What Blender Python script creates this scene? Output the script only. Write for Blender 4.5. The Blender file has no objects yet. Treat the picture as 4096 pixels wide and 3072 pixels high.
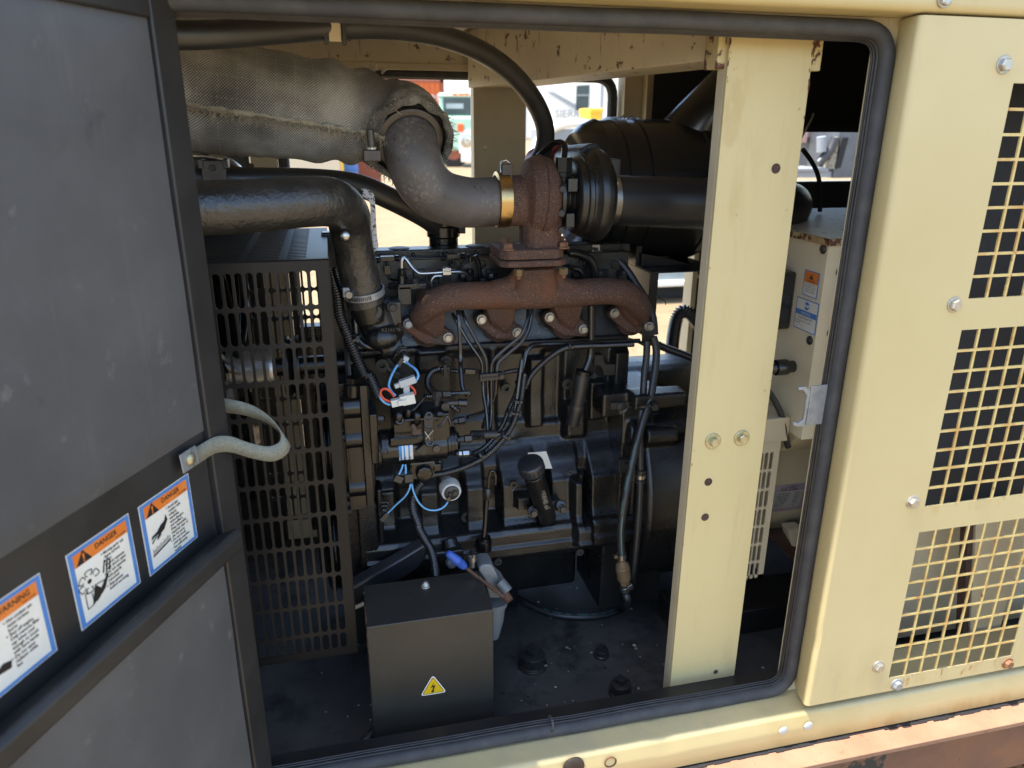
import bpy, bmesh, math, random
from mathutils import Vector, Matrix, noise
random.seed(7)
C = bpy.context.scene.collection
S = bpy.context.scene
PI = math.pi

# ------------------------------------------------------------------ camera
F = 2985.0                      # focal length in pixels of the 4096 px wide photograph
CAM = Vector((0.0, -1.0, 1.65))
PITCH, YAW, ROLL = math.radians(19.17), math.radians(13.5), math.radians(-0.33)
_fw = Vector((math.sin(YAW)*math.cos(PITCH), math.cos(YAW)*math.cos(PITCH), -math.sin(PITCH)))
_r = Vector((math.cos(YAW), -math.sin(YAW), 0))
_d = _fw.cross(_r)
RT = math.cos(ROLL)*_r + math.sin(ROLL)*_d
DN = -math.sin(ROLL)*_r + math.cos(ROLL)*_d
FW = _fw
cd = bpy.data.cameras.new('camera'); cam = bpy.data.objects.new('camera', cd); C.objects.link(cam)
cd.sensor_width = 36; cd.lens = 36*F/4096; cd.clip_start = 0.01; cd.clip_end = 2000
M = Matrix((RT, -DN, -FW)).transposed().to_4x4(); M.translation = CAM
cam.matrix_world = M
cd.dof.use_dof = True; cd.dof.focus_distance = 1.33; cd.dof.aperture_fstop = 5.0
S.camera = cam

# ------------------------------------------------------------------ daylight
SUN_TO = Vector((-0.37, -0.014, 0.93)).normalized()
w = bpy.data.worlds.new("World"); S.world = w; w.use_nodes = True
nt = w.node_tree; nt.nodes.clear()
sky = nt.nodes.new('ShaderNodeTexSky'); sky.sky_type = 'NISHITA'; sky.sun_disc = False
sky.sun_elevation = math.asin(SUN_TO.z); sky.sun_rotation = math.atan2(SUN_TO.x, SUN_TO.y)
sky.altitude = 300; sky.dust_density = 1.5
bg = nt.nodes.new('ShaderNodeBackground'); bg.inputs[1].default_value = 0.15
wo = nt.nodes.new('ShaderNodeOutputWorld')
nt.links.new(sky.outputs[0], bg.inputs[0]); nt.links.new(bg.outputs[0], wo.inputs[0])
sl = bpy.data.lights.new('sun', 'SUN'); sl.energy = 3.8; sl.angle = math.radians(0.5); sl.color = (1, .94, .83)
so = bpy.data.objects.new('sun', sl); C.objects.link(so)
so.rotation_euler = (-SUN_TO).to_track_quat('-Z', 'Y').to_euler(); so.location = (-3, 0, 6)
S.view_settings.view_transform = 'Standard'; S.view_settings.look = 'None'
S.view_settings.exposure = 1.78; S.view_settings.gamma = 1
S.render.engine = 'CYCLES'
S.cycles.max_bounces = 8; S.cycles.diffuse_bounces = 5

# ------------------------------------------------------------------ photo pixel -> point at a known depth
def P(x, y, Y):
    v = FW + (x-2048)/F*RT + (y-1536)/F*DN
    return CAM + v*((Y-CAM.y)/v.y)
def PX(x, y, X):
    v = FW + (x-2048)/F*RT + (y-1536)/F*DN
    return CAM + v*((X-CAM.x)/v.x)
def PZ(x, y, Z):
    v = FW + (x-2048)/F*RT + (y-1536)/F*DN
    return CAM + v*((Z-CAM.z)/v.z)
K = 4096/2212
def D(x, y, Y): return P(x*K, y*K, Y)
def zoom(ox, oy, s): return lambda x, y, Y: P(ox+x/s, oy+y/s, Y)
ZA = zoom(1300, 900, 2.765); ZB = zoom(1900, 900, 2.37); ZC = zoom(1300, 1350, 2.2125); ZD = zoom(1950, 1500, 2.0733)
ZE = zoom(900, 2000, 1.5475); ZF = zoom(1850, 2000, 1.548); ZG = zoom(750, 900, 2.07375); ZH = zoom(700, 0, 1.659)
ZI = zoom(1700, 0, 1.659); ZJ = zoom(2700, 0, 1.8433); ZK = zoom(2600, 800, 1.8433); ZL = zoom(2600, 1600, 1.1267)
ZM = zoom(3400, 0, 1.1063); ZN = zoom(3100, 1500, 1.0552); ZQ = zoom(1400, 2050, 3.16); ZR = zoom(2200, 2200, 4.148)
ZS = zoom(2500, 1000, 3.317); ZT = zoom(2050, 550, 2.6024); ZU = zoom(1350, 1450, 2.37); ZV = zoom(2450, 1350, 1.7457)
ZW = zoom(3000, 1600, 2.075); ZX = zoom(1500, 250, 2.212)
def pxm(Y, n=1): return n*K/F*(Y+1.0)*1.04      # display pixels to metres at depth Y

# ------------------------------------------------------------------ materials
def nd(t, ty, **kw):
    n = t.nodes.new(ty)
    for k, v in kw.items(): setattr(n, k, v)
    return n
MATS = {}
def mat(name, base, rough=.5, metal=0., var=None, spots=None, bump=None, rvar=None, coat=0., spec=None, streak=None):
    """var=(scale,color2,lo,hi) cloudy second colour; spots=[(scale,thr,color)]; bump=(scale,strength[,detail])"""
    m = bpy.data.materials.new(name); m.use_nodes = True; t = m.node_tree
    b = t.nodes['Principled BSDF']; L = t.links.new
    b.inputs['Base Color'].default_value = (*base, 1); b.inputs['Roughness'].default_value = rough
    b.inputs['Metallic'].default_value = metal
    if coat: b.inputs['Coat Weight'].default_value = coat; b.inputs['Coat Roughness'].default_value = .15
    if spec is not None: b.inputs['Specular IOR Level'].default_value = spec
    tc = nd(t, 'ShaderNodeTexCoord'); co = tc.outputs['Object']
    col = None
    def noi(scale, detail=5, rough_=.6, vec=None):
        n = nd(t, 'ShaderNodeTexNoise'); n.inputs['Scale'].default_value = scale
        n.inputs['Detail'].default_value = detail; n.inputs['Roughness'].default_value = rough_
        L(vec or co, n.inputs['Vector']); return n.outputs['Fac']
    def ramp(fac, lo, hi):
        r = nd(t, 'ShaderNodeMapRange'); r.inputs['From Min'].default_value = lo; r.inputs['From Max'].default_value = hi
        L(fac, r.inputs['Value']); return r.outputs['Result']
    def mix(fac, a, c):
        x = nd(t, 'ShaderNodeMix', data_type='RGBA'); L(fac, x.inputs[0])
        if a is None: x.inputs[6].default_value = (*base, 1)
        else: L(a, x.inputs[6])
        x.inputs[7].default_value = (*c, 1); return x.outputs[2]
    if var: col = mix(ramp(noi(var[0]), var[2], var[3]), col, var[1])
    if streak:   # vertical stains
        mp = nd(t, 'ShaderNodeMapping'); mp.inputs['Scale'].default_value = (streak[0], streak[0], streak[0]*.12); L(co, mp.inputs[0])
        col = mix(ramp(noi(1, 6, .7, mp.outputs[0]), streak[2], streak[3]), col, streak[1])
    for s in (spots or []):
        fc = ramp(noi(s[0], 8, .65), s[1], s[1]+(s[3] if len(s) > 3 else .03))
        if len(s) > 4:   # patchy: only where a second, larger noise is high
            mm = nd(t, 'ShaderNodeMath', operation='MULTIPLY'); mm.use_clamp = True; L(fc, mm.inputs[0]); L(ramp(noi(s[4], 4, .55), .44, .60), mm.inputs[1]); fc = mm.outputs[0]
        col = mix(fc, col, s[2])
    if col is not None: L(col, b.inputs['Base Color'])
    if rvar: L(ramp(noi(rvar[0]), rvar[1], rvar[2]), b.inputs['Roughness']) if len(rvar) == 3 else None
    if rvar and len(rvar) == 5:
        r = nd(t, 'ShaderNodeMapRange'); r.inputs['From Min'].default_value = rvar[1]; r.inputs['From Max'].default_value = rvar[2]
        r.inputs['To Min'].default_value = rvar[3]; r.inputs['To Max'].default_value = rvar[4]
        L(noi(rvar[0]), r.inputs['Value']); L(r.outputs['Result'], b.inputs['Roughness'])
    if bump:
        bp = nd(t, 'ShaderNodeBump'); bp.inputs['Strength'].default_value = bump[1]; bp.inputs['Distance'].default_value = .002
        L(noi(bump[0], bump[2] if len(bump) > 2 else 3), bp.inputs['Height']); L(bp.outputs[0], b.inputs['Normal'])
    MATS[name] = m; return m

CREAM = (.61, .505, .255)
mat('cream_paint', CREAM, .42, var=(3, (.60, .49, .24), .35, .65), spots=[(90, .70, (.32, .20, .075), .05)], bump=(35, .03))
mat('cream_pillar', CREAM, .45, streak=(24, (.54, .43, .21), .56, .74), var=(4, (.585, .48, .235), .35, .65), spots=[(60, .685, (.30, .20, .08), .06), (14, .66, (.47, .35, .14), .12), (130, .70, (.30, .17, .06), .05)], bump=(40, .05))
mat('cream_rusty', CREAM, .5, var=(18, (.42, .22, .09), .45, .65), spots=[(45, .50, (.11, .035, .015), .05)], bump=(60, .2))
mat('cream_stained', (.69, .60, .43), .5, var=(4, (.59, .505, .35), .35, .7), spots=[(38, .60, (.13, .075, .04), .05)], streak=(60, (.16, .10, .06), .60, .72), bump=(40, .05))
mat('roof_lining', (.56, .54, .49), .8, var=(40, (.42, .40, .37), .35, .65), bump=(120, .5))
mat('cream_rail', CREAM, .4, var=(2.5, (.5, .36, .13), .58, .8), spots=[(22, .72, (.36, .15, .04), .05), (120, .72, (.35, .2, .06), .04)], bump=(35, .03))
mat('cream_panel', (.59, .487, .25), .42, var=(2.5, (.55, .45, .22), .35, .65), streak=(7, (.54, .435, .21), .54, .75), spots=[(75, .73, (.38, .22, .07), .04)], bump=(30, .02))
mat('grille_paint', (.66, .51, .20), .5, var=(30, (.56, .33, .10), .45, .65), spots=[(70, .60, (.34, .14, .04), .08)], bump=(150, .15))
mat('cream_lifted', (.80, .695, .475), .5, var=(6, (.72, .61, .40), .35, .7), spots=[(40, .72, (.3, .18, .08), .06)], bump=(40, .05))  # cream raised in colour to make up for weak light on the alternator
mat('cream_dull', (.66, .565, .375), .5, var=(6, (.57, .48, .31), .35, .7), spots=[(40, .70, (.2, .1, .04), .06)], bump=(40, .05))
mat('rust_skid', (.25, .135, .080), .85, var=(9, (.31, .18, .11), .35, .65), spots=[(40, .60, (.16, .075, .045), .12)], bump=(180, .5))
mat('rust_web', (.22, .105, .055), .9, var=(6, (.13, .075, .05), .35, .65), spots=[(5, .56, (.035, .034, .03), .02)], bump=(120, .4))
mat('chipped_black', (.02, .02, .024), .45, bump=(90, .3))
mat('seal_dark', (.016, .016, .018), .45, var=(40, (.035, .034, .034), .45, .75))
mat('foam_black', (.032, .033, .036), .75, bump=(90, .3))
mat('seal_rubber', (.045, .045, .047), .5, var=(30, (.072, .071, .070), .4, .75), bump=(120, .12), rvar=(20, .3, .7, .55, .75))
mat('door_dark', (.018, .0176, .017), .48, var=(8, (.035, .033, .031), .35, .7), bump=(50, .05), rvar=(6, .3, .7, .35, .55))
mat('door_foam', (.074, .073, .071), .75, var=(4, (.112, .110, .107), .36, .70), streak=(11, (.17, .165, .155), .56, .80), spots=[(26, .62, (.16, .156, .147), .14), (9, .63, (.048, .047, .045), .14), (60, .73, (.32, .30, .26), .05)], bump=(22, .5, 6))
mat('black_paint', (.0055, .0054, .0054), .26, var=(20, (.018, .016, .013), .45, .75), bump=(60, .05), rvar=(9, .3, .7, .16, .32), spec=.6)
mat('black_sheet', (.018, .017, .016), .42, var=(8, (.034, .028, .022), .4, .75), bump=(80, .06), rvar=(9, .3, .7, .34, .5))
mat('guard_paint', (.0085, .0084, .0086), .40, spec=.32, var=(9, (.018, .0155, .014), .5, .75), spots=[(60, .66, (.11, .085, .055), .08)], bump=(60, .06))
mat('box_paint', (.043, .038, .030), .36, var=(6, (.032, .028, .021), .4, .75), spots=[(260, .70, (.16, .15, .13), .03), (14, .64, (.055, .05, .042), .14)], bump=(260, .16), rvar=(5, .3, .7, .32, .55))
mat('pipe_black', (.020, .0195, .019), .20, .25, bump=(60, .05), spec=1.)
mat('cast_black', (.0078, .0077, .0076), .3, var=(9, (.022, .0208, .0185), .46, .78), bump=(240, .34, 3), rvar=(8, .3, .7, .22, .38), spec=.68)
mat('cast_dusty', (.034, .031, .024), .45, var=(10, (.04, .035, .026), .4, .7), bump=(210, .35, 4))
mat('rubber', (.019, .019, .019), .34, spec=.8, var=(30, (.028, .027, .026), .45, .75), bump=(120, .12), rvar=(12, .3, .7, .35, .55))
mat('rubber_wrinkle', (.022, .021, .020), .38, var=(25, (.05, .045, .037), .45, .75), bump=(95, 1.0, 2), rvar=(12, .3, .7, .28, .46), spec=.8)
mat('conduit', (.011, .011, .0115), .20, spec=.9, bump=(200, .05))
mat('gloss_plastic', (.020, .0205, .022), .24, spec=.9, var=(6, (.014, .014, .016), .4, .7), bump=(12, .05))
mat('satin_plastic', (.021, .0215, .024), .32, bump=(14, .06), spec=.8)
mat('floor_black', (.046, .044, .041), .6, var=(5, (.082, .078, .071), .38, .68), spots=[(9, .54, (.020, .0195, .0185), .16), (55, .66, (.11, .10, .082), .10)], bump=(60, .35, 6), rvar=(7, .35, .65, .5, .85), spec=.35)
mat('rust_iron', (.112, .055, .034), .74, var=(18, (.090, .047, .031), .35, .65), spots=[(380, .53, (.050, .028, .022), .06), (430, .58, (.34, .20, .135), .06), (6, .53, (.160, .062, .028), .14), (9, .57, (.085, .062, .052), .1)], bump=(380, .9, 3))
mat('rust_iron_dark', (.105, .052, .038), .78, var=(22, (.055, .032, .026), .35, .65), spots=[(330, .55, (.045, .025, .02), .05), (280, .62, (.18, .1, .065), .05)], bump=(380, .9, 3))
mat('sooty_pipe', (.070, .063, .058), .5, var=(5, (.19, .17, .16), .38, .72), spots=[(150, .545, (.27, .23, .17), .06, 9), (60, .60, (.045, .04, .037), .08)], bump=(140, .2))
mat('dull_steel', (.10, .09, .08), .45, .7, var=(20, (.06, .05, .045), .4, .7), bump=(120, .1))
mat('gold_clamp', (.55, .38, .17), .30, 1., var=(25, (.22, .15, .08), .5, .7), bump=(90, .1))
mat('steel', (.55, .55, .54), .33, 1., var=(40, (.4, .39, .37), .4, .7), bump=(150, .05))
mat('zinc', (.52, .50, .45), .42, .85, var=(40, (.34, .31, .24), .4, .7), spots=[(60, .68, (.2, .12, .06), .06)], bump=(200, .15))
mat('yellow_zinc', (.55, .51, .38), .38, .85, var=(90, (.42, .40, .22), .42, .6), bump=(200, .1))
mat('galvanised', (.36, .38, .40), .5, .6, var=(60, (.27, .29, .31), .4, .65), bump=(150, .15))
mat('alloy_cast', (.23, .245, .25), .55, .35, var=(14, (.17, .175, .165), .4, .7), bump=(180, .3))
mat('flaked_white', (.55, .56, .58), .5, .2, spots=[(190, .53, (.02, .02, .02), .03)])
mat('rusty_bolt', (.26, .125, .055), .75, var=(60, (.16, .075, .04), .4, .6), bump=(250, .4))
mat('brass', (.22, .155, .085), .6, .35, var=(60, (.2, .12, .05), .4, .65), bump=(250, .25))
mat('bolt_dark', (.05, .047, .044), .34, .4, bump=(200, .15))
mat('silver_pulley', (.66, .64, .60), .30, .8, var=(9, (.45, .42, .38), .4, .65), spots=[(70, .66, (.1, .08, .06), .06)])
mat('blue_wire', (.18, .46, .78), .45)
mat('red_wire', (.72, .09, .04), .45)
mat('white_nylon', (.72, .71, .62), .45, bump=(60, .05))
mat('grey_nylon', (.5, .51, .5), .4)
mat('sender_white', (.72, .71, .66), .45, 0., var=(40, (.5, .49, .45), .4, .65), bump=(200, .1))
mat('blue_grip', (.035, .10, .42), .42, var=(50, (.05, .13, .5), .4, .6))
mat('strap_web', (.26, .262, .205), .8, var=(420, (.185, .188, .145), .42, .6), spots=[(12, .6, (.20, .195, .14), .15)], bump=(420, .6))
mat('teal_ink', (.09, .22, .2), .5)
mat('sticker_white', (.86, .83, .73), .45, var=(30, (.78, .74, .62), .4, .7))
mat('sticker_blue', (.075, .22, .54), .45, var=(40, (.11, .27, .58), .4, .7), spots=[(160, .68, (.6, .58, .5), .03)])
mat('sticker_orange', (.78, .20, .025), .45, var=(30, (.80, .27, .06), .42, .7), spots=[(200, .70, (.8, .5, .3), .04)])
mat('ink_black', (.014, .013, .014), .45)
mat('sticker_yellow', (.80, .50, .012), .35)
mat('plate_purple', (.42, .30, .38), .4, var=(9, (.60, .55, .55), .35, .65))
mat('plate_grey', (.66, .64, .60), .4)
mat('plate_blue', (.05, .22, .5), .35, .3)
mat('radiator_fin', (.03, .028, .026), .5, var=(40, (.06, .05, .04), .4, .7))
mat('sand', (.235, .178, .100), .95, var=(1.3, (.195, .142, .077), .35, .65), spots=[(10, .56, (.155, .112, .062), .1)], bump=(14, .6, 8))
mat('wood_bush', (.1, .06, .04), .8)
mat('cast_edge', (.03, .028, .026), .5)
mat('thread_light', (.34, .30, .22), .85)
mat('red_duct', (.25, .03, .03), .4)
mat('red_led', (.5, .03, .04), .35)

def cloth_mat():
    m = mat('heat_wrap', (.06, .055, .046), .48, .1, rvar=(9, .3, .7, .4, .58)); t = m.node_tree; L = t.links.new
    b = t.nodes['Principled BSDF']
    uv = nd(t, 'ShaderNodeUVMap'); uv.uv_map = 'uv'
    sep = nd(t, 'ShaderNodeSeparateXYZ'); L(uv.outputs[0], sep.inputs[0])
    def mul(a, k, op='MULTIPLY'):
        n = nd(t, 'ShaderNodeMath', operation=op)
        if hasattr(a, 'is_output'): L(a, n.inputs[0])
        else: n.inputs[0].default_value = a
        if k is None: pass
        elif hasattr(k, 'is_output'): L(k, n.inputs[1])
        else: n.inputs[1].default_value = k
        return n.outputs[0]
    u, v = sep.outputs[0], sep.outputs[1]
    # plain weave: product of sines, offset every other thread
    su = mul(mul(u, 2*PI/.0042), None, 'SINE'); sv = mul(mul(v, 2*PI/.0042), None, 'SINE')
    wv = mul(su, sv)
    n1 = nd(t, 'ShaderNodeTexNoise'); n1.inputs['Scale'].default_value = 9; n1.inputs['Detail'].default_value = 5
    n2 = nd(t, 'ShaderNodeTexNoise'); n2.inputs['Scale'].default_value = 45; n2.inputs['Detail'].default_value = 4
    tc = nd(t, 'ShaderNodeTexCoord'); L(tc.outputs['Object'], n1.inputs[0]); L(tc.outputs['Object'], n2.inputs[0])
    # seam threads every 3.4 cm along, 4 cm around
    fu = mul(mul(mul(u, 1/.0265), None, 'FRACT'), .045, 'LESS_THAN')
    fv = mul(mul(mul(v, 1/.03), None, 'FRACT'), .04, 'LESS_THAN')
    dots = mul(mul(mul(mul(u, 1/.0068), None, 'FRACT'), .5, 'LESS_THAN'), fv)
    dots2 = mul(mul(mul(mul(v, 1/.0068), None, 'FRACT'), .5, 'LESS_THAN'), fu)
    mx = nd(t, 'ShaderNodeMix', data_type='RGBA'); mx.inputs[6].default_value = (.085, .081, .075, 1); mx.inputs[7].default_value = (.70, .67, .60, 1)
    f1 = mul(mul(wv, .52), .38, 'ADD'); f2 = mul(f1, mul(mul(n1.outputs[0], 2.6), -1.25, 'ADD'), 'ADD')
    L(f2, mx.inputs[0])
    mx2 = nd(t, 'ShaderNodeMix', data_type='RGBA'); L(mx.outputs[2], mx2.inputs[6]); mx2.inputs[7].default_value = (.70, .66, .56, 1)
    L(mul(mul(dots, dots2, 'MAXIMUM'), .30), mx2.inputs[0]); L(mx2.outputs[2], b.inputs['Base Color'])
    bp = nd(t, 'ShaderNodeBump'); bp.inputs['Strength'].default_value = .9; bp.inputs['Distance'].default_value = .002
    h = mul(wv, mul(n2.outputs[0], 1.5), 'ADD'); L(h, bp.inputs['Height']); L(bp.outputs[0], b.inputs['Normal'])
cloth_mat()
def zone(name, color, scale, lo, hi, boxes, amount=1.):
    """stain with a place of its own: boxes are (x0,x1,z0,z1,soft) in the thing's own coordinates"""
    t = MATS[name].node_tree; L = t.links.new; b = t.nodes['Principled BSDF']; tc = nd(t, 'ShaderNodeTexCoord'); sp = nd(t, 'ShaderNodeSeparateXYZ'); L(tc.outputs['Object'], sp.inputs[0])
    def rmp(o, a, c):
        r = nd(t, 'ShaderNodeMapRange'); r.interpolation_type = 'SMOOTHSTEP'; r.inputs['From Min'].default_value = a; r.inputs['From Max'].default_value = c; L(o, r.inputs['Value']); return r.outputs['Result']
    def ml(a, c, op='MULTIPLY'):
        m = nd(t, 'ShaderNodeMath', operation=op); L(a, m.inputs[0])
        if hasattr(c, 'is_output'): L(c, m.inputs[1])
        else: m.inputs[1].default_value = c
        return m.outputs[0]
    tot = None
    for x0, x1, z0, z1, s_ in boxes:
        q = ml(ml(rmp(sp.outputs[0], x0-s_, x0+s_), rmp(sp.outputs[0], x1+s_, x1-s_)), ml(rmp(sp.outputs[2], z0-s_, z0+s_), rmp(sp.outputs[2], z1+s_, z1-s_)))
        tot = q if tot is None else ml(tot, q, 'MAXIMUM')
    n = nd(t, 'ShaderNodeTexNoise'); n.inputs['Scale'].default_value = scale; n.inputs['Detail'].default_value = 7; n.inputs['Roughness'].default_value = .65
    mp = nd(t, 'ShaderNodeMapping'); mp.inputs['Scale'].default_value = (1, 1, .35); L(tc.outputs['Object'], mp.inputs[0]); L(mp.outputs[0], n.inputs['Vector'])
    f = ml(ml(tot, rmp(n.outputs['Fac'], lo, hi)), amount); x = nd(t, 'ShaderNodeMix', data_type='RGBA'); L(f, x.inputs[0]); old = b.inputs['Base Color'].links
    if old: L(old[0].from_socket, x.inputs[6])
    else: x.inputs[6].default_value = b.inputs['Base Color'].default_value
    x.inputs[7].default_value = (*color, 1); L(x.outputs[2], b.inputs['Base Color'])
# panel frame is at (1.1,-.06,.65), canopy frame at (.3,.4,.5)
zone('heat_wrap', (.060, .053, .046), 15, .40, .58, [(.055, .20, -.12, .12, .035)], .7)
zone('cream_panel', (.48, .30, .10), 34, .46, .70, [(-.16, .14, .004, .030, .008), (-.16, .14, .370, .389, .008)], .45)
zone('cream_panel', (.33, .14, .04), 90, .56, .66, [(-.16, .14, .004, .030, .006), (-.16, .14, .380, .389, .004)], .75)
zone('cream_panel', (.44, .36, .20), 14, .42, .70, [(-.34, .4, -.01, .09, .05)], .55)
zone('cream_rail', (.52, .30, .10), 12, .35, .62, [(.62, 1.4, .05, .085, .02)], .85)
zone('cream_rail', (.44, .38, .24), 9, .40, .68, [(-1, 1.3, .118, .14, .01)], .5)
zone('cream_pillar', (.50, .37, .15), 30, .45, .65, [(.255, .32, 1.0, 1.3, .05)], .7)
zone('cream_pillar', (.40, .31, .17), 16, .48, .68, [(.25, .42, .05, .20, .06)], .5)

# ------------------------------------------------------------------ mesh builder
def V(*a): return Vector(a)
def basis(d, up=None):
    d = d.normalized(); up = up or (V(0, 0, 1) if abs(d.z) < .9 else V(1, 0, 0))
    a = up.cross(d).normalized(); b = d.cross(a); return a, b, d
def spline(pts, sub=8):
    pts = [Vector(p) for p in pts]; out = []
    for i in range(len(pts)-1):
        p0 = pts[max(i-1, 0)]; p1 = pts[i]; p2 = pts[i+1]; p3 = pts[min(i+2, len(pts)-1)]
        for k in range(sub):
            t = k/sub
            out.append(.5*((2*p1)+(p2-p0)*t+(2*p0-5*p1+4*p2-p3)*t*t+(3*p1-p0-3*p2+p3)*t**3))
    out.append(pts[-1]); return out
def lerps(vals, n):
    m = len(vals)-1; r = []
    for i in range(n):
        t = i/(n-1)*m; k = min(int(t), m-1); r.append(vals[k]+(vals[k+1]-vals[k])*(t-k))
    return r
def resample(pts, step):
    L = [0]
    for a, b in zip(pts, pts[1:]): L.append(L[-1]+(b-a).length)
    n = max(2, int(L[-1]/step)); out = []; j = 0
    for i in range(n+1):
        s = L[-1]*i/n
        while j < len(L)-2 and L[j+1] < s: j += 1
        t = (s-L[j])/max(1e-9, L[j+1]-L[j]); out.append(pts[j].lerp(pts[j+1], t))
    return out
def bez_round(poly, r, n=6, closed=True):
    """round the corners of a polyline"""
    out = []; N = len(poly)
    for i, p in enumerate(poly):
        if not closed and i in (0, N-1): out.append(Vector(p)); continue
        a = Vector(poly[i-1]); b = Vector(poly[(i+1) % N]); p = Vector(p)
        da = (a-p); db = (b-p); ra = min(r, da.length*.49); rb = min(r, db.length*.49)
        q0 = p+da.normalized()*ra; q1 = p+db.normalized()*rb
        for k in range(n+1):
            t = k/n; out.append(q0*(1-t)**2+2*p*t*(1-t)+q1*t*t)
    return out

class MB:
    def __init__(s): s.v = []; s.f = []; s.m = []; s.mats = []; s.uv = {}
    def mi(s, m):
        if m not in s.mats: s.mats.append(m)
        return s.mats.index(m)
    def add(s, vs, fs, m):
        o = len(s.v); k = s.mi(m); s.v += [Vector(v) for v in vs]
        for f in fs: s.f.append([i+o for i in f]); s.m.append(k)
        return s
    def poly(s, pts, m): return s.add(pts, [list(range(len(pts)))], m)
    def box(s, a, b, m, ax=None, o=None):
        """corners a,b; with ax=(u,v,w) and origin o they are local"""
        c = [V((a, b)[i & 1][0], (a, b)[i >> 1 & 1][1], (a, b)[i >> 2 & 1][2]) for i in range(8)]
        if ax: c = [o+ax[0]*p.x+ax[1]*p.y+ax[2]*p.z for p in c]
        f = [[0, 2, 3, 1], [4, 5, 7, 6], [0, 1, 5, 4], [2, 6, 7, 3], [0, 4, 6, 2], [1, 3, 7, 5]]
        return s.add(c, f, m)
    def prism(s, pts, ext, m):
        pts = [Vector(p) for p in pts]; n = len(pts); ext = Vector(ext)
        # orient so that normals point outwards
        nn = V(0, 0, 0)
        for i in range(n): nn += pts[i].cross(pts[(i+1) % n])
        if nn.dot(ext) > 0: pts = pts[::-1]
        vs = pts+[p+ext for p in pts]
        fs = [list(range(n)), list(range(2*n-1, n-1, -1))]+[[(i+1) % n, i, i+n, (i+1) % n+n] for i in range(n)]
        return s.add(vs, fs, m)
    def tube(s, pts, r, m, n=12, caps=True, closed=False, sx=1., up=None, uv=False):
        pts = [Vector(p) for p in pts]; N = len(pts)
        rs = r if isinstance(r, (list, tuple)) else [r]*N
        if len(rs) != N: rs = lerps(list(rs), N)
        tg = []
        for i in range(N):
            if closed: t = pts[(i+1) % N]-pts[i-1]
            else: t = pts[min(i+1, N-1)]-pts[max(i-1, 0)]
            tg.append(t.normalized() if t.length > 1e-9 else V(0, 0, 1))
        a, b, _ = basis(tg[0], up); vs = []; uvs = []; Ls = 0
        for i in range(N):
            if i:
                Ls += (pts[i]-pts[i-1]).length
                a = (a-tg[i]*a.dot(tg[i])).normalized(); b = tg[i].cross(a)
            for k in range(n):
                th = 2*PI*k/n; vs.append(pts[i]+a*(math.cos(th)*rs[i]*sx)+b*(math.sin(th)*rs[i]))
                uvs.append((Ls, th/(2*PI)))
        fs = []; o = len(s.v)
        for i in range(N if closed else N-1):
            j = (i+1) % N
            for k in range(n): fs.append([i*n+k, i*n+(k+1) % n, j*n+(k+1) % n, j*n+k])
        if uv:
            rm = sum(rs)/len(rs); base = len(s.f)
            for q, f in enumerate(fs):
                i, k = divmod(q, n)
                s.uv[base+q] = [(uvs[ix][0], (uvs[ix][1] if not (k == n-1 and ix % n == 0) else 1.)*2*PI*rm) for ix in f]
        if caps and not closed:
            fs.append(list(range(n))[::-1]); fs.append([(N-1)*n+k for k in range(n)])
        return s.add(vs, fs, m)
    def cyl(s, a, b, r, m, r2=None, n=20, caps=True): return s.tube([a, b], [r, r if r2 is None else r2], m, n, caps)
    def lathe(s, o, ax, prof, m, n=24, caps=True):
        """prof: (distance along axis, radius)"""
        o = Vector(o); a, b, d = basis(Vector(ax)); vs = []
        for t, r in prof:
            for k in range(n):
                th = 2*PI*k/n; vs.append(o+d*t+a*(r*math.cos(th))+b*(r*math.sin(th)))
        fs = [[i*n+k, i*n+(k+1) % n, (i+1)*n+(k+1) % n, (i+1)*n+k] for i in range(len(prof)-1) for k in range(n)]
        if caps: fs += [list(range(n))[::-1], [(len(prof)-1)*n+k for k in range(n)]]
        return s.add(vs, fs, m)
    def ell(s, c, r, m, n=16, k=10):
        c = Vector(c); vs = []; fs = []
        for i in range(k+1):
            ph = PI*i/k
            for j in range(n):
                th = 2*PI*j/n; vs.append(c+V(r[0]*math.sin(ph)*math.cos(th), r[1]*math.sin(ph)*math.sin(th), -r[2]*math.cos(ph)))
        for i in range(k):
            for j in range(n): fs.append([i*n+j, i*n+(j+1) % n, (i+1)*n+(j+1) % n, (i+1)*n+j])
        return s.add(vs, fs, m)
    def text(s, txt, o, u, v, size, m, align='LEFT', bold=0., sx=1., res=2):
        for vs, fs in [text_geo(txt, align, bold, res)]:
            s.add([Vector(o)+u*(x*size*sx)+v*(y*size) for x, y in vs], fs, m)
        return s
    def build(s, name, parent=None, bevel=0., seg=2, smooth=True, ang=35, solid=0., remesh=0., sub=0, label=None, kind=None, dec=0., smo=0):
        me = bpy.data.meshes.new(name); off = root_loc(parent)
        me.from_pydata([v-off for v in s.v], [], s.f)
        for k in s.mats: me.materials.append(MATS[k])
        me.polygons.foreach_set('material_index', s.m)
        if s.uv:
            ul = me.uv_layers.new(name='uv')
            for pi, co in s.uv.items():
                for li, c in zip(me.polygons[pi].loop_indices, co): ul.data[li].uv = c
        me.validate(); me.update()
        o = link(name, me, parent, label, kind)
        if smooth:
            me.polygons.foreach_set('use_smooth', [True]*len(me.polygons))
            if not remesh: me.set_sharp_from_angle(angle=math.radians(ang))
        if solid: q = o.modifiers.new('thick', 'SOLIDIFY'); q.thickness = solid; q.offset = 0
        if bevel:
            q = o.modifiers.new('bevel', 'BEVEL'); q.width = bevel; q.segments = seg; q.limit_method = 'ANGLE'; q.angle_limit = math.radians(35); q.harden_normals = True
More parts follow.
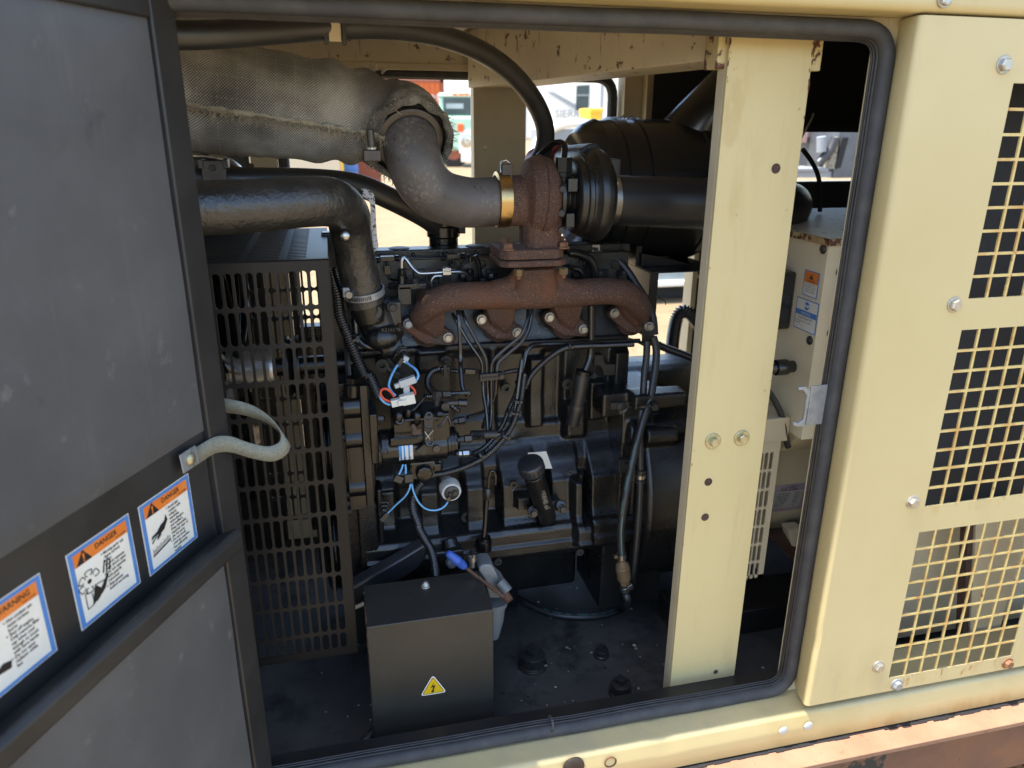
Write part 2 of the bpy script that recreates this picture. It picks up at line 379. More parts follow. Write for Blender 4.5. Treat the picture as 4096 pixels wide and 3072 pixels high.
        if remesh:
            q = o.modifiers.new('melt', 'REMESH'); q.mode = 'VOXEL'; q.voxel_size = remesh; q.use_smooth_shade = True
            q = o.modifiers.new('soft', 'SMOOTH'); q.iterations = smo or 6; q.factor = .5
        if sub: q = o.modifiers.new('sub', 'SUBSURF'); q.levels = q.render_levels = sub
        return o
def root_loc(p):
    v = V(0, 0, 0)
    while p is not None: v = v+p.location; p = p.parent
    return v
def link(name, data, parent=None, label=None, kind=None):
    o = bpy.data.objects.new(name, data); C.objects.link(o)
    if parent is not None: o.parent = parent
    if label: o['label'] = label
    if kind: o['kind'] = kind
    return o
def thing(name, label, cat, loc=(0, 0, 0), group=None):
    o = link(name, None); o.location = loc; o.empty_display_size = .05
    return tag(o, label, cat, group)
def tag(o, label, cat, group=None):
    o['label'] = label; o['category'] = cat
    if group: o['group'] = group
    return o
_T = {}
def text_geo(txt, align, bold, res):
    k = (txt, align, bold, res)
    if k not in _T:
        cu = bpy.data.curves.new('t', 'FONT'); cu.body = txt; cu.align_x = align; cu.resolution_u = res; cu.offset = bold; cu.size = 1
        ob = bpy.data.objects.new('t', cu); C.objects.link(ob)
        dg = bpy.context.evaluated_depsgraph_get(); me = ob.evaluated_get(dg).to_mesh()
        _T[k] = ([(v.co.x, v.co.y) for v in me.vertices], [list(p.vertices) for p in me.polygons])
        ob.evaluated_get(dg).to_mesh_clear(); bpy.data.objects.remove(ob); bpy.data.curves.remove(cu)
    return _T[k]

# shared bolt meshes (axis +Z, unit = 1 m)
_B = {}
def bolt_mesh(kind, r, h, m, wash=0.):
    k = (kind, r, h, m, wash)
    if k in _B: return _B[k]
    b = MB(); z = 0
    if wash: b.lathe((0, 0, 0), (0, 0, 1), [(-.001, wash), (.0012, wash), (.002, wash*.93)], m, 20); z = .002
    if kind == 'hex':
        vs = []; prof = [(z-.001, 1.), (h*.82, 1.), (h, .84)]
        for t, s_ in prof: vs += [V(math.cos(i*PI/3)*r*s_, math.sin(i*PI/3)*r*s_, t) for i in range(6)]
        b.add(vs, [[j*6+i, j*6+(i+1) % 6, (j+1)*6+(i+1) % 6, (j+1)*6+i] for j in range(2) for i in range(6)]+[[12+i for i in range(6)]], m)
    elif kind == 'dome':
        b.lathe((0, 0, 0), (0, 0, 1), [(0, r), (h*.35, r*.97), (h*.7, r*.75), (h*.93, r*.4), (h, r*.02)], m, 18)
    elif kind == 'round':
        b.lathe((0, 0, 0), (0, 0, 1), [(0, r), (h*.8, r), (h, r*.85)], m, 18)
    elif kind == 'plug':   # recessed core plug
        b.lathe((0, 0, 0), (0, 0, 1), [(0, r*1.02), (h, r), (h, r*.42), (h*.2, r*.36), (h*.2, .0001)], m, 20)
    me = bpy.data.meshes.new('bolt'); me.from_pydata(b.v, [], b.f); me.materials.append(MATS[m])
    me.polygons.foreach_set('use_smooth', [True]*len(me.polygons)); me.set_sharp_from_angle(angle=math.radians(32)); _B[k] = me
    return me
def bolt(p, d, r, h, m, parent, kind='hex', wash=0., name='bolt', spin=None, label=None):
    o = link(name, bolt_mesh(kind, r, h, m, wash), parent, label)
    o.location = Vector(p)-root_loc(parent); q = Vector(d).to_track_quat('Z', 'Y')
    o.rotation_euler = (q.to_matrix() @ Matrix.Rotation(spin if spin is not None else random.uniform(0, 1), 3, 'Z')).to_euler(); return o
FRONT = V(0, -1, 0); UP = V(0, 0, 1); XP = V(1, 0, 0); XM = V(-1, 0, 0)

def corrugated(pts, r, m, mb=None, pitch=.0042, n=10, amp=.22):
    p = resample(spline(pts, 8), pitch/4); rs = [r*(1-amp*(1 if (i % 4) in (2, 3) else 0)) for i in range(len(p))]
    mb = mb or MB(); return mb.tube(p, rs, m, n)
def cable(pts, r, m, n=8, mb=None, sub=6): return (mb or MB()).tube(spline(pts, sub), r, m, n)
def clampband(mb, p, d, r, wdt, m, n=24):
    """band around a hose at p along d"""
    mb.lathe(p-d.normalized()*wdt/2, d, [(0, r*.98), (0, r+.0012), (wdt, r+.0012), (wdt, r*.98)], m, n, caps=False); return mb
# ================================================================== GROUND
def build_ground():
    g = MB(); n = 60; R = [0, .6, 1.2, 2, 3, 4.5, 6.5, 9, 12, 16, 22, 30, 42, 60, 90, 140, 250, 600]
    vs = []
    for r in R:
        for k in range(n):
            th = 2*PI*k/n; h = 0 if r < 2 else (noise.noise(V(r*math.cos(th)*.25, r*math.sin(th)*.25, 0))*.06)
            vs.append(V(.5+r*math.cos(th), r*math.sin(th), h))
    g.add(vs, [[i*n+k, i*n+(k+1) % n, (i+1)*n+(k+1) % n, (i+1)*n+k] for i in range(len(R)-1) for k in range(n)], 'sand')
    g.build('ground', kind='structure')
build_ground()

# ================================================================== ENCLOSURE
ENC = thing('generator_enclosure', 'cream sheet metal generator canopy framing the open bay, with a rusty skid rail below', 'enclosure', (.3, .4, .5))
def extr_x(prof, x0, x1, m, mb=None, closed=True):
    mb = mb or MB(); return mb.prism([V(x0, y, z) for y, z in prof], V(x1-x0, 0, 0), m)
XL, XR = -.72, 1.62
# bottom rail: flat top sheet, rolled edge, vertical face, in broken lengths where the sheet is dented
bb = MB()
prof = [(.06, .628), (-.040, .6285)]+[(-.046-.0095*math.sin(t), .619+.0095*math.cos(t)) for t in [i*PI/12 for i in range(0, 7)]]+[(-.0585, .60), (-.059, .562), (-.05, .556), (.06, .556)]
nx = 90; vs = []; npf = len(prof)
for i in range(nx+1):
    x = XL+(XR-XL)*i/nx
    dent = .0022*noise.noise(V(x*5, 0, 3))+(-.004 if abs(x-.51) < .012 or abs(x-.36) < .010 else 0)
    for j, (y, z) in enumerate(prof):
        k = 1 if 1 <= j <= 9 else 0
        vs.append(V(x, y-dent*.6*k, z+dent*k))
bb.add(vs, [[i*npf+j, (i+1)*npf+j, (i+1)*npf+(j+1) % npf, i*npf+(j+1) % npf] for i in range(nx) for j in range(npf)], 'cream_rail')
rail = bb.build('sill_rail', ENC, ang=60, label='lower cream rail under the opening, with a bright rolled edge')
for p in (zoom(2600, 1600, 1.1267)(600, 1490, -.0595), zoom(2600, 1600, 1.1267)(713, 1468, -.0595)):
    bolt(p, FRONT, .0090, .0025, 'grey_nylon', rail, 'dome', name='rivet')
h = P(2442, 3049, -.0595); b = MB(); b.lathe(h+V(0, -.0006, 0), (0, 1, 0), [(0, .0115), (-.0004, .0105), (.0, .0095), (.02, .009), (.02, .0001)], 'rust_iron', 20, caps=False)
b.build('threaded_hole', rail)
h = P(2295, 3066, -.0595); b = MB(); b.lathe(h, (0, -1, 0), [(-.002, .019), (.002, .019), (.004, .016), (.004, .0001)], 'dull_steel', 24); b.build('rubber_bumper', rail)
# skid rail
SK = thing('skid_rail', 'rusty orange steel skid beam with flaking paint running below the cream rail', 'beam', (.3, -.05, .3))
b = MB(); b.box((XL-.2, -.105, .5445), (XR+.2, .10, .5555), 'rust_skid'); b.build('beam_flange', SK, bevel=.002)
b = MB(); b.box((XL-.2, -.03, .34), (XR+.2, -.02, .544), 'rust_web'); b.build('web', SK)
b = MB(); rr = random.Random(3)
for i in range(150):
    x = XL+(XR-XL)*i/150; wq = .003+.006*abs(noise.noise(V(x*17, 1, 0)))+rr.random()*.002
    y1 = -.0595-wq if noise.noise(V(x*6, 2, 0)) > -.25 else -.0605
    b.box((x, y1, .5557), (x+.0158, -.052, .5572+rr.random()*.001), 'chipped_black')
b.build('flaking_paint', SK, kind='stuff')
for x in (XL+.1, XR-.2):
    b = MB(); b.box((x, -.02, 0), (x+.12, .9, .34), 'rust_web'); b.build('skid_foot', SK)

# top frame
b = MB(); prof = [(.05, 1.7945), (-.040, 1.7935)]+[(-.052-.012*math.sin(t), 1.8055-.012*math.cos(t)) for t in [i*PI/12 for i in range(7)]]+[(-.064, 1.86), (-.0725, 1.895), (-.072, 1.905), (-.06, 1.912), (.05, 1.915)]
extr_x(prof, XL, XR, 'cream_panel', b); topf = b.build('header_frame', ENC, ang=60)
bolt(P(2040*K, -2*K, -.065), FRONT, .0085, .007, 'zinc', topf, wash=.011)
# roof, end walls, floor
b = MB(); b.box((XL, .05, 1.895), (XR, 1.0, 1.912), 'cream_stained'); b.box((XL, .05, 1.855), (.33, .93, 1.893), 'roof_lining'); b.build('roof_panel', ENC)
b = MB(); b.box((XL, .0, .56), (XL+.02, .97, 1.89), 'black_sheet'); b.build('end_wall', ENC)
b = MB(); b.box((XR-.02, .0, .56), (XR, .97, 1.89), 'black_sheet'); b.build('end_wall', ENC)
b = MB(); n = 24; fz = .535
vs = [V(XL+.02+(XR-XL-.04)*i/n, .0+.96*j/12, fz+.004*noise.noise(V(i*.6, j*.7, 0))) for j in range(13) for i in range(n+1)]
b.add(vs, [[j*(n+1)+i, j*(n+1)+i+1, (j+1)*(n+1)+i+1, (j+1)*(n+1)+i] for j in range(12) for i in range(n)], 'floor_black')
FLOOR = b.build('tank_floor', ENC, label='dark oily sheet steel floor of the bay')
# filler plugs on the floor
def plug(c, r, h, sq, m='bolt_dark'):
    b = MB(); b.lathe(c, UP, [(-.004, r*1.3), (.004, r*1.22), (.006, r*1.02), (h*.55, r), (h*.6, r*1.06), (h, r*1.03), (h*1.06, r*.8), (h*1.06, .0001)], 'bolt_dark', 24)
    q = sq; z0 = h*1.02; b.box((-q, -q, z0), (q, q, z0+q*1.3), 'bolt_dark', ax=(V(.8, .6, 0), V(-.6, .8, 0), UP), o=c)
    b.build('tank_plug', FLOOR, bevel=.001)
plug(PZ(1150*K, 1437*K, fz), .026, .030, .012); plug(PZ(1299*K, 1416*K, fz), .014, .016, .007); plug(PZ(1340*K, 1497*K, fz), .020, .026, .009)
b = MB(); rr = random.Random(21)
for k in range(230):
    x = -.1+.95*rr.random(); y = .07+.5*rr.random()**1.5; r = .0012+.0030*rr.random()**3; a0 = rr.random()*6
    pts = [V(x+r*math.cos(a0+i*1.26)*(.5+rr.random()), y+r*math.sin(a0+i*1.26)*(.5+rr.random()), fz+.0045+.001*rr.random()) for i in range(5)]
    b.prism(pts, V(0, 0, .0008), ('cream_dull', 'rust_iron', 'thread_light', 'bolt_dark')[k % 4])
b.build('floor_grit', FLOOR, kind='stuff', smooth=False)
# left and right jambs (sheet returns behind the seal), header
b = MB(); b.box((-.32, .004, .556), (-.20, .02, 1.80), 'cream_dull'); b.build('jamb', ENC)
b = MB(); b.box((-.30, .006, 1.782), (.80, .03, 1.86), 'cream_dull'); b.build('header', ENC)
b = MB(); b.box((.7835, .004, .60), (.83, .0105, 1.80), 'cream_dull'); b.box((.7760, .012, .64), (.7795, .026, 1.76), 'cream_dull'); b.build('jamb', ENC, bevel=.001)
b = MB(); b.box((-.25, .02, .556), (.84, .06, .632), 'black_sheet'); b.build('sill', ENC)
# weather seal: rounded bulb swept round the opening, split ridge inside
loop = [V(-.196, .0, 1.781), V(.785, .0, 1.780), V(.785, 0, .637), V(-.196, 0, .640)]
path = bez_round(loop, .045, 8, True)
path2 = []
for a, c in zip(path, path[1:]+path[:1]):
    k = max(1, int((c-a).length/.02)); path2 += [a.lerp(c, i/k) for i in range(k)]
path2 = [p+V(0, .0008*noise.noise(p*9), .0012*noise.noise(p*7+V(3, 0, 0))) for p in path2]
b = MB(); b.tube(path2, .0116, 'seal_rubber', 14, closed=True)
seal = b.build('weather_seal', ENC, ang=80)
inn = [p+(V(.31, 0, 1.21)-p).normalized()*0 for p in path2]
for off, r, yy in ((.0112, .0024, .005), (.0132, .0019, .009), (.0148, .0016, .012)):
    q = []
    N = len(path2)
    for i, p in enumerate(path2):
        t = (path2[(i+1) % N]-path2[i-1]).normalized(); nrm = V(t.z, 0, -t.x)
        if nrm.dot(V(.31, 0, 1.21)-p) < 0: nrm = -nrm
        q.append(p+nrm*off+V(0, yy, 0))
    b = MB(); b.tube(q, r, 'seal_dark', 6, closed=True); b.build('seal_lip', seal)
j0 = P(2205, 2895, 0); b = MB(); b.lathe(j0-V(.002, 0, 0), XP, [(0, .0125), (0, .0142), (.0035, .0142), (.0035, .0125)], 'seal_rubber', 18, caps=False); b.build('seal_joint', seal)

# central pillar
py = .06
b = MB(); b.box((.5705, py, .575), (.7065, py+.007, 1.80), 'cream_pillar'); b.box((.5705, py+.007, .575), (.578, py+.03, 1.80), 'cream_dull')
PIL = b.build('pillar', ENC, bevel=.0012, label='tall cream upright strut standing in the opening')
for (x, y) in ((1540, 953), (1602, 946)):
    bolt(D(x, y, py-.0004), FRONT, .0085, .0085, 'yellow_zinc', PIL, wash=.0145)
def holes(p, r):
    bq = MB(); bq.lathe(p+V(0, -.0004, 0), (0, 1, 0), [(0, r*1.25), (-.0003, r), (.0, r*.9), (.0002, .0001)], 'rust_iron_dark', 16, caps=False); bq.build('bolt_hole', PIL)
for (x, y, r) in ((1676, 364, .0062), (1530, 1041, .006), (1523, 1117, .006), (1546, 1451, .004), (1544, 1470, .004)): holes(D(x, y, py), r)
for x0, x1 in ((.5575, .5815), (.6995, .7285)):
    b = MB(); b.box((x0, py+.009, 1.728), (x1, py+.05, 1.80), 'cream_rusty'); b.build('rusty_bracket', ENC, bevel=.002, label='short rust stained bracket behind the top of the pillar')
# rust creeping from the pillar top and edges
b = MB(); rr = random.Random(12)
for k in range(34):
    u_ = rr.random(); x = .5715 if k % 2 else .7055; x += (rr.random()-.5)*.004; z = 1.765-.06*rr.random()**2 if k < 22 else .62+1.1*rr.random(); r0 = .0012+.0035*rr.random()**2
    if k >= 22: r0 *= .5
    pts = [V(x+(.35 if 1 else 1)*r0*math.cos(t)*(.7+.6*rr.random()), py-.0004, z+r0*1.6*math.sin(t)*(.6+.7*rr.random())) for t in [i*PI/5 for i in range(10)]]
    b.poly(pts, 'rust_iron')
b.build('rust_patch', PIL, kind='stuff', smooth=False)
# lifting beam from pillar to rear post
a = V(.573, .075, 1.742); c = V(.345, .91, 1.733); dx = (c-a).normalized(); rt = V(-dx.y, dx.x, 0)
if rt.x < 0: rt = -rt
L = (c-a).length
b = MB(); b.box((0, 0, .0), (L, .006, .125), 'cream_stained', ax=(dx, rt, UP), o=a)
b.box((0, .006, .0), (L, .11, .006), 'cream_stained', ax=(dx, rt, UP), o=a); b.box((0, .104, .006), (L, .11, .125), 'cream_stained', ax=(dx, rt, UP), o=a)
b.build('lifting_beam', ENC, bevel=.0015, label='deep cream channel beam with rust speckles crossing under the roof')
b = MB(); b.box((.356, .90, .56), (.488, .908, 1.74), 'cream_dull'); b.box((.356, .908, .56), (.362, .94, 1.74), 'cream_dull'); b.box((.482, .908, .56), (.488, .94, 1.74), 'cream_dull')
rp = b.build('post', ENC, bevel=.001); bolt(D(1942*1., 1, .9) if 0 else P(1940, 593, .9), FRONT, .006, .004, 'white_nylon', rp, 'dome')
# rear wall pieces round the far opening
ry = .95
b = MB(); b.box((XL, ry, 1.775), (.76, ry+.03, 1.90), 'cream_stained'); b.box((XL, ry-.012, 1.772), (.76, ry, 1.787), 'cream_dull'); b.build('roof_rail', ENC, bevel=.001)
b = MB(); b.tube(bez_round([V(-.10, ry+.01, .70), V(-.10, ry+.01, 1.765), V(.735, ry+.01, 1.765), V(.735, ry+.01, 1.45)], .05, 6, False), .013, 'seal_rubber', 10); b.build('door_seal', ENC)
b = MB(); b.box((-.175, ry-.02, .56), (-.115, ry+.02, 1.775), 'cream_dull'); b.box((-.113, ry-.008, .56), (-.10, ry+.03, 1.775), 'black_sheet'); lp = b.build('door_post', ENC, bevel=.001)
for (x, y) in ((618, 1336), (670, 1474)): bolt(zoom(700, 0, 2.2125)(x, y, ry-.021), FRONT, .008, .004, 'dull_steel', lp, 'dome')
b = MB(); b.box((XL, ry, .53), (-.18, ry+.02, 1.775), 'black_sheet'); b.build('lining_panel', ENC)
b = MB(); b.box((.752, ry-.03, 1.40), (.83, ry+.02, 1.775), 'cream_dull'); b.box((.80, ry-.06, 1.40), (.806, ry-.03, 1.775), 'cream_dull'); b.build('corner_post', ENC, bevel=.001)
b = MB(); b.box((.828, ry-.02, 1.64), (XR, ry+.02, 1.89), 'foam_black'); b.box((.83, ry-.06, 1.635), (XR, ry-.02, 1.652), 'foam_black'); b.box((.828, ry-.02, 1.40), (1.27, ry+.02, 1.64), 'foam_black')
b.box((1.0, ry-.02, .53), (XR, ry+.02, 1.50), 'foam_black'); b.build('lined_panel', ENC, label='black lined back panel with a slot shaped window')
b = MB(); b.box((1.0, ry-.032, 1.500), (XR, ry-.02, 1.5035), 'steel'); b.build('window_ledge', ENC)
b = MB(); b.box((.985, ry-.03, .56), (1.0, ry+.02, 1.42), 'cream_dull'); fl = b.build('edge_flange', ENC, bevel=.001)
bolt(P(2790, 1105, ry-.021), FRONT, .006, .004, 'white_nylon', fl, 'dome')
b = MB(); b.box((-.18, ry, .53), (1.0, ry+.02, .80), 'cream_dull'); b.build('sill_plate', ENC)
# parts seen through the lowest grille
b = MB(); b.box((.93, .16, .56), (1.6, .165, .905), 'cream_dull'); b.box((.93, .10, .905), (1.6, .165, .915), 'cream_rusty'); b.build('baffle', ENC, bevel=.001)
b = MB(); b.prism([V(1.262, .07, .57), V(1.275, .07, .57), V(1.205, .07, .93), V(1.192, .07, .93)], V(0, .02, 0), 'rust_iron_dark'); b.prism([V(1.29, .08, .57), V(1.36, .08, .57), V(1.36, .08, .93), V(1.22, .08, .93)], V(0, .004, 0), 'cream_dull'); b.build('brace', ENC)
b = MB(); b.box((.925, .118, .925), (1.6, .128, 1.86), 'foam_black'); b.build('dark_backing', ENC)  # black board added so the upper grilles look dark inside
# galvanised latch keeper on the right jamb
b = MB(); o = D(1768, 876, .004)
b.box((-.019, -.001, -.034), (.03, .002, .036), 'galvanised', ax=(XP, V(0, 1, 0), UP), o=o)
pts = [(-.022, -.0345), (-.036, -.034), (-.044, -.030), (-.044, -.024), (-.034, -.027), (-.026, -.022), (-.026, .020), (-.034, .030), (-.043, .031), (-.043, .037), (-.030, .036), (-.020, .028)]
b.prism([o+V(x, -.003, z) for x, z in pts], V(0, .006, 0), 'galvanised'); b.build('latch_keeper', ENC, bevel=.0012, label='galvanised latch keeper plate on the right jamb')
for (x, y) in ((290, 120), (280, 193)): bolt(ZN(x, y, -.006)+V(.012, 0, 0), V(-1, -.25, 0), .0055, .003, 'zinc', ENC, 'dome', name='rivet')

# ================================================================== RIGHT GRILLE PANEL
GP = thing('grille_panel', 'cream bolted side panel with three rusty square mesh openings on the right', 'panel', (1.1, -.06, .65))
def perf(mb, xs, zs, solid, y0, y1, m):
    nx_, nz_ = len(xs)-1, len(zs)-1
    for i in range(nx_):
        for j in range(nz_):
            if not solid(i, j): continue
            A = [V(xs[i], y0, zs[j]), V(xs[i+1], y0, zs[j]), V(xs[i+1], y0, zs[j+1]), V(xs[i], y0, zs[j+1])]; B = [p+V(0, y1-y0, 0) for p in A]
            mb.add(A+B, [[0, 1, 2, 3], [7, 6, 5, 4]], m)
            for (di, dj, f) in ((0, -1, [0, 4, 5, 1]), (1, 0, [1, 5, 6, 2]), (0, 1, [2, 6, 7, 3]), (-1, 0, [3, 7, 4, 0])):
                ii, jj = i+di, j+dj
                if not (0 <= ii < nx_ and 0 <= jj < nz_) or not solid(ii, jj): mb.add(A+B, [f], m)
GX0, GX1 = .951, 1.2275; ROWS = [(.679, .988), (1.038, 1.349), (1.399, 1.709)]
yp = -.0605
b = MB(); xs = [.790, GX0, GX1, 1.45]; zs = [.6475, .679, .988, 1.038, 1.349, 1.399, 1.709, 1.7905]
perf(b, xs, zs, lambda i, j: not (i == 1 and j in (1, 3, 5)), yp, yp+.003, 'cream_panel')
# rolled left edge and return
arc = [(.790-.0085*math.sin(t), yp+.0085-.0085*math.cos(t)) for t in [i*PI/16 for i in range(9)]]+[(.788, -.02), (.800, .004)]
vs = [];  zl = [.6475+(1.7905-.6475)*k/40 for k in range(41)]
for z in zl:
    dn = -.003 if abs(z-.80) < .015 else 0.0006*noise.noise(V(z*6, 0, 0))
    vs += [V(x-dn*.6, y+dn*(-.5), z) for x, y in arc]
na = len(arc); b.add(vs, [[k*na+i, (k+1)*na+i, (k+1)*na+i+1, k*na+i+1] for k in range(40) for i in range(na-1)], 'cream_panel')
b.build('panel_sheet', GP, ang=50)
for (z0, z1) in ROWS:
    b = MB(); nb = 8; bw = .0021; r_ = 9
    xs = [GX0]; 
    for i in range(1, nb): xc = GX0+(GX1-GX0)*i/nb; xs += [xc-bw, xc+bw]
    xs.append(GX1); zs = [z0]
    for i in range(1, r_): zc = z0+(z1-z0)*i/r_; zs += [zc-bw, zc+bw]
    zs.append(z1)
    perf(b, xs, zs, lambda i, j: i % 2 == 1 or j % 2 == 1, yp+.0002, yp+.0032, 'grille_paint'); b.build('grille', GP, bevel=.0005, seg=1, smooth=False)
for (zz, x, y, m) in ((ZM, 680, 287, 'zinc'), (ZM, 460, 1348, 'zinc'), (ZN, 580, 536, 'zinc'), (ZN, 435, 1230, 'zinc'), (ZN, 512, 1305, 'galvanised'), (ZN, 980, 1215, 'rusty_bolt')):
    bolt(zz(x, y, yp), FRONT, .0092, .0085, m, GP, wash=.0125)

# ================================================================== DOOR (swung open on the left hinge)
HG = V(-.156, .0, 0); th = math.radians(26.2)
DD = V(-math.sin(th), -math.cos(th), 0); DNn = V(math.cos(th), -math.sin(th), 0)
def door(l, z, h=0.): return HG+DD*l+DNn*h+V(0, 0, z)
def PD(x, y, h=0.):
    v = FW+(x-2048)/F*RT+(y-1536)/F*DN; o = HG+DNn*h
    t = (o-CAM).dot(DNn)/v.dot(DNn); p = CAM+v*t; q = p-HG
    return q.dot(DD), p.z
ZPd = lambda x, y, h=0.: PD(x/1.127, 1600+y/1.127, h)
DOOR = thing('enclosure_door', 'open black lined canopy door with grey dusty insulation and warning stickers at the left', 'door', HG+V(0, 0, .6))
zb, zt, dl = .60, 1.80, 1.0
def dbox(mb, l0, l1, z0, z1, h0, h1, m): mb.box((l0, h0, z0), (l1, h1, z1), m, ax=(DD, DNn, UP), o=HG)
zf0 = ZPd(480, 425)[1]       # lower edge of the upper lining
zl1 = ZPd(700, 939, .034)[1]; zlb = ZPd(700, 845, -.006)[1]; zl0 = ZPd(1030, 740, .03)[1]
b = MB(); dbox(b, 0, dl, zb, zt, -.045, -.04, 'cream_panel'); b.build('door_skin', DOOR)
b = MB(); dbox(b, .0, .043, zb, zt, -.04, .002, 'door_dark'); dbox(b, .043, dl, 1.757, zt, -.04, .002, 'door_dark'); dbox(b, .043, dl, zl0, zf0, -.04, -.006, 'door_dark'); b.build('door_frame', DOOR, bevel=.003)
def foam(l0, l1, z0, z1, h):
    m = MB(); nl, nz = 40, 40; vs = []
    for j in range(nz+1):
        for i in range(nl+1):
            u, v = i/nl, j/nz; e = min(u, 1-u, v, 1-v)*16; e = min(1, e)
            l = l0+(l1-l0)*u; z = z0+(z1-z0)*v
            vs.append(door(l, z, h*(1-(1-e)**2)-.004+.0015*noise.noise(V(l*7, z*7, h*90))))
    m.add(vs, [[j*(nl+1)+i, (j+1)*(nl+1)+i, (j+1)*(nl+1)+i+1, j*(nl+1)+i+1] for j in range(nz) for i in range(nl)], 'door_foam')
    m.build('lining_pad', DOOR, ang=80)
foam(.044, dl, zf0, 1.757, .006); foam(.044, dl, zb, zl0+.004, .006)
b = MB(); b.prism([door(.046, zlb, -.006), door(.046, zl1+.004, .028), door(.046, zl1-.004, .034), door(.046, zl0+.008, .034), door(.046, zl0, .026), door(.046, zl0, -.006)], DD*(dl-.05), 'door_dark'); b.build('stiffener', DOOR, bevel=.003, label='boxed black stiffening rib below the stickers')

def sticker(pts, head, code, lines, pict, cut=None, textx=.5):
    """pts: (l,z) of the four corners TL TR BR BL seen on the door"""
    l0 = (pts[0][0]+pts[3][0])/2; l1 = (pts[1][0]+pts[2][0])/2; z1 = (pts[0][1]+pts[1][1])/2; z0 = (pts[2][1]+pts[3][1])/2
    W, H = l0-l1, z1-z0; u = -DD; v = UP; o = door(l0, z0, -.0055)
    b = MB(); q = lambda x, y, k=0: o+u*(x*W)+v*(y*H)+DNn*(.00025*k)
    def rect(x0, y0, x1, y1, m, k): b.poly([q(x0, y0, k), q(x1, y0, k), q(x1, y1, k), q(x0, y1, k)], m)
    b.prism([q(0, 0, 0), q(1, 0, 0), q(1, 1, 0), q(0, 1, 0)], DNn*.0002, 'sticker_white')
    bx, by = .045, .035
    rect(.012, .01, .988, .99, 'sticker_blue', 2); rect(bx+.03, by+.02, 1-bx-.03, 1-by-.02, 'sticker_white', 3); rect(bx+.03, .78, 1-bx-.03, 1-by-.02, 'sticker_orange', 4)
    tx, ty = .20, .785   # alert triangle
    b.poly([q(tx-.1, ty, 5), q(tx+.14, ty, 5), q(tx+.02, ty+.165, 5)], 'ink_black')
    b.poly([q(tx+.012, ty+.045, 6), q(tx+.03, ty+.045, 6), q(tx+.036, ty+.12, 6), q(tx+.004, ty+.12, 6)], 'sticker_orange'); rect(tx+.01, ty+.015, tx+.032, ty+.035, 'sticker_orange', 6)
    b.text(head, q(.40, .85, 5), u, v, H*.094, 'ink_black', bold=.018, sx=.95)
    b.text(code, q(.72, .80, 5), u, v, H*.036, 'ink_black')
    y = .715
    for s_ in lines:
        ind = 0 if s_.startswith('*') else 0
        if s_.startswith('*'):
            s_ = s_[1:]; rect(textx-.035, y+.012, textx-.02, y+.028, 'ink_black', 5)
        b.text(s_, q(textx, y, 5), u, v, H*.056, 'ink_black', sx=.88, bold=.016); y -= .0545
    pict(b, q); b.build('warning_sticker', DOOR, smooth=False, label='warning sticker headed '+head)
def pg(b, q, pts, k=5, m='ink_black'): b.poly([q(x, y, k) for x, y in pts], m)
def hot_hand(b, q):
    pg(b, q, [(.13, .50), (.24, .52), (.32, .575), (.40, .60), (.44, .67), (.46, .585), (.38, .49), (.29, .455), (.24, .435), (.21, .43), (.26, .475), (.15, .475)])
    pg(b, q, [(.12, .475), (.22, .50), (.22, .49), (.13, .455)]); pg(b, q, [(.12, .42), (.22, .475), (.23, .465), (.135, .40)]); pg(b, q, [(.28, .455), (.22, .41), (.24, .405), (.32, .45)])
    pg(b, q, [(.11, .24), (.47, .30), (.47, .275), (.11, .215)])
    for i in range(15):
        x = .12+i*.0235; y = .25+.06*i/15; h_ = .055+.02*(i % 3 == 0)
        pg(b, q, [(x, y), (x+.007, y), (x+.012, y+h_*.5), (x+.004, y+h_), (x-.001, y+h_), (x+.004, y+h_*.5)])
def fan_hand(b, q):
    cx_, cy_ = .235, .52
    pg(b, q, [(cx_+.032*math.cos(t), cy_+.028*math.sin(t)) for t in [i*PI/6 for i in range(12)]])
    for i in range(5):
        t = PI*.15+i*PI/3.1; c_, s_ = math.cos(t), math.sin(t)
        ring = [(.085, .025), (.10, .05), (.15, .06), (.165, .03), (.165, -.03), (.15, -.05), (.10, -.04), (.085, -.015)]
        P1 = [(cx_+a_*c_-d_*s_, cy_+(a_*s_+d_*c_)*.85) for a_, d_ in ring]
        for p_, r_ in zip(P1, P1[1:]):
            dx_, dy_ = r_[0]-p_[0], r_[1]-p_[1]; L_ = math.hypot(dx_, dy_); ox, oy = -dy_/L_*.006, dx_/L_*.006
            pg(b, q, [(p_[0]-ox, p_[1]-oy), (r_[0]-ox, r_[1]-oy), (r_[0]+ox, r_[1]+oy), (p_[0]+ox, p_[1]+oy)])
    for x, y, dx_, dy_ in ((.44, .50, .05, .14), (.49, .50, .05, .15), (.54, .48, .03, .13)): pg(b, q, [(x, y), (x+.022, y-.005), (x+dx_+.016, y+dy_), (x+dx_, y+dy_+.01)])
    pg(b, q, [(.22, .22), (.30, .22), (.44, .30), (.52, .44), (.50, .46), (.38, .34), (.31, .42), (.285, .405)])
    for s_ in (((.14, .20), (.14, .40)), ((.14, .40), (.19, .41)), ((.235, .36), (.245, .21)), ((.14, .20), (.245, .21)), ((.29, .43), (.48, .40)), ((.48, .40), (.50, .50))):
        (x0, y0), (x1, y1) = s_; L_ = math.hypot(x1-x0, y1-y0); ox, oy = -(y1-y0)/L_*.006, (x1-x0)/L_*.006
        pg(b, q, [(x0-ox, y0-oy), (x1-ox, y1-oy), (x1+ox, y1+oy), (x0+ox, y0+oy)])
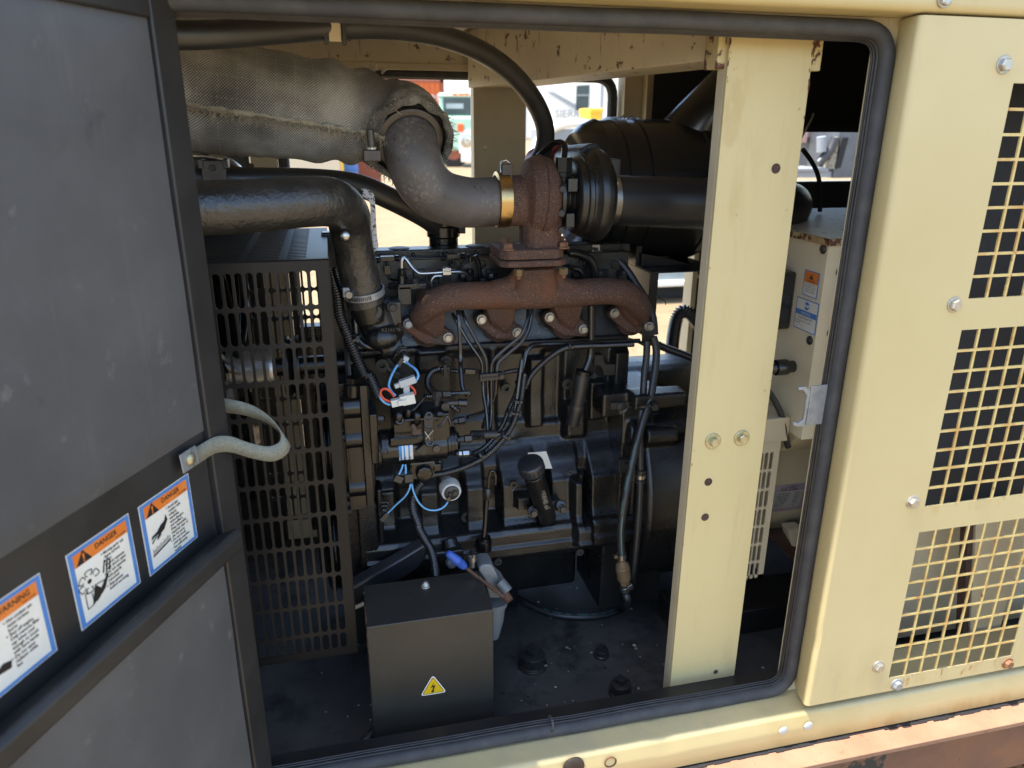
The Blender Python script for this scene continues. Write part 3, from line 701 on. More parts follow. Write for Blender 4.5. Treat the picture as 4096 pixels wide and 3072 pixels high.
def cap_hand(b, q):
    pg(b, q, [(.10, .22), (.20, .20), (.30, .24), (.44, .22), (.46, .30), (.36, .33), (.30, .30), (.22, .36), (.26, .44), (.20, .47), (.12, .38)])
    for i in range(5): pg(b, q, [(.14+i*.05, .50), (.155+i*.05, .50), (.165+i*.05, .60), (.15+i*.05, .60)])
z8 = lambda x, y: PD(x/1.6588, 1800+y/1.6588, -.0055)
S1 = [z8(912, 380), z8(1246, 155), z8(1312, 578), z8(995, 838)]
S2 = [z8(430, 697), z8(848, 428), z8(936, 875), z8(543, 1203)]
sticker(S1, 'DANGER', '3191135501', ['*Avoid skin', 'contact with', 'exhaust', 'manifolds,', 'turbochargers', 'and mufflers.', 'Keep flammable', 'materials clear of', 'the hot parts', '*Do not touch', 'until the machine', 'has sufficiently', 'cooled'], hot_hand)
sticker(S2, 'DANGER', '3191135001', ['*Moving parts can', 'cause serious', 'injury', '*Do not operate', 'with doors open', '*Do not operate', 'with guards', 'removed', '*Stop genset', 'before servicing'], fan_hand)
l3 = z8(258, 815); l3b = z8(382, 1325); hS = S2[0][1]-S2[3][1]; wS = S2[0][0]-S2[1][0]
lr = (l3[0]+l3b[0])/2
sticker([(lr+wS, l3[1]), (lr, l3[1]), (lr, l3b[1]), (lr+wS, l3b[1])], 'WARNING', '3191135101', ['*Hot coolant can', 'cause serious', 'burns', '*Shut off engine.', 'Only remove filler', 'cap when cool', 'enough to touch', 'with bare hands', '*Do not open', 'radiator while', 'hot'], cap_hand)

# strap holding the door
ST = thing('door_strap', 'woven grey green check strap looping from the open door towards the bay', 'strap', PD(0, 0) and door(*ZPd(850, 265), 0))
l_, z_ = ZPd(850, 265, .003); tp = door(l_, z_, .004)
b = MB(); b.box((-.017, -.013, 0), (.015, .013, .0016), 'galvanised', ax=(-DD, (UP*1.0+DD*.1).normalized(), DNn), o=tp); tb = b.build('end_tab', ST, bevel=.0008)
bolt(tp+DNn*.0015, DNn, .0085, .005, 'yellow_zinc', tb, 'dome', name='screw')
zs_ = lambda x, y, Y: P(x/1.127, 1600+y/1.127, Y)
cl = [tp-DD*.004+DNn*.003, zs_(905, 240, -.055), zs_(970, 203, -.035), zs_(1040, 200, -.02), zs_(1130, 228, -.015), zs_(1215, 243, -.01), zs_(1270, 222, -.004), zs_(1287, 180, .004), zs_(1262, 138, .012), zs_(1205, 85, .02), zs_(1130, 48, .028), zs_(1040, 28, .034), zs_(985, 25, .036)]
wd = [UP]*13; cs = spline(cl, 6); up_ = []
tl = [0, 0, -.1, -.1, .05, .1, .25, .6, .45, .4, .3, .25, .25]; tw = lerps(tl, len(cs)); vs = []
for p, t in zip(cs, tw):
    d_ = (V(-.9*t, -.25*t, 1)).normalized()*.0114; vs += [p+d_, p-d_]
b = MB(); b.add(vs, [[2*i, 2*i+1, 2*i+3, 2*i+2] for i in range(len(cs)-1)], 'strap_web'); b.build('webbing', ST, solid=.0015, ang=30)
# ================================================================== ENGINE
ENG = thing('diesel_engine', 'black four cylinder diesel engine with rusty exhaust manifold and turbocharger in the bay', 'engine', (.35, .45, .55))
def sst(a, b, x):
    t = max(0., min(1., (x-a)/(b-a))) if a != b else float(x > a); return t*t*(3-2*t)
BY = .43
def bx(px, py): p = D(px, py, BY); return p.x, p.z
ex0, ex1 = D(770, 900, BY).x, D(1348, 850, BY).x
# ---- crankcase wall as cast relief: depth profile over height, pockets and ribs
kn = [(552, .452, .452), (640, .448, .448), (688, .440, .440), (733, .430, .430), (738, .424, .424), (746, .424, .424), (752, .430, .430), (850, .430, .430), (944, .425, .425), (956, .420, .420),
      (1000, .390, .398), (1026, .372, .400), (1036, .364, .402), (1078, .361, .406), (1100, .358, .404), (1124, .350, .372), (1140, .338, .340), (1152, .334, .334), (1172, .333, .333), (1178, .326, .326), (1196, .325, .325), (1199, .335, .335), (1202, .42, .42)]
KZ = [D(1150, y, (a+c)/2).z for y, a, c in kn]
pock = [(D(975, 1080, .38).x, .030), (D(1062, 1080, .38).x, .020), (D(1258, 1075, .38).x, .014), (D(880, 1080, .38).x, .026), (D(1170, 1075, .38).x, .018)]
ribs = []   # x0,x1,z0,z1,height,soft
def rib(xa, ya, xb, yb, h, soft=.006):
    p = D(xa, yb, BY); q = D(xb, ya, BY); ribs.append((p.x, q.x, p.z, q.z, h, soft))
rib(1139, 770, 1168, 915, .020); rib(1268, 820, 1300, 900, .018); rib(1316, 755, 1352, 905, .022, .008); rib(1060, 755, 1068, 940, .008, .008); rib(905, 755, 960, 800, .008, .01)
rib(1080, 938, 1110, 950, .004, .02); rib(1174, 760, 1212, 905, -.012, .012); rib(1075, 765, 1130, 905, -.010, .012); rib(985, 770, 1050, 900, -.006, .015); rib(1218, 868, 1258, 935, .020, .012)
rib(820, 1040, 850, 1120, -.02, .01); rib(1214, 1005, 1246, 1120, .022, .01); rib(1096, 1030, 1122, 1058, .03, .004)
def blockY(x, z):
    i = 0
    while i < len(KZ)-2 and z < KZ[i+1]: i += 1
    t = max(0., min(1., (z-KZ[i])/(KZ[i+1]-KZ[i]))); t = t*t*(3-2*t)*.5+t*.5
    p = 0.
    for c_, w_ in pock: p = max(p, 1-sst(w_*.62, w_*1.08, abs(x-c_)))
    y0 = kn[i][1]+(kn[i+1][1]-kn[i][1])*t; y1 = kn[i][2]+(kn[i+1][2]-kn[i][2])*t
    y = y0+(y1-y0)*p
    for (a, b_, c_, d_, h, s_) in ribs:
        k = sst(a-s_, a+s_*.3, x)*(1-sst(b_-s_*.3, b_+s_, x))*sst(c_-s_, c_+s_*.3, z)*(1-sst(d_-s_*.3, d_+s_, z))
        y -= h*k
    return y+.0012*noise.noise(V(x*22, z*22, 0))
nx_, nz_ = 230, 300; b = MB(); vs = []; ztop, zbot = KZ[0], KZ[-1]
for j in range(nz_+1):
    z = ztop+(zbot-ztop)*j/nz_
    for i in range(nx_+1):
        x = ex0+(ex1-ex0)*i/nx_; vs.append(V(x, blockY(x, z), z))
b.add(vs, [[j*(nx_+1)+i, (j+1)*(nx_+1)+i, (j+1)*(nx_+1)+i+1, j*(nx_+1)+i+1] for j in range(nz_) for i in range(nx_)], 'cast_black')
# returns at the two ends and behind
b.add([V(ex1, blockY(ex1, z), z) for z in [ztop+(zbot-ztop)*j/60 for j in range(61)]]+[V(ex1, .62, z) for z in [ztop+(zbot-ztop)*j/60 for j in range(61)]], [[j, j+1, j+62, j+61] for j in range(60)], 'cast_black')
b.box((ex0, .47, zbot), (ex1-.002, .62, ztop), 'cast_black')
BLK = b.build('engine_block', ENG, ang=70)
# head and valve cover
zc1 = D(1100, 533, .47).z; zc0 = D(1100, 549, .47).z
xv0, xv1 = D(800, 540, .47).x, D(1362, 540, .47).x
b = MB(); b.box((xv0, .47, zc0-.004), (xv1, .51, zc1), 'cast_black'); VC = b.build('valve_cover', ENG, bevel=.003)
for px in (862, 1028): b = MB(); c = D(px, 529.5, .49); b.lathe(V(c.x, .492, zc1-.001), UP, [(0, .021), (.002, .0205), (.003, .018), (.003, .0001)], 'cast_dusty', 24); b.build('cover_cap', VC)
b = MB(); c = D(1068, 527, .49); b.box((c.x, .474, zc1), (c.x+.062, .506, zc1+.002), 'alloy_cast'); o_ = b.build('cover_plate', VC)
b = MB(); b.text('JOHN DEERE', V(c.x+.014, .480, zc1+.0022), XP, V(0, 1, 0), .0065, 'ink_black'); b.build('cover_lettering', VC, smooth=False)
b = MB(); b.box((xv0, .452, D(1100, 745, .45).z), (xv1-.01, .60, zc0), 'cast_dusty'); b.build('cylinder_head', ENG, bevel=.002)
b = MB(); c = D(960, 512, .53); b.lathe(V(c.x, .545, c.z-.03), UP, [(0, .030), (.028, .030), (.03, .034), (.05, .034), (.052, .030), (.075, .030)], 'black_paint', 28)
b.box((c.x+.03, .535, c.z+.005), (c.x+.045, .55, c.z+.018), 'black_paint'); b.build('breather_clamp', ENG, bevel=.001)
# oil pan rail below the flange, sump
b = MB(); b.box((ex0+.04, .47, .60), (ex1-.08, .62, zbot+.004), 'cast_black'); b.box((ex0+.12, .48, .545), (ex1-.22, .60, .61), 'cast_black'); b.build('oil_pan', ENG, bevel=.01, seg=3)
for (x, y, Y) in ((85, 1545, .323), (765, 1465, .323)):
    bolt(ZD(x, y, Y), FRONT, .008, .004, 'cast_edge', BLK, 'plug', name='drain_plug')
def plugp(p, r=.0115, h=.009, m='cast_dusty'): return bolt(p, FRONT, r, h, m, BLK, 'plug', name='core_plug')
plugp(ZD(150, 105, .422)); plugp(ZD(655, 65, .418)); plugp(ZC(1250, 1575, .375), .0115); plugp(ZC(1665, 1295, .352), .0085, .006); plugp(ZA(630, 1540, .40), .013, .01); bolt(ZD(680, 800, .352), FRONT, .0055, .004, 'cast_edge', BLK, 'plug', name='core_plug')
b = MB(); pad = [(1130, 1235), (1215, 1230), (1225, 1290), (1250, 1320), (1340, 1320), (1350, 1400), (1330, 1425), (1225, 1430), (1210, 1370), (1180, 1335), (1130, 1330)]
b.prism([ZB(x, y, .412) for x, y in pad], V(0, .02, 0), 'cast_dusty'); b.build('cast_pad', BLK, bevel=.002, label='dusty machined pad on the upper crankcase')
b = MB(); lb = [D(1140, 978, .362), D(1180, 975, .362), D(1193, 1012, .362), D(1150, 1014, .362)]; b.prism(lb, V(0, .0004, 0), 'sticker_white'); b.build('paper_label', BLK, smooth=False, label='torn pale label behind the oil filler')
# ---- exhaust manifold
my = .355
b = MB()
b.tube(spline([D(900, 694, .404), D(908, 680, .385), D(934, 657, .363), D(975, 641, my), D(1060, 638, my), D(1157, 636, my-.005), D(1240, 633, my), D(1310, 629, my), D(1356, 637, .36), D(1382, 664, .374), D(1386, 690, .402)], 6),
       [.014, .021, .0245, .026, .026, .028, .026, .026, .026, .024, .015], 'rust_iron', 18)
ports = [((882, 699), (968, 729)), ((1040, 690), (1117, 718)), ((1187, 685), (1260, 711)), ((1328, 676), (1398, 706))]
for (p, q) in ports:
    a, c = D(*p, .405), D(*q, .405); dv = (c-a).normalized()
    pr = []; wn = V(-dv.z, 0, dv.x)
    ln = (c-a).length
    for k in range(13): t = PI/2+PI*k/12; pr.append(a+dv*(.0145*math.cos(t))+wn*(.0145*math.sin(t)))
    pr.append(a+dv*ln*.5-wn*.026)
    for k in range(13): t = -PI/2+PI*k/12; pr.append(c+dv*(.0145*math.cos(t))+wn*(.0145*math.sin(t)))
    pr.append(a+dv*ln*.5+wn*.026)
    b.prism([x-V(0, .010, 0) for x in pr], V(0, .020, 0), 'rust_iron')
    m_ = (a+c)*.5; cx_ = (p[0]+q[0])/2
    k0_ = 14 if p[0] < 900 else 36
    fr_ = [(cx_-k0_, 648, .345), (p[0]+16, p[1]-6, .372), (p[0]+22, p[1]+14, .392), (q[0]-22, q[1]+2, .392), (q[0]-9, q[1]-16, .380), (cx_+40, 652, .350), (cx_+34, 636, .345), (cx_-k0_+8, 636, .345)]
    fp = [D(x, y, Y) for x, y, Y in fr_]; bp_ = [V(v.x, .418, v.z) for v in fp]; n8 = len(fp)
    b.add(fp+bp_, [list(range(n8)), list(range(2*n8-1, n8-1, -1))]+[[(i+1) % n8, i, i+n8, (i+1) % n8+n8] for i in range(n8)], 'rust_iron')
# pedestal under the turbo flange
for dx_ in (-.022, 0, .022): b.tube([D(1157, 640, my-.01)+V(dx_*1.2, 0, 0), D(1157, 600, .335)+V(dx_, 0, 0), D(1157, 575, .33)+V(dx_*.9, 0, 0)], [.022, .019, .020], 'rust_iron', 14)
for sx_ in (-1, 1): b.tube(spline([D(1157+sx_*85, 628, my-.003), D(1157+sx_*52, 612, my-.008), D(1157+sx_*36, 585, .335)], 5), [.022, .016, .010], 'rust_iron', 12)
fl0 = D(1084, 582, .275); fl1 = D(1231, 562, .275)
def flange(mb, z0, z1, x0, x1, y0, y1, m, ch=.014):
    pts = [(x0+ch, y0), (x1-ch, y0), (x1, y0+ch), (x1, y1), (x0, y1), (x0, y0+ch)]
    mb.prism([V(x, y, z0) for x, y in pts], V(0, 0, z1-z0), m)
flange(b, fl0.z, fl1.z, fl0.x, fl1.x, .282, .385, 'rust_iron')
MAN = b.build('exhaust_manifold', ENG, remesh=.0023, smo=4, label='rust brown cast exhaust manifold with four ports')
for k, (p, q) in enumerate(ports):
    for j, e in enumerate((p, q)):
        bolt(D(*e, .3935), FRONT, .0080, .0085, 'zinc' if (k, j) != (0, 0) else 'galvanised', MAN, wash=.0102)
    a, c = D(*p, .42), D(*q, .42); b = MB(); b.lathe((a+c)/2+V(0, 0, -.002), FRONT, [(-.012, .031), (.004, .031), (.006, .028), (.006, .0001)], 'rust_iron_dark', 28); b.build('port_boss', MAN)
for px, py in ((1120, 593), (1217, 590)): bolt(D(px, py-10, .296), V(0, 0, -1), .0088, .011, 'brass', MAN, name='flange_nut'); bolt(D(px, py+3, .296), V(0, 0, -1), .0045, .006, 'rusty_bolt', MAN, 'round', name='stud')
# ---- turbocharger
TY = .335; zt0 = fl1.z+.0015
b = MB(); flange(b, zt0, D(1150, 540, .28).z, fl0.x+.001, D(1226, 560, .275).x, .284, .385, 'rust_iron')
tc = D(1163, 424, TY); tw = pxm(TY, 39); tr = pxm(TY, 83)
b.lathe(tc-XP*tw, XP, [(0, tr*.45), (.002, tr*.62), (tw*.35, tr*.90), (tw*.8, tr*.995), (tw*1.2, tr*.995), (tw*1.65, tr*.90), (tw*2-.002, tr*.66), (tw*2, tr*.45)], 'rust_iron', 40)
nk = [D(1165, 452, TY), D(1166, 500, TY), D(1163, 545, TY)]
for dx_ in (-.011, .011):
    for dy in (-.02, .015): b.tube([p+V(dx_, dy, 0) for p in nk], [.026, .024, .022], 'rust_iron', 14)
ol = D(1092, 434, TY); b.cyl(ol, V(tc.x, ol.y, ol.z), pxm(TY, 52), 'rust_iron', n=30)
TUR = b.build('turbocharger', ENG, remesh=.0022, smo=4, label='turbocharger with a rust brown turbine scroll and a black compressor')
b = MB(); b.tube([V(tc.x+.002*math.sin(t*2), TY-.0005+math.cos(t)*-(tr+.0006), tc.z+math.sin(t)*(tr+.0006)) for t in [i*PI/20-.9 for i in range(33)]], .0012, 'rust_iron_dark', 6); b.build('casting_seam', TUR)
for px, py in ((1108, 537), (1252-8, 536), (1083+10, 526), (1210, 528)):
    Yb = .296 if py > 530 else .365
    bolt(V(D(px, py, Yb).x if py < 530 else (fl0.x+.016 if px < 1150 else D(1218, 560, .29).x), Yb, D(1150, 540, .28).z), UP, .0088, .010, 'rusty_bolt', TUR, wash=.012)
# centre housing
cc = D(1215, 424, TY); x0 = tc.x+tw*.9
b = MB(); b.lathe(V(x0, cc.y, cc.z), XP, [(0, .052), (.008, .053), (.010, .036), (.020, .033), (.030, .046), (.036, .048)], 'cast_black', 30); b.box((x0+.008, TY-.055, cc.z+.012), (x0+.026, TY, cc.z+.035), 'cast_black'); b.box((x0+.008, TY-.05, cc.z-.05), (x0+.024, TY, cc.z-.025), 'cast_black')
b.build('centre_housing', TUR, bevel=.0015)
for py in (408, 460, 497): bolt(D(1213, py, TY-.056), FRONT if py == 408 else V(-.3, -1, 0), .007, .008, 'cast_edge', TUR)
# oil feed banjo on top
b = MB(); p = D(1217, 398, .30); b.lathe(p, UP, [(0, .010), (.012, .010), (.013, .0125), (.020, .0125), (.021, .015), (.046, .015)], 'black_paint', 6); b.tube(spline([p+V(0, 0, .045), p+V(.002, .01, .066), p+V(-.01, .03, .068), p+V(-.03, .06, .045)], 6), .0055, 'black_paint', 10); b.build('oil_feed', TUR, smooth=False)
# compressor
kx0, kx1 = D(1229, 422, TY).x, D(1312, 422, TY).x; kz = D(1270, 423, TY).z; kr = pxm(TY, 97); kw = kx1-kx0
b = MB(); b.lathe(V(kx0, TY, kz), XP, [(0, kr*.60), (.001, kr*.72), (kw*.08, kr*.80), (kw*.22, kr*.82), (kw*.23, kr*.86), (kw*.34, kr*.90), (kw*.36, kr*.84), (kw*.42, kr*.86), (kw*.52, kr*.97), (kw*.66, kr), (kw*.80, kr*.96), (kw*.92, kr*.82), (kw*.97, kr*.7), (kw, kr*.58), (kw*1.02, kr*.5)], 'cast_black', 48)
b.tube(spline([V(kx0+kw*.66, TY+.02, kz+kr*.78), V(kx0+kw*.60, TY+.09, kz+kr*.74), V(kx0+kw*.55, TY+.16, kz+kr*.68)], 5), .026, 'cast_black', 16)
b.box((kx0+kw*.80, TY-.045, kz+.035), (kx0+kw*1.08, TY-.012, kz+.066), 'cast_black')
b.build('compressor_housing', TUR, bevel=.002, ang=40)
b = MB(); c = V(kx0+kw*.53, TY+.17, kz+kr*.66); b.tube(spline([c, c+V(-.01, .05, 0), c+V(-.02, .12, -.01)], 5), .031, 'red_duct', 20); clampband(b, c+V(0, .012, 0), V(-.1, 1, 0), .032, .012, 'steel'); b.build('charge_hose', TUR)
# V band clamp
vc = D(1084, 431, TY); vr = pxm(TY, 57)
b = MB(); b.lathe(vc-XP*.0125, XP, [(0, vr*.86), (.002, vr*.99), (.006, vr*1.0), (.0125, vr*1.0), (.019, vr*1.0), (.023, vr*.99), (.025, vr*.86)], 'gold_clamp', 44, caps=False); VB = b.build('band_clamp', TUR, label='straw gold V band clamp on the turbine outlet')
b = MB(); tt = vc+V(.004, -.012, vr*.96); b.box((-.008, -.010, -.010), (.010, .010, .014), 'dull_steel', ax=(XP, V(0, 1, 0), UP), o=tt); b.tube([tt+V(-.010, -.006, .0), tt+V(-.010, -.002, .018), tt+V(0, 0, .021), tt+V(.007, .0, .016)], .0024, 'steel', 8)
b.build('clamp_bolt', VB, bevel=.003)
# ---- bolts, bosses and cast ribs on the head behind the manifold
HD = MB()
for px in (905, 960, 1010, 1062, 1245, 1300, 1345):
    p = D(px, 592, .45); HD.box((-.012, -.006, -.020), (.012, .01, .010), 'cast_black', ax=(XP, V(0, 1, 0), UP), o=p)
for px in (880, 985, 1040, 1270, 1330): p = D(px, 572, .447); HD.cyl(p, p+V(0, .02, 0), .010, 'cast_black', n=16)
HD.box((xv0+.03, .440, D(1100, 612, .44).z-.004), (xv1-.03, .46, D(1100, 612, .44).z), 'cast_black'); HDo = HD.build('head_rib', ENG, bevel=.0025)
for px, py in ((872, 601), (935, 601), (1000, 600), (1062, 600), (1245, 596), (1296, 595), (1345, 594), (848, 622)): bolt(D(px, py, .440), UP, .0068, .009, 'bolt_dark', HDo, wash=.0088)
for k in range(9): bolt(V(xv0+.02+(xv1-xv0-.04)*k/8, .4695, zc0+.006), FRONT, .0042, .004, 'bolt_dark', VC, 'dome', name='screw')
b = MB(); b.text('CAP 30 Nm', D(985, 566, .4475), XP, UP, .007, 'cast_edge', bold=.01); b.text('RE 505', D(1262, 566, .4475), XP, UP, .007, 'cast_edge', bold=.01); b.build('cast_number', ENG, smooth=False) if 0 else None
# ---- injectors and fuel return rail along the head
b = MB(); b.tube([ZA(540, 388, .435), ZA(1300, 365, .435), ZA(2030, 345, .435)], .0024, 'black_paint', 10)
for (x, y) in ((690, 370), (1420, 345)):
    b.box((-.013, -.005, -.0045), (.013, .005, .0045), 'black_paint', ax=(XP, V(0, 1, 0), UP), o=ZA(x, y, .43)); b.cyl(ZA(x+85, y-4, .43), ZA(x+125, y-4, .43), .0062, 'black_paint', n=6); b.cyl(ZA(x-85, y+18, .43), ZA(x-140, y+18, .43), .0062, 'black_paint', n=6)
    b.cyl(ZA(x, y+30, .43), ZA(x, y+80, .43), .0028, 'black_paint'); b.box((-.0062, -.005, -.0085), (.0062, .005, .0085), 'black_paint', ax=(XP, V(0, 1, 0), UP), o=ZA(x, y+125, .43))
b.tube(spline([ZA(692, 520, .43), ZA(700, 575, .428), ZA(740, 605, .425), ZA(800, 608, .42)], 5), .0026, 'black_paint', 8)
b.build('return_rail', ENG, bevel=.001)
def injector(x, y, Y):
    q = lambda dx, dy, k=0: ZA(x+dx, y+dy, Y+k)
    m = MB(); m.cyl(q(0, 75), q(0, 190), .0074, 'cast_black', n=18); m.lathe(q(0, 60), UP, [(-.010, .0065), (-.004, .0088), (.006, .0088), (.009, .006)], 'black_paint', 6); m.box((-.014, -.010, -.008), (.040, .010, .003), 'cast_black', ax=(XP, V(0, 1, 0), UP), o=q(40, 190)); m.box((-.014, -.01, -.035), (.012, .01, 0), 'cast_black', ax=(XP, V(0, 1, 0), UP), o=q(30, 200))
    o = m.build('injector', ENG, bevel=.0015); bolt(q(155, 165), UP, .0070, .008, 'cast_edge', o, wash=.009)
injector(848, 470, .40); injector(1600, 470, .405)
b = MB()
b.tube(spline([ZA(848, 480, .40), ZA(850, 400, .40), ZA(872, 365, .40), ZA(905, 385, .398), ZA(960, 460, .394), ZA(1010, 510, .39), ZA(1060, 535, .388), ZA(1200, 530, .386), ZA(1330, 520, .385)], 6), .0031, 'steel', 10)
b.tube(spline([ZA(1390, 495, .385), ZA(1450, 490, .387), ZA(1500, 465, .392), ZA(1545, 400, .396), ZA(1575, 345, .40), ZA(1600, 345, .405), ZA(1605, 420, .405)], 6), .0031, 'black_paint', 10)
b.tube(spline([ZA(1390, 520, .385), ZA(1500, 520, .388), ZA(1560, 545, .392), ZA(1590, 600, .40)], 6), .0030, 'steel', 10)
b.tube(spline([ZA(1290, 565, .385), ZA(1215, 570, .385), ZA(1180, 620, .386), ZA(1185, 680, .388), ZA(1225, 730, .39)], 6), .0030, 'steel', 10)
b.build('injector_pipe', ENG); b = MB(); b.box((-.0082, -.005, -.0075), (.0085, .003, .0065), 'steel', ax=(XP, V(0, 1, 0), UP), o=ZA(1345, 510, .383)); b.box((-.006, -.007, -.002), (.006, -.004, .002), 'steel', ax=(XP, V(0, 1, 0), UP), o=ZA(1350, 500, .383)); b.cyl(ZA(1345, 475, .383), ZA(1345, 458, .383), .0055, 'steel', n=10); b.build('pipe_clip', ENG, bevel=.002)
b = MB(); b.tube(spline([ZA(1660, 335, .42), ZA(1700, 430, .42), ZA(1725, 620, .42)], 4), .0045, 'black_paint', 8); b.build('leak_off_pipe', ENG); b = MB()
b.tube(spline([ZB(890, 262, .42), ZB(990, 275, .42), ZB(1090, 330, .42), ZB(1130, 420, .42), ZB(1130, 500, .42)], 6), .0088, 'pipe_black', 12); b.build('breather_pipe', ENG); b = MB(); b.tube(spline([ZB(880, 400, .425), ZB(960, 410, .425), ZB(1010, 460, .425), ZB(1015, 510, .425)], 5), .004, 'black_paint', 8); b.build('breather_pipe', ENG)
b = MB(); pts = [(455, 172), (540, 180), (600, 215), (630, 265), (640, 450), (655, 760), (675, 880), (672, 935), (600, 998), (585, 960), (560, 760), (535, 600), (565, 560), (578, 520), (575, 380), (555, 320), (500, 282), (470, 275)]
zz = zoom(1300, 700, 3.16); b.prism([zz(x, y, .385) for x, y in pts], V(0, .006, 0), 'flaked_white'); b.build('lifting_eye', ENG, bevel=.001, label='flaked pale lifting eye beside the coolant hose')
# ---- thermostat housing
ty = .345
b = MB(); b.cyl(D(782, 618, .335), D(801, 690, ty), .033, 'cast_black', .028, 24)
b.cyl(D(801, 660, ty+.015), D(835, 735, ty+.02), .036, 'cast_black', n=24); b.box((D(835, 655, ty).x, ty-.006, D(835, 700, ty).z), (D(866, 655, ty).x, ty+.05, D(835, 652, ty).z), 'cast_black')
b.ell(D(828, 728, ty-.006), (.034, .030, .026), 'cast_black'); b.box((D(800, 700, ty).x, ty, D(820, 760, ty).z), (D(862, 700, ty).x, ty+.07, D(820, 690, ty).z), 'cast_black')
b.cyl(D(824, 751, ty-.01), D(868, 749, ty-.01), .0195, 'cast_black', n=20); b.cyl(D(858, 760, ty-.012), D(868, 775, ty-.03), .018, 'cast_black', n=16)
TH = b.build('thermostat_housing', ENG, remesh=.0022, smo=3)
bolt(ZA(745, 905, ty-.008), FRONT, .0072, .008, 'cast_edge', TH, wash=.0098); bolt(ZA(548, 958, ty-.022), V(-.1, -1, .1), .0132, .006, 'cast_dusty', TH, 'plug', name='sender_plug'); bolt(ZA(548, 955, ty-.026), FRONT, .0048, .003, 'bolt_dark', TH, 'round', name='sender_pin')
b = MB(); b.text('R516178', ZA(625, 1185, ty-.037), XP, UP, .0095, 'cast_dusty', bold=.01); b.build('cast_number', TH, smooth=False)
b = MB(); c = ZA(850, 1385, ty-.035); dv = (ZA(880, 1455, ty-.055)-c).normalized(); b.lathe(c, dv, [(0, .0115), (.006, .0115)], 'dull_steel', 6); b.lathe(c+dv*.008, dv, [(0, .009), (.003, .0093), (.004, .007), (.015, .006), (.017, .004)], 'rubber', 16); b.build('temperature_sender', TH, bevel=.001, ang=50)
b = MB(); b.cyl(ZA(590, 1345, ty), ZA(628, 1345, ty), .0095, 'black_paint', n=6); b.tube(spline([ZA(590, 1350, ty), ZA(480, 1345, ty), ZA(395, 1300, ty+.004), ZA(345, 1210, ty+.008), ZA(335, 1050, ty+.012), ZA(325, 860, ty+.02), ZA(310, 780, ty+.03)], 6), .0070, 'pipe_black', 14); b.build('coolant_pipe', ENG, label='bent gloss black steel coolant pipe')
b = MB(); c = ZA(1335, 1505, .405); b.lathe(c, FRONT, [(-.01, .0125), (0, .0125), (.004, .0115), (.004, .0001)], 'cast_black', 24); b.build('clip_boss', BLK); bolt(c+V(0, -.004, 0), FRONT, .0070, .007, 'bolt_dark', BLK, wash=.009)
b = MB(); arm = [(560, 1500), (620, 1470), (690, 1500), (700, 1560), (740, 1600), (840, 1640), (840, 1720), (760, 1720), (690, 1620), (600, 1615), (560, 1570)]
b.prism([ZA(x, y, .402) for x, y in arm], V(0, .02, 0), 'cast_black'); b.build('pivot_arm', BLK, bevel=.003)
# ---- front gear case at the left end of the block
gy = .315
gx0, gx1 = P(1385, 1800, gy).x, P(1452, 1800, gy).x
b = MB(); gz = lambda yy, Y=gy: ZU(200, yy, Y).z
b.box((gx0, gy, gz(1395)), (gx1, .37, gz(385)), 'black_paint')
for yy, rr_ in ((440, .024), (740, .022), (1200, .022)): b.cyl(V(gx0, gy+.016, gz(yy)), V(gx1, gy+.016, gz(yy)), rr_, 'black_paint', n=24)
b.box((gx0+.004, gy-.001, gz(1150)), (gx1-.002, .37, gz(800)), 'black_paint')
b.cyl(ZU(140, 372, gy+.02), ZU(145, 200, gy+.02), .0165, 'black_paint', n=24); b.lathe(ZU(145, 200, gy+.02), UP, [(0, .0172), (.002, .0172), (.003, .014), (.013, .014)], 'black_paint', 6)
GC = b.build('gear_case', ENG, bevel=.003, seg=3)
b = MB(); b.box((gx1+.0005, gy+.01, gz(1400)), (gx1+.016, .40, gz(240)), 'cast_black'); b.build('gear_case_flange', GC, bevel=.002)
for yy in (445, 725, 1285, 1360, 1440): bolt(V(gx0-.0005, gy+.018, gz(yy)), XM, .0078, .009, 'bolt_dark', GC, wash=.0098)
b = MB(); b.box((gx0+.012, gy+.02, .60), (gx1+.02, .46, gz(1397)), 'cast_black'); b.box((gx1+.02, gy+.03, .575), (D(835, 1200, gy).x, .40, gz(1290)), 'cast_black'); b.build('engine_mount', ENG, bevel=.006, seg=3)
b = MB(); c = ZU(445, 1370, gy+.03); b.lathe(c, V(-.1, -1, -.1), [(-.006, .0145), (0, .0145), (.001, .011), (.008, .011), (.009, .008), (.016, .007), (.018, .004)], 'bolt_dark', 6); b.build('pressure_switch', ENG, bevel=.001)
b = MB(); b.lathe(V(-.055, .47, 1.02), XP, [(0, .07), (.012, .085), (.02, .075), (.03, .085), (.042, .085), (.05, .06), (.10, .06)], 'black_paint', 32); b.lathe(V(-.06, .50, .78), XP, [(0, .10), (.012, .115), (.02, .105), (.03, .115), (.06, .115), (.07, .07), (.12, .07)], 'black_paint', 36); b.box((-.02, .36, .60), (.05, .62, 1.19), 'cast_black'); b.box((-.06, .52, .85), (.0, .66, 1.10), 'cast_black'); b.box((-.02, .47, .60), (ex0+.01, .50, 1.455), 'cast_black'); b.box((-.085, .62, .62), (.0, .66, 1.235), 'cast_black'); b.build('pulley_occluder', ENG, bevel=.004)  # pulleys with boxes added to block the bright yard behind the guard slots
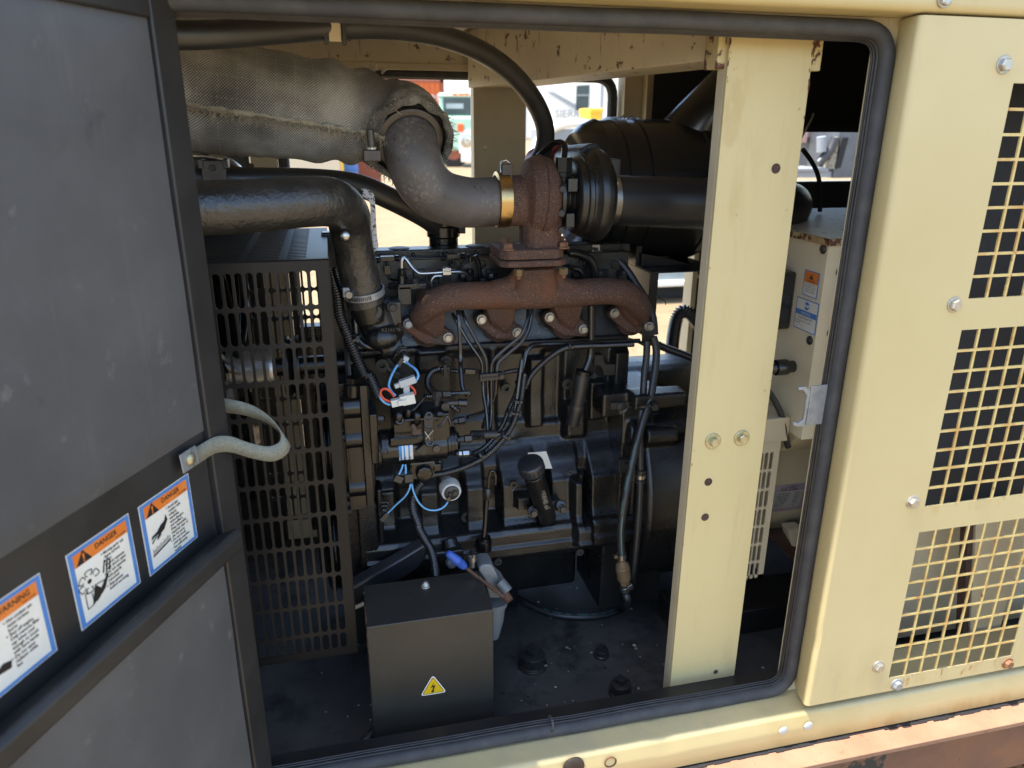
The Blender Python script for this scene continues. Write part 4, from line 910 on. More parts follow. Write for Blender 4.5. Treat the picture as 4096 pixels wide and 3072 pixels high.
# ---- injection pump
iy = .285
b = MB(); pc = ZC(770, 950, iy)
b.cyl(V(P(1520, 1780, iy).x, iy, pc.z), V(P(1782, 1780, iy).x, iy, pc.z), .034, 'black_paint', n=30)
b.box((ZC(590, 700, iy).x, iy-.030, ZC(800, 860, iy).z), (ZC(1085, 700, iy).x, iy+.04, ZC(800, 640, iy).z), 'black_paint')
b.cyl(ZC(650, 700, iy-.026), ZC(650, 640, iy-.022), .0115, 'black_paint', n=16); b.cyl(ZC(810, 710, iy-.026), ZC(810, 670, iy-.022), .0105, 'black_paint', n=16); b.cyl(ZC(1010, 700, iy-.026), ZC(1010, 655, iy-.022), .0100, 'black_paint', n=16)
b.box((ZC(560, 800, iy).x, iy-.034, ZC(600, 900, iy).z), (ZC(870, 800, iy).x, iy, ZC(600, 830, iy).z), 'black_paint')
b.cyl(ZC(500, 1040, iy), ZC(580, 1040, iy), .022, 'black_paint', n=24)
b.box((ZC(740, 1100, iy).x, iy-.02, ZC(800, 1220, iy).z), (ZC(960, 1100, iy).x, iy+.02, ZC(800, 1080, iy).z), 'black_paint'); b.cyl(ZC(985, 1100, iy-.01), ZC(990, 1165, iy-.01), .0125, 'black_paint', n=16)
IP = b.build('injection_pump', ENG, remesh=.002, smo=3, label='gloss black rotary fuel injection pump with a blue and silver rating plate')
b = MB(); b.box((ZC(400, 900, iy+.02).x, iy+.0, ZC(450, 1120, iy).z), (ZC(470, 900, iy+.02).x, iy+.08, ZC(450, 680, iy).z), 'black_paint'); b.cyl(ZC(460, 1000, iy+.01), ZC(505, 1000, iy+.01), .036, 'black_paint', n=24); b.build('pump_flange', IP, bevel=.002)
bolt(ZC(478, 720, iy+.0), V(1, -.3, 0), .0065, .010, 'dull_steel', IP); bolt(ZC(505, 1010, iy-.03), V(1, -.4, 0), .0070, .011, 'dull_steel', IP); bolt(ZC(985, 978, iy-.032), FRONT, .0075, .006, 'dull_steel', IP, 'round', name='locking_screw')
b = MB()
for x, y, r_ in ((650, 690, 0.0097), (660, 735, 0.0083), (812, 690, 0.0094), (915, 690, 0.0079), (915, 765, 0.0086), (925, 925, 0.0094), (735, 665, 0.0065)):
    c = ZC(x, y, iy-.044)
    if x in (650, 812, 735): b.lathe(c, V(.05, -.5, 1), [(-.016, r_), (.0, r_), (.005, r_*.8), (.008, r_*.4), (.009, .0001)], 'black_paint', 18); continue
    b.lathe(c, V(.05, -1, .35), [(-.012, r_), (.004, r_), (.006, r_*.8), (.006, r_*.45), (.001, r_*.4), (.001, .0001)], 'bolt_dark', 16)
b.tube([ZC(705, 733, iy-.048), ZC(1000, 712, iy-.048)], .0022, 'bolt_dark', 8); b.tube([ZC(735, 660, iy-.046), ZC(790, 640, iy-.05), ZC(870, 550, iy-.04)], .0012, 'bolt_dark', 5)
b.box((-.008, -.006, -.024), (.008, .010, .026), 'bolt_dark', ax=(XP, V(0, 1, 0), UP), o=ZC(915, 800, iy-.044)); b.prism([ZC(x, y, iy-.046) for x, y in ((800, 1010), (880, 945), (915, 965), (905, 1020), (870, 1045))], V(0, .006, 0), 'cast_dusty')
b.tube([ZC(880, 830, iy-.056), ZC(930, 900, iy-.056)], .0011, 'steel', 5); b.tube([ZC(960, 820, iy-.056), ZC(890, 900, iy-.056)], .0011, 'steel', 5)
b.build('pump_fittings', IP, bevel=.0008)
b = MB(); b.cyl(ZC(770, 770, iy-.046), ZC(805, 830, iy-.05), .0045, 'wood_bush', n=10); b.box((-.008, -.004, -.005), (.008, .004, .005), 'wood_bush', ax=(XP, V(0, 1, 0), UP), o=ZC(810, 830, iy-.048)); b.build('throttle_stop', IP, bevel=.001); b = MB(); b.tube(spline([ZC(1000, 790, iy-.046), ZC(1045, 760, iy-.05), ZC(1085, 700, iy-.05), ZC(1110, 760, iy-.046)], 5), .003, 'gloss_plastic', 8); b.build('sealed_cover', IP)
b = MB(); b.text('STANADYNE', ZC(622, 893, iy-.0375), XP, UP, .0085, 'cast_dusty', bold=.004); b.tube([ZC(612, 903, iy-.0365), ZC(822, 890, iy-.0365), ZC(822, 860, iy-.0365), ZC(612, 873, iy-.0365), ZC(612, 903, iy-.0365)], .0006, 'cast_dusty', 4); b.build('cast_lettering', IP, smooth=False)
# rating plate wrapped on the pump body
b = MB(); px0 = ZC(657, 1040, iy-.04).x; px1 = ZC(783, 1040, iy-.04).x; r_ = .0352
def cylpt(x, t, r): return V(x, iy-r*math.cos(t), pc.z+r*math.sin(t))
cols = ['plate_blue', 'plate_blue', 'plate_grey', 'plate_blue', 'plate_grey', 'plate_grey', 'plate_blue', 'plate_grey', 'plate_grey']
xs = [px0+(px1-px0)*k/9 for k in range(10)]
for k in range(9):
    vs = [];  t0, t1 = -.42, .48
    for i in range(9): t = t0+(t1-t0)*i/8; vs += [cylpt(xs[k], t, r_), cylpt(xs[k+1], t, r_)]
    b.add(vs, [[2*i, 2*i+1, 2*i+3, 2*i+2] for i in range(8)], cols[k])
for k, s_ in ((0, 'STANADYNE'), (3.6, 'DB4427'), (6.7, '5335-31')):
    t = -.5; c = cylpt(px0+(px1-px0)*(k+.95)/9, -.40, r_+.0022); b.text(s_, c, V(0, 0, 1), V(-1, 0, 0), .0036, 'sticker_white' if k == 0 else 'ink_black')
b.build('rating_plate', IP, smooth=False, label='blue and silver rating plate')
# hydraulic head discs and unions
b = MB(); hx0 = ZC(1055, 930, iy).x; b.lathe(V(hx0, iy, pc.z), XP, [(0, .026), (.004, .0285), (.007, .0285), (.0075, .027), (.010, .027), (.0105, .0285), (.013, .0285), (.0135, .027), (.016, .027), (.0165, .0285), (.021, .0285), (.022, .022), (.028, .016)], 'black_paint', 36); b.build('hydraulic_head', IP, ang=30)
def union(p, d, m1='steel', m2='bolt_dark', s_=1.):
    m = MB(); m.lathe(p, d, [(0, .006*s_), (.012*s_, .006*s_)], 'bolt_dark', 12); m.lathe(p+d*.006*s_, d, [(0, .0095*s_), (.009*s_, .0095*s_)], m2, 6); m.lathe(p+d*.017*s_, d, [(0, .0105*s_), (.016*s_, .0105*s_), (.020*s_, .006*s_)], m1, 6); m.build('union_nut', IP, bevel=.0008, smooth=False)
union(ZC(1120, 748, iy), V(1, 0, .08), 'dull_steel', 'dull_steel', 0.74); union(ZC(1170, 905, iy-.03), V(1, 0, 0), 'dull_steel', 'bolt_dark', 0.78); union(ZC(1160, 1030, iy-.03), V(1, 0, -.02), 'steel', 'steel', 0.71); union(ZC(1400, 862, iy+.01), V(1, 0, 0), 'brass', 'steel', 0.62)
b = MB(); b.cyl(ZC(1290, 862, iy+.01), ZC(1520, 858, iy+.01), .0085, 'bolt_dark', n=16)
for i in range(12): c = ZC(1300+i*9, 862, iy+.01); b.lathe(c, XP, [(0, .0088), (.0008, .0095), (.0016, .0088)], 'bolt_dark', 16, caps=False)
b.build('delivery_valve', IP, ang=40)
# big plug below the pump, white oil pressure sender
b = MB(); c = ZC(870, 1165, iy-.01); dv = (ZC(890, 1250, iy-.045)-c).normalized(); b.lathe(c, dv, [(0, .013), (.006, .0165), (.018, .0165), (.021, .015), (.022, .011), (.022, .0001)], 'black_paint', 8); b.build('lift_pump_cap', IP, bevel=.002)
b = MB(); c = ZC(1090, 1300, .33); dv = (ZC(1132, 1400, .285)-c).normalized(); b.lathe(c, dv, [(-.02, .010), (0, .014), (.004, .0185), (.008, .0208), (.014, .0212), (.018, .0205), (.030, .0200), (.033, .0185), (.033, .0001)], 'sender_white', 36)
OS = b.build('pressure_sender', ENG, label='round white oil pressure sender can with a black cap')
e = c+dv*.033; b = MB(); b.lathe(e, dv, [(0, .0150), (.003, .0150), (.004, .0135), (.004, .0001)], 'rubber', 28); a_, b_, _ = basis(dv); b.lathe(e+dv*.004+V(.006, 0, .001), dv, [(0, .0062), (.004, .0058), (.004, .0001)], 'rubber', 18); b.box((-.008, -.003, 0), (-.002, .004, .005), 'rubber', ax=(XP, basis(dv)[1], dv), o=e+dv*.005); b.build('sender_cap', OS, bevel=.0008)
b = MB(); b.lathe(e+dv*.003+V(-.007, -.002, -.010), dv, [(0, .0045), (.003, .0045), (.004, .0035), (.002, .0018), (.002, .0001)], 'brass', 14); b.build('sender_terminal', OS)
# ---- oil filler, dipstick, oil level parts
fy = .30
b = MB(); a = ZD(362, 760, fy-.02); c = ZD(500, 1190, fy+.02); dv = (c-a).normalized()
b.cyl(a+dv*.02, c, .0212, 'cast_black', .0185, 28); b.box((-.028, -.002, -.012), (.03, .03, .012), 'cast_black', ax=(XP, V(0, 1, 0), UP), o=ZD(490, 1090, fy+.03))
b.cyl(ZD(375, 1130, fy+.03), ZD(375, 1130, fy+.005), .0115, 'cast_black', n=16); b.cyl(ZD(610, 1080, fy+.03), ZD(610, 1080, fy+.008), .0115, 'cast_black', n=16)
OF = b.build('oil_filler', ENG, remesh=.002, smo=2)
b = MB(); a2 = a-dv*.012; b.lathe(a2, dv, [(0, .0001), (0, .0225), (.0015, .0248), (.003, .0256), (.023, .0256), (.023, .0242), (.026, .0238), (.028, .021)], 'satin_plastic', 40)
ua, ub, _ = basis(dv)
for k in range(20): t = 2*PI*k/20; d_ = ua*math.cos(t)+ub*math.sin(t); b.box((-.0022, -.001, 0), (.0022, .0012, .017), 'satin_plastic', ax=(dv.cross(d_), d_, dv), o=a2+d_*.0252+dv*.005)
b.build('filler_cap', OF, ang=40, bevel=.0006)
b = MB(); n_ = V(-dv.z, 0, dv.x); b.text('15W40 oil', ZD(432, 968, fy-.026), dv.normalized(), V(-dv.z, 0, dv.x), .016, 'thread_light', sx=.8); b.build('paint_mark', OF, smooth=False)
bolt(ZD(378, 1145, fy-.004), V(.1, -1, .1), .0078, .008, 'dull_steel', OF, wash=.010); bolt(ZD(620, 1110, fy+.002), V(.1, -1, .1), .0078, .008, 'dull_steel', OF, wash=.010)
b = MB(); b.tube(spline([ZC(1435, 1400, .30), ZC(1425, 1500, .30), ZE(1610, 150, .295), ZE(1600, 235, .29)], 5), .0052, 'black_paint', 14); b.lathe(ZE(1600, 225, .29), UP, [(-.030, .0165), (-.008, .0165), (-.006, .014), (-.001, .014), (0, .008)], 'black_paint', 26)
DS = b.build('dipstick', ENG); b = MB(); b.tube(spline([ZC(1440, 1400, .298), ZC(1445, 1330, .298), ZC(1455, 1230, .297), ZC(1470, 1185, .297), ZC(1495, 1190, .297), ZC(1510, 1240, .297), ZC(1505, 1300, .298)], 6), .0033, 'black_paint', 10); b.lathe(ZC(1440, 1390, .298), UP, [(-.010, .0055), (.0, .0072), (.004, .0075), (.008, .0072), (.014, .005)], 'rubber', 18); b.build('dipstick_handle', DS)
# ---- vertical breather tube with rubber sleeve
b = MB(); b.tube(spline([ZB(1102, 760, .385), ZB(1102, 980, .385), ZB(1096, 1200, .383), ZB(1080, 1290, .38), ZB(1045, 1380, .375)], 6), .0078, 'pipe_black', 16); b.build('drain_pipe', ENG, label='gloss black drain pipe from the turbocharger')
b = MB(); b.tube([ZD(790, -30, .372), ZD(775, 80, .372), ZD(740, 265, .374), ZD(705, 400, .385)], [.0150, .0150, .0145, .0145], 'rubber', 20); clampband(b, ZD(740, 262, .374), V(.14, 0, 1), .0147, .008, 'dull_steel'); clampband(b, ZB(1025, 1400, .372), V(.2, 0, 1), .0152, .009, 'black_paint'); b.cyl(ZB(1110, 1410, .37), ZB(1140, 1440, .37), .006, 'bolt_dark', n=6); b.build('drain_sleeve', ENG)
# ---- high pressure pipes bundled in a clamp
def pipe(pts, r=.0036, m='pipe_black', name='fuel_pipe', n=10):
    b = MB(); b.tube(spline(pts, 7), r, m, n); return b.build(name, ENG)
hy = .352
pipe([ZA(1470, 940, .37), ZA(1485, 1100, .36), ZA(1500, 1500, hy), ZC(1200, 250, .33), ZC(1215, 430, .31), ZC(1250, 500, .30), ZC(1275, 505, .298), ZC(1270, 488, .296), ZC(1180, 492, .292), ZC(1090, 498, .29)], .0042)
pipe([ZA(1410, 980, .375), ZA(1480, 1110, .36), ZA(1600, 1310, hy), ZA(1725, 1500, .345), ZA(1738, 1640, .342), ZC(1398, 400, .34), ZC(1402, 500, .335), ZC(1425, 640, .325), ZC(1437, 800, .315), ZC(1435, 960, .30), ZC(1405, 1030, .29), ZC(1330, 1045, .278), ZC(1270, 1040, .26)])
pipe([ZA(1515, 950, .375), ZA(1560, 1070, .36), ZA(1680, 1290, hy), ZA(1775, 1470, .345), ZA(1792, 1640, .342), ZC(1440, 420, .345), ZC(1445, 560, .34), ZC(1425, 640, .33), ZC(1380, 665, .315), ZC(1262, 706, .295)])
pipe([ZB(505, 780, .375), ZB(492, 920, .36), ZB(430, 1050, hy), ZB(290, 1170, .348), ZB(170, 1290, .345), ZB(150, 1400, .342), ZC(1468, 400, .34), ZC(1470, 640, .335), ZC(1455, 800, .32), ZC(1420, 870, .30), ZC(1350, 887, .27), ZC(1285, 888, .258)])
pipe([ZB(550, 780, .375), ZB(510, 990, .36), ZB(440, 1110, hy), ZB(320, 1215, .348), ZB(220, 1310, .345), ZB(205, 1400, .342), ZC(1512, 400, .345), ZC(1505, 500, .345), ZC(1460, 620, .345), ZC(1420, 720, .345), ZC(1395, 800, .35)])
b = MB(); o = ZB(152, 1437, .335); b.box((-.0225, -.004, -.0072), (.0235, .010, .0072), 'bolt_dark', ax=((XP+V(0, 0, .02)).normalized(), V(0, 1, 0), UP), o=o); b.box((-.018, -.0055, -.0016), (.010, -.003, .0016), 'black_paint', ax=(XP, V(0, 1, 0), UP), o=o); PC = b.build('pipe_clamp', ENG, bevel=.0025); bolt(ZB(252, 1438, .328), FRONT, .0055, .003, 'bolt_dark', PC, 'round', name='screw')
pipe([ZB(1560, 1098, .385), ZB(1200, 1108, .38), ZB(900, 1122, .375), ZB(640, 1130, .37), ZB(540, 1145, .365), ZB(490, 1200, .36), ZB(455, 1330, .352), ZB(410, 1500, .342), ZC(1745, 200, .335), ZC(1695, 580, .32), ZC(1660, 740, .31), ZC(1620, 820, .303), ZC(1560, 852, .298), ZC(1500, 857, .296)], .0048, 'pipe_black')
# bracket at the right end of the manifold
b = MB(); b.prism([ZB(x, y, .383) for x, y in ((1590, 905), (1700, 920), (1695, 1130), (1585, 1130))], V(0, .004, 0), 'dull_steel'); b.prism([ZB(1450, 1060, .40), ZB(1585, 1130, .383), ZB(1695, 1130, .383), ZB(1600, 1140, .40)], V(0, 0, -.003), 'dull_steel'); PB = b.build('pipe_bracket', ENG, bevel=.001); bolt(ZB(1650, 962, .3828), FRONT, .0082, .009, 'zinc', PB, wash=.0105)
b = MB(); b.prism([ZB(x, y, .44) for x, y in ((1630, 700), (1725, 880), (1670, 910), (1600, 850))], V(0, .004, 0), 'alloy_cast'); b.build('heat_shield', ENG)
# ---- flywheel housing and bell on the right
fx0 = ex1+.001
zc_ = D(1430, 1000, .52).z; fx1 = D(1512, 900, .45).x+.03
rt_ = D(1430, 786, .50).z-zc_
b = MB(); b.lathe(V(fx0, .53, zc_), XP, [(0, rt_*.97), (.01, rt_), (fx1-fx0-.02, rt_), (fx1-fx0, rt_*.96)], 'cast_black', 56)
b.box((fx0-.03, .345, D(1350, 960, .345).z), (fx0+.03, .50, D(1350, 875, .345).z), 'cast_black'); b.box((ZD(1250, 200, .30).x, .315, ZD(1400, 285, .315).z), (ZD(1690, 200, .30).x, .365, ZD(1400, 165, .315).z), 'cast_black')
b.box((ZD(960, 250, .345).x, .350, ZD(1100, 345, .35).z), (fx0+.05, .48, ZD(1100, 150, .35).z), 'cast_black'); b.box((ZD(1150, 300, .33).x, .345, .66), (fx0+.02, .50, ZD(1150, 330, .33).z), 'cast_black')
b.cyl(ZD(1150, 470, .345), ZD(1260, 470, .345), .026, 'cast_black', n=30)
b.cyl(ZD(1300, 505, .315), ZD(1545, 490, .315), .0215, 'cast_black', n=30); b.cyl(ZD(1540, 490, .315), ZD(1625, 490, .315), .0212, 'cast_black', .010, 24)
b.box((ZD(1400, 650, .335).x, .335, ZD(1400, 1140, .335).z), (ZD(1540, 650, .335).x, .45, ZD(1400, 640, .335).z), 'cast_black')
b.box((ZD(960, 1380, .33).x, .335, .62), (ZD(1470, 1380, .33).x, .50, ZD(1200, 1370, .33).z), 'cast_black')
b.cyl(ZD(1330, 1480, .32), ZD(1500, 1470, .32), .019, 'cast_black', n=20)
FH = b.build('flywheel_housing', ENG, remesh=.0035, smo=5)
b = MB(); b.prism([ZD(x, y, .318) for x, y in ((1520, 1260), (1545, 1215), (1590, 1205), (1640, 1230), (1650, 1540), (1560, 1540), (1510, 1500))], V(0, .03, 0), 'cast_dusty'); o = b.build('lifting_pad', FH, bevel=.004)
plugp(ZD(1575, 1265, .316), .008, .004); plugp(ZD(1560, 1500, .316), .007, .004)
b = MB(); b.text('ALUSG', ZD(1488, 1475, .322), UP, XM, .014, 'cast_dusty'); b.build('paint_scrawl', FH, smooth=False)
b = MB(); b.box((ZD(1030, 240, .34).x, .343, ZD(1030, 292, .343).z), (ZD(1240, 240, .34).x, .352, ZD(1030, 235, .343).z), 'cast_dusty'); b.build('timing_cover_plate', FH, bevel=.002); bolt(ZD(1108, 262, .343), FRONT, .009, .004, 'cast_dusty', FH, 'round', name='screw')
bolt(ZD(1380, 250, .312), V(-.2, -1, 0), .0095, .014, 'bolt_dark', FH); b = MB(); b.box((ZD(1090, 700, .34).x, .335, ZD(1100, 800, .34).z), (ZD(1190, 700, .34).x, .35, ZD(1100, 700, .34).z), 'bolt_dark'); b.build('hose_bracket', FH, bevel=.001); bolt(ZD(1155, 752, .334), FRONT, .008, .006, 'bolt_dark', FH)
b = MB(); b.prism([ZD(x, y, .333) for x, y in ((1420, 630), (1500, 625), (1545, 700), (1550, 860), (1535, 945), (1470, 950), (1440, 800))], V(0, .01, 0), 'cast_dusty'); b.build('machined_pad', FH, bevel=.002)
# splash plate below the gear case, starter solenoid behind
b = MB(); b.prism([ZQ(x, y, .30) for x, y in ((-60, 1010), (0, 975), (480, 700), (915, 432), (945, 455), (953, 540), (925, 630), (860, 715), (740, 800), (600, 880), (300, 1000), (0, 1150))], V(.012, .02, .02), 'satin_plastic'); b.build('splash_plate', ENG, bevel=.004, label='leaf shaped black plate behind the control box')
b = MB(); b.cyl(ZQ(1250, 330, .33), ZQ(1290, 470, .315), .016, 'cast_black', n=24); b.box((-.045, 0, -.05), (.018, .03, .004), 'cast_black', ax=(XP, V(0, 1, 0), UP), o=ZQ(1330, 500, .315)); b.build('oil_filter_base', ENG, bevel=.005, seg=3)
b = MB(); c = ZQ(1285, 645, .30); b.lathe(c, V(.1, -1, .2), [(-.01, .011), (0, .011), (.003, .0095), (.004, .006), (.004, .0001)], 'alloy_cast', 24); b.build('drain_cock', ENG)
# ================================================================== FAN GUARD, FAN, RADIATOR
def slot_cells(mb, x0, z0, w, h, sw, sh, mapf, m):
    """one plate cell with an obround hole; mapf(u,v)->point"""
    r = sw/2; s_ = max(0., sh/2-r); inn = []; out = []; n = 6
    for k in range(n+1): t = PI*k/n; inn.append((r*math.cos(t), s_+r*math.sin(t))); out.append((w/2*(1-2*k/n), h/2))
    for k in range(n+1): t = PI+PI*k/n; inn.append((r*math.cos(t), -s_+r*math.sin(t))); out.append((-w/2*(1-2*k/n), -h/2))
    N = len(inn); cx_, cz_ = x0+w/2, z0+h/2
    vs = [mapf(cx_+a, cz_+b_) for a, b_ in inn]+[mapf(cx_+a, cz_+b_) for a, b_ in out]
    mb.add(vs, [[i, N+i, N+(i+1) % N, (i+1) % N] for i in range(N)], m)
gY = .17
FG = thing('fan_guard', 'black slotted sheet metal fan guard standing at the left of the bay', 'guard', (-.1, .35, .75))
gzt, gzb = P(1314, 1040, gY).z, P(1407, 2611, gY).z; gxr = -.009
tops = P(1258, 1081, gY).z; lastt = P(1340, 2530, gY).z; pit = (tops-lastt)/11; sh_ = pit*.905
cw = P(1256+42, 1150, gY).x-P(1256, 1150, gY).x; cxr = P(1258, 1150, gY).x+cw/2; ncol = 13; cxl = cxr-ncol*cw
b = MB(); mf = lambda u, v: V(u, gY, v)
for r_ in range(11):
    for c_ in range(ncol): slot_cells(b, cxl+c_*cw, tops-(r_+1)*pit+(pit-sh_)/2, cw, pit, cw*.715, sh_, mf, 'guard_paint')
hz = P(1340, 2530, gY).z-P(1345, 2588, gY).z; z11 = tops-11*pit+(pit-sh_)/2
for c_ in range(ncol): slot_cells(b, cxl+c_*cw, z11-hz*1.25, cw, hz*1.25, cw*.715, hz, mf, 'guard_paint')
zA_ = tops+(pit-sh_)/2; zB_ = z11-hz*1.25
b.poly([mf(cxl-.03, zA_), mf(gxr, zA_), mf(gxr, gzt), mf(cxl-.03, gzt)], 'guard_paint'); b.poly([mf(cxl-.03, gzb), mf(gxr, gzb), mf(gxr, zB_), mf(cxl-.03, zB_)], 'guard_paint')
b.poly([mf(cxr, zB_), mf(gxr, zB_), mf(gxr, zA_), mf(cxr, zA_)], 'guard_paint'); b.poly([mf(cxl-.03, zB_), mf(cxl, zB_), mf(cxl, zA_), mf(cxl-.03, zA_)], 'guard_paint')
GF = b.build('slotted_panel', FG, solid=.0022, smooth=False)
b = MB(); b.box((gxr-.0005, gY-.001, gzb), (gxr+.0022, gY+.022, gzt), 'guard_paint'); b.box((cxl-.03, gY-.001, gzt), (gxr+.002, gY+.012, gzt+.0022), 'guard_paint'); b.build('edge_fold', FG, bevel=.0012)
gY2 = .60
b = MB(); zt = gzt-.006
gx = [cxl-.03]
bnd = [P(953, 1028, gY).x-.115, P(953, 1028, gY+.02).x, P(1122, 1028, gY+.02).x, gxr-.028]
for k in range(3): gx += [bnd[k]+.006, bnd[k+1]-.006]
gx.append(gxr); gyv = [gY+.004, gY+.022]
for k in range(26): gyv += [gY+.022+.0155*k+.0085, gY+.022+.0155*(k+1)]
def perf2(mb, us, vs, solid, mapf, m):
    for i in range(len(us)-1):
        for j in range(len(vs)-1):
            if solid(i, j): mb.poly([mapf(us[i], vs[j]), mapf(us[i+1], vs[j]), mapf(us[i+1], vs[j+1]), mapf(us[i], vs[j+1])], m)
perf2(b, gx, gyv, lambda i, j: i % 2 == 0 or j % 2 == 0, lambda u, v: V(u, v, zt), 'guard_paint'); b.build('louvred_panel', FG, solid=.0018, smooth=False)
b = MB(); b.box((gxr-.002, gY+.02, zt-.03), (gxr, gY2, zt+.001), 'guard_paint'); b.build('edge_fold', FG)
b = MB(); mf2 = lambda u, v: V(u, gY2, v)
for r_ in range(11):
    for c_ in range(ncol): slot_cells(b, cxl+c_*cw+.05, tops-(r_+1)*pit+(pit-sh_)/2, cw, pit, cw*.72, sh_, mf2, 'guard_paint')
b.build('slotted_panel', FG, solid=.002, smooth=False)
bolt(P(1331, 963, .20)+V(.02, .05, 0), FRONT, .008, .005, 'steel', FG, 'dome')
FN = thing('cooling_fan', 'radiator cooling fan with a worn silver hub and dark blades behind the guard', 'fan', (-.12, .45, 1.0))
fc = P(1000, 1475, .45); fr = .0385
fxl, fxr_ = P(915, 1475, .45).x, P(1097, 1475, .45).x
b = MB(); b.lathe(V(fxl, .45, fc.z), XP, [(0, fr*.7), (0, fr*1.12), (.006, fr*1.12), (.008, fr), (fxr_-fxl-.008, fr), (fxr_-fxl-.004, fr*1.02), (fxr_-fxl, fr*.98), (fxr_-fxl, .01)], 'silver_pulley', 40); b.build('hub', FN)
b = MB(); b.cyl(V(fxr_, .45, fc.z), V(.03, .45, fc.z), .018, 'black_paint'); b.lathe(V(fxr_+.02, .45, fc.z-.0), XP, [(0, .06), (.01, .06), (.014, .052), (.02, .06), (.03, .06)], 'black_paint', 32); b.build('drive_shaft', FN)
for k in range(8):
    t = 2*PI*k/8+.2; rd = V(0, math.cos(t), math.sin(t)); tg_ = V(0, -math.sin(t), math.cos(t)); o = V(fxl-.005, .45, fc.z); vs = []
    for i in range(7):
        r_ = .035+.21*i/6; wb = .035+.05*i/6; tw = .9-.45*i/6
        for j in range(5): q = (j/4-.5)*2*wb; vs.append(o+rd*r_+tg_*(q*math.cos(tw))+XP*(q*math.sin(tw)+.006*math.cos(q*30)))
    b = MB(); b.add(vs, [[i*5+j, (i+1)*5+j, (i+1)*5+j+1, i*5+j+1] for i in range(6) for j in range(4)], 'black_paint'); b.build('blade', FN, solid=.004)
b = MB(); b.tube([V(.012, .45+.055*math.cos(t), fc.z+.055*math.sin(t)) if t < PI else V(.012, .45+.05*math.cos(t), fc.z-.28+.05*math.sin(t)) for t in [i*PI/8 for i in range(16)]], .006, 'rubber', 6, closed=True); tag(b.build('drive_belt'), 'black rubber drive belt running down beside the fan guard', 'belt')
RD = thing('radiator', 'dark finned radiator core in the far left of the bay', 'radiator', (-.45, .45, .7))
b = MB(); b.box((-.46, .09, .68), (-.40, .82, 1.40), 'radiator_fin'); b.build('core', RD)
b = MB(); b.box((-.48, .08, 1.40), (-.38, .84, 1.52), 'black_paint'); b.box((-.48, .08, .58), (-.38, .84, .68), 'black_paint'); b.build('header_tank', RD, bevel=.01, seg=3)
for k in range(60): pass
b = MB()
for k in range(70): z = .69+.01*k; b.box((-.40, .10, z), (-.392, .81, z+.0015), 'radiator_fin')
b.build('cooling_fins', RD, kind='stuff')
b = MB(); b.lathe(V(-.39, .45, fc.z), XP, [(0, .34), (.02, .30), (.05, .27), (.14, .265)], 'black_sheet', 48, caps=False); b.build('shroud', RD, solid=.003)

# ================================================================== EXHAUST
EX = thing('exhaust_pipe', 'lagged exhaust pipe in a frayed woven heat blanket turning into a sooty bare elbow', 'exhaust', D(700, 250, .36))
b = MB(); ep = spline([D(880, 285, .372), D(886, 312, .335), D(897, 355, .318), D(917, 396, .318), (D(953, 425, .324)), D(1005, 437, TY), D(1050, 437, TY), D(1078, 434, TY)], 8)
b.tube(ep, [.0475, .0475, .047, .046, .045, .0438, .0428, .0425], 'sooty_pipe', 36); b.build('elbow', EX, label='bare sooty grey exhaust elbow speckled with rust')
wp = [D(250, 172, .37), D(330, 186, .36), D(420, 205, .352), D(520, 219, .35), D(620, 231, .352), D(720, 245, .358), D(790, 256, .366), D(843, 268, .372)]
wr = [.082, .0865, .087, .086, .084, .081, .077, .074]
elb = D(862, 266, .405); R0 = .0745
wp = [p+V(0, .028, 0)*(.3+.7*i/7) for i, p in enumerate(wp)]
sp_ = spline(wp, 9); rs_ = lerps(wr, len(sp_)); b = MB(); n0 = len(sp_); td_ = (sp_[-1]-sp_[-2]).normalized()
sp_ += [sp_[-1]+td_*(R0*math.sin(k*PI/20)) for k in range(1, 11)]; rs_ += [max(.002, R0*math.cos(k*PI/20)) for k in range(1, 11)]
b.tube(sp_, rs_, 'heat_wrap', 64, caps=False, uv=True, up=UP)
amp_ = lambda p: .0026*noise.noise(p*11)+.0014*noise.noise(p*31)
nn_ = 64
for i in range(len(sp_)):
    for k in range(nn_):
        v = b.v[i*nn_+k]; d_ = (v-sp_[i]).normalized(); e = amp_(v)+(.0042*math.sin(i*.7+d_.z*2.4+1.2*noise.noise(v*6))*min(1, (i-34)/10) if 34 < i < n0 else .0012*math.sin(i*1.9))
        b.v[i*nn_+k] = v+d_*e
WR = b.build('heat_blanket', EX, ang=80, label='dusty woven silver grey heat blanket with a frayed seam'); 
q = WR.modifiers.new('thick', 'SOLIDIFY'); q.thickness = .006; q.offset = -1
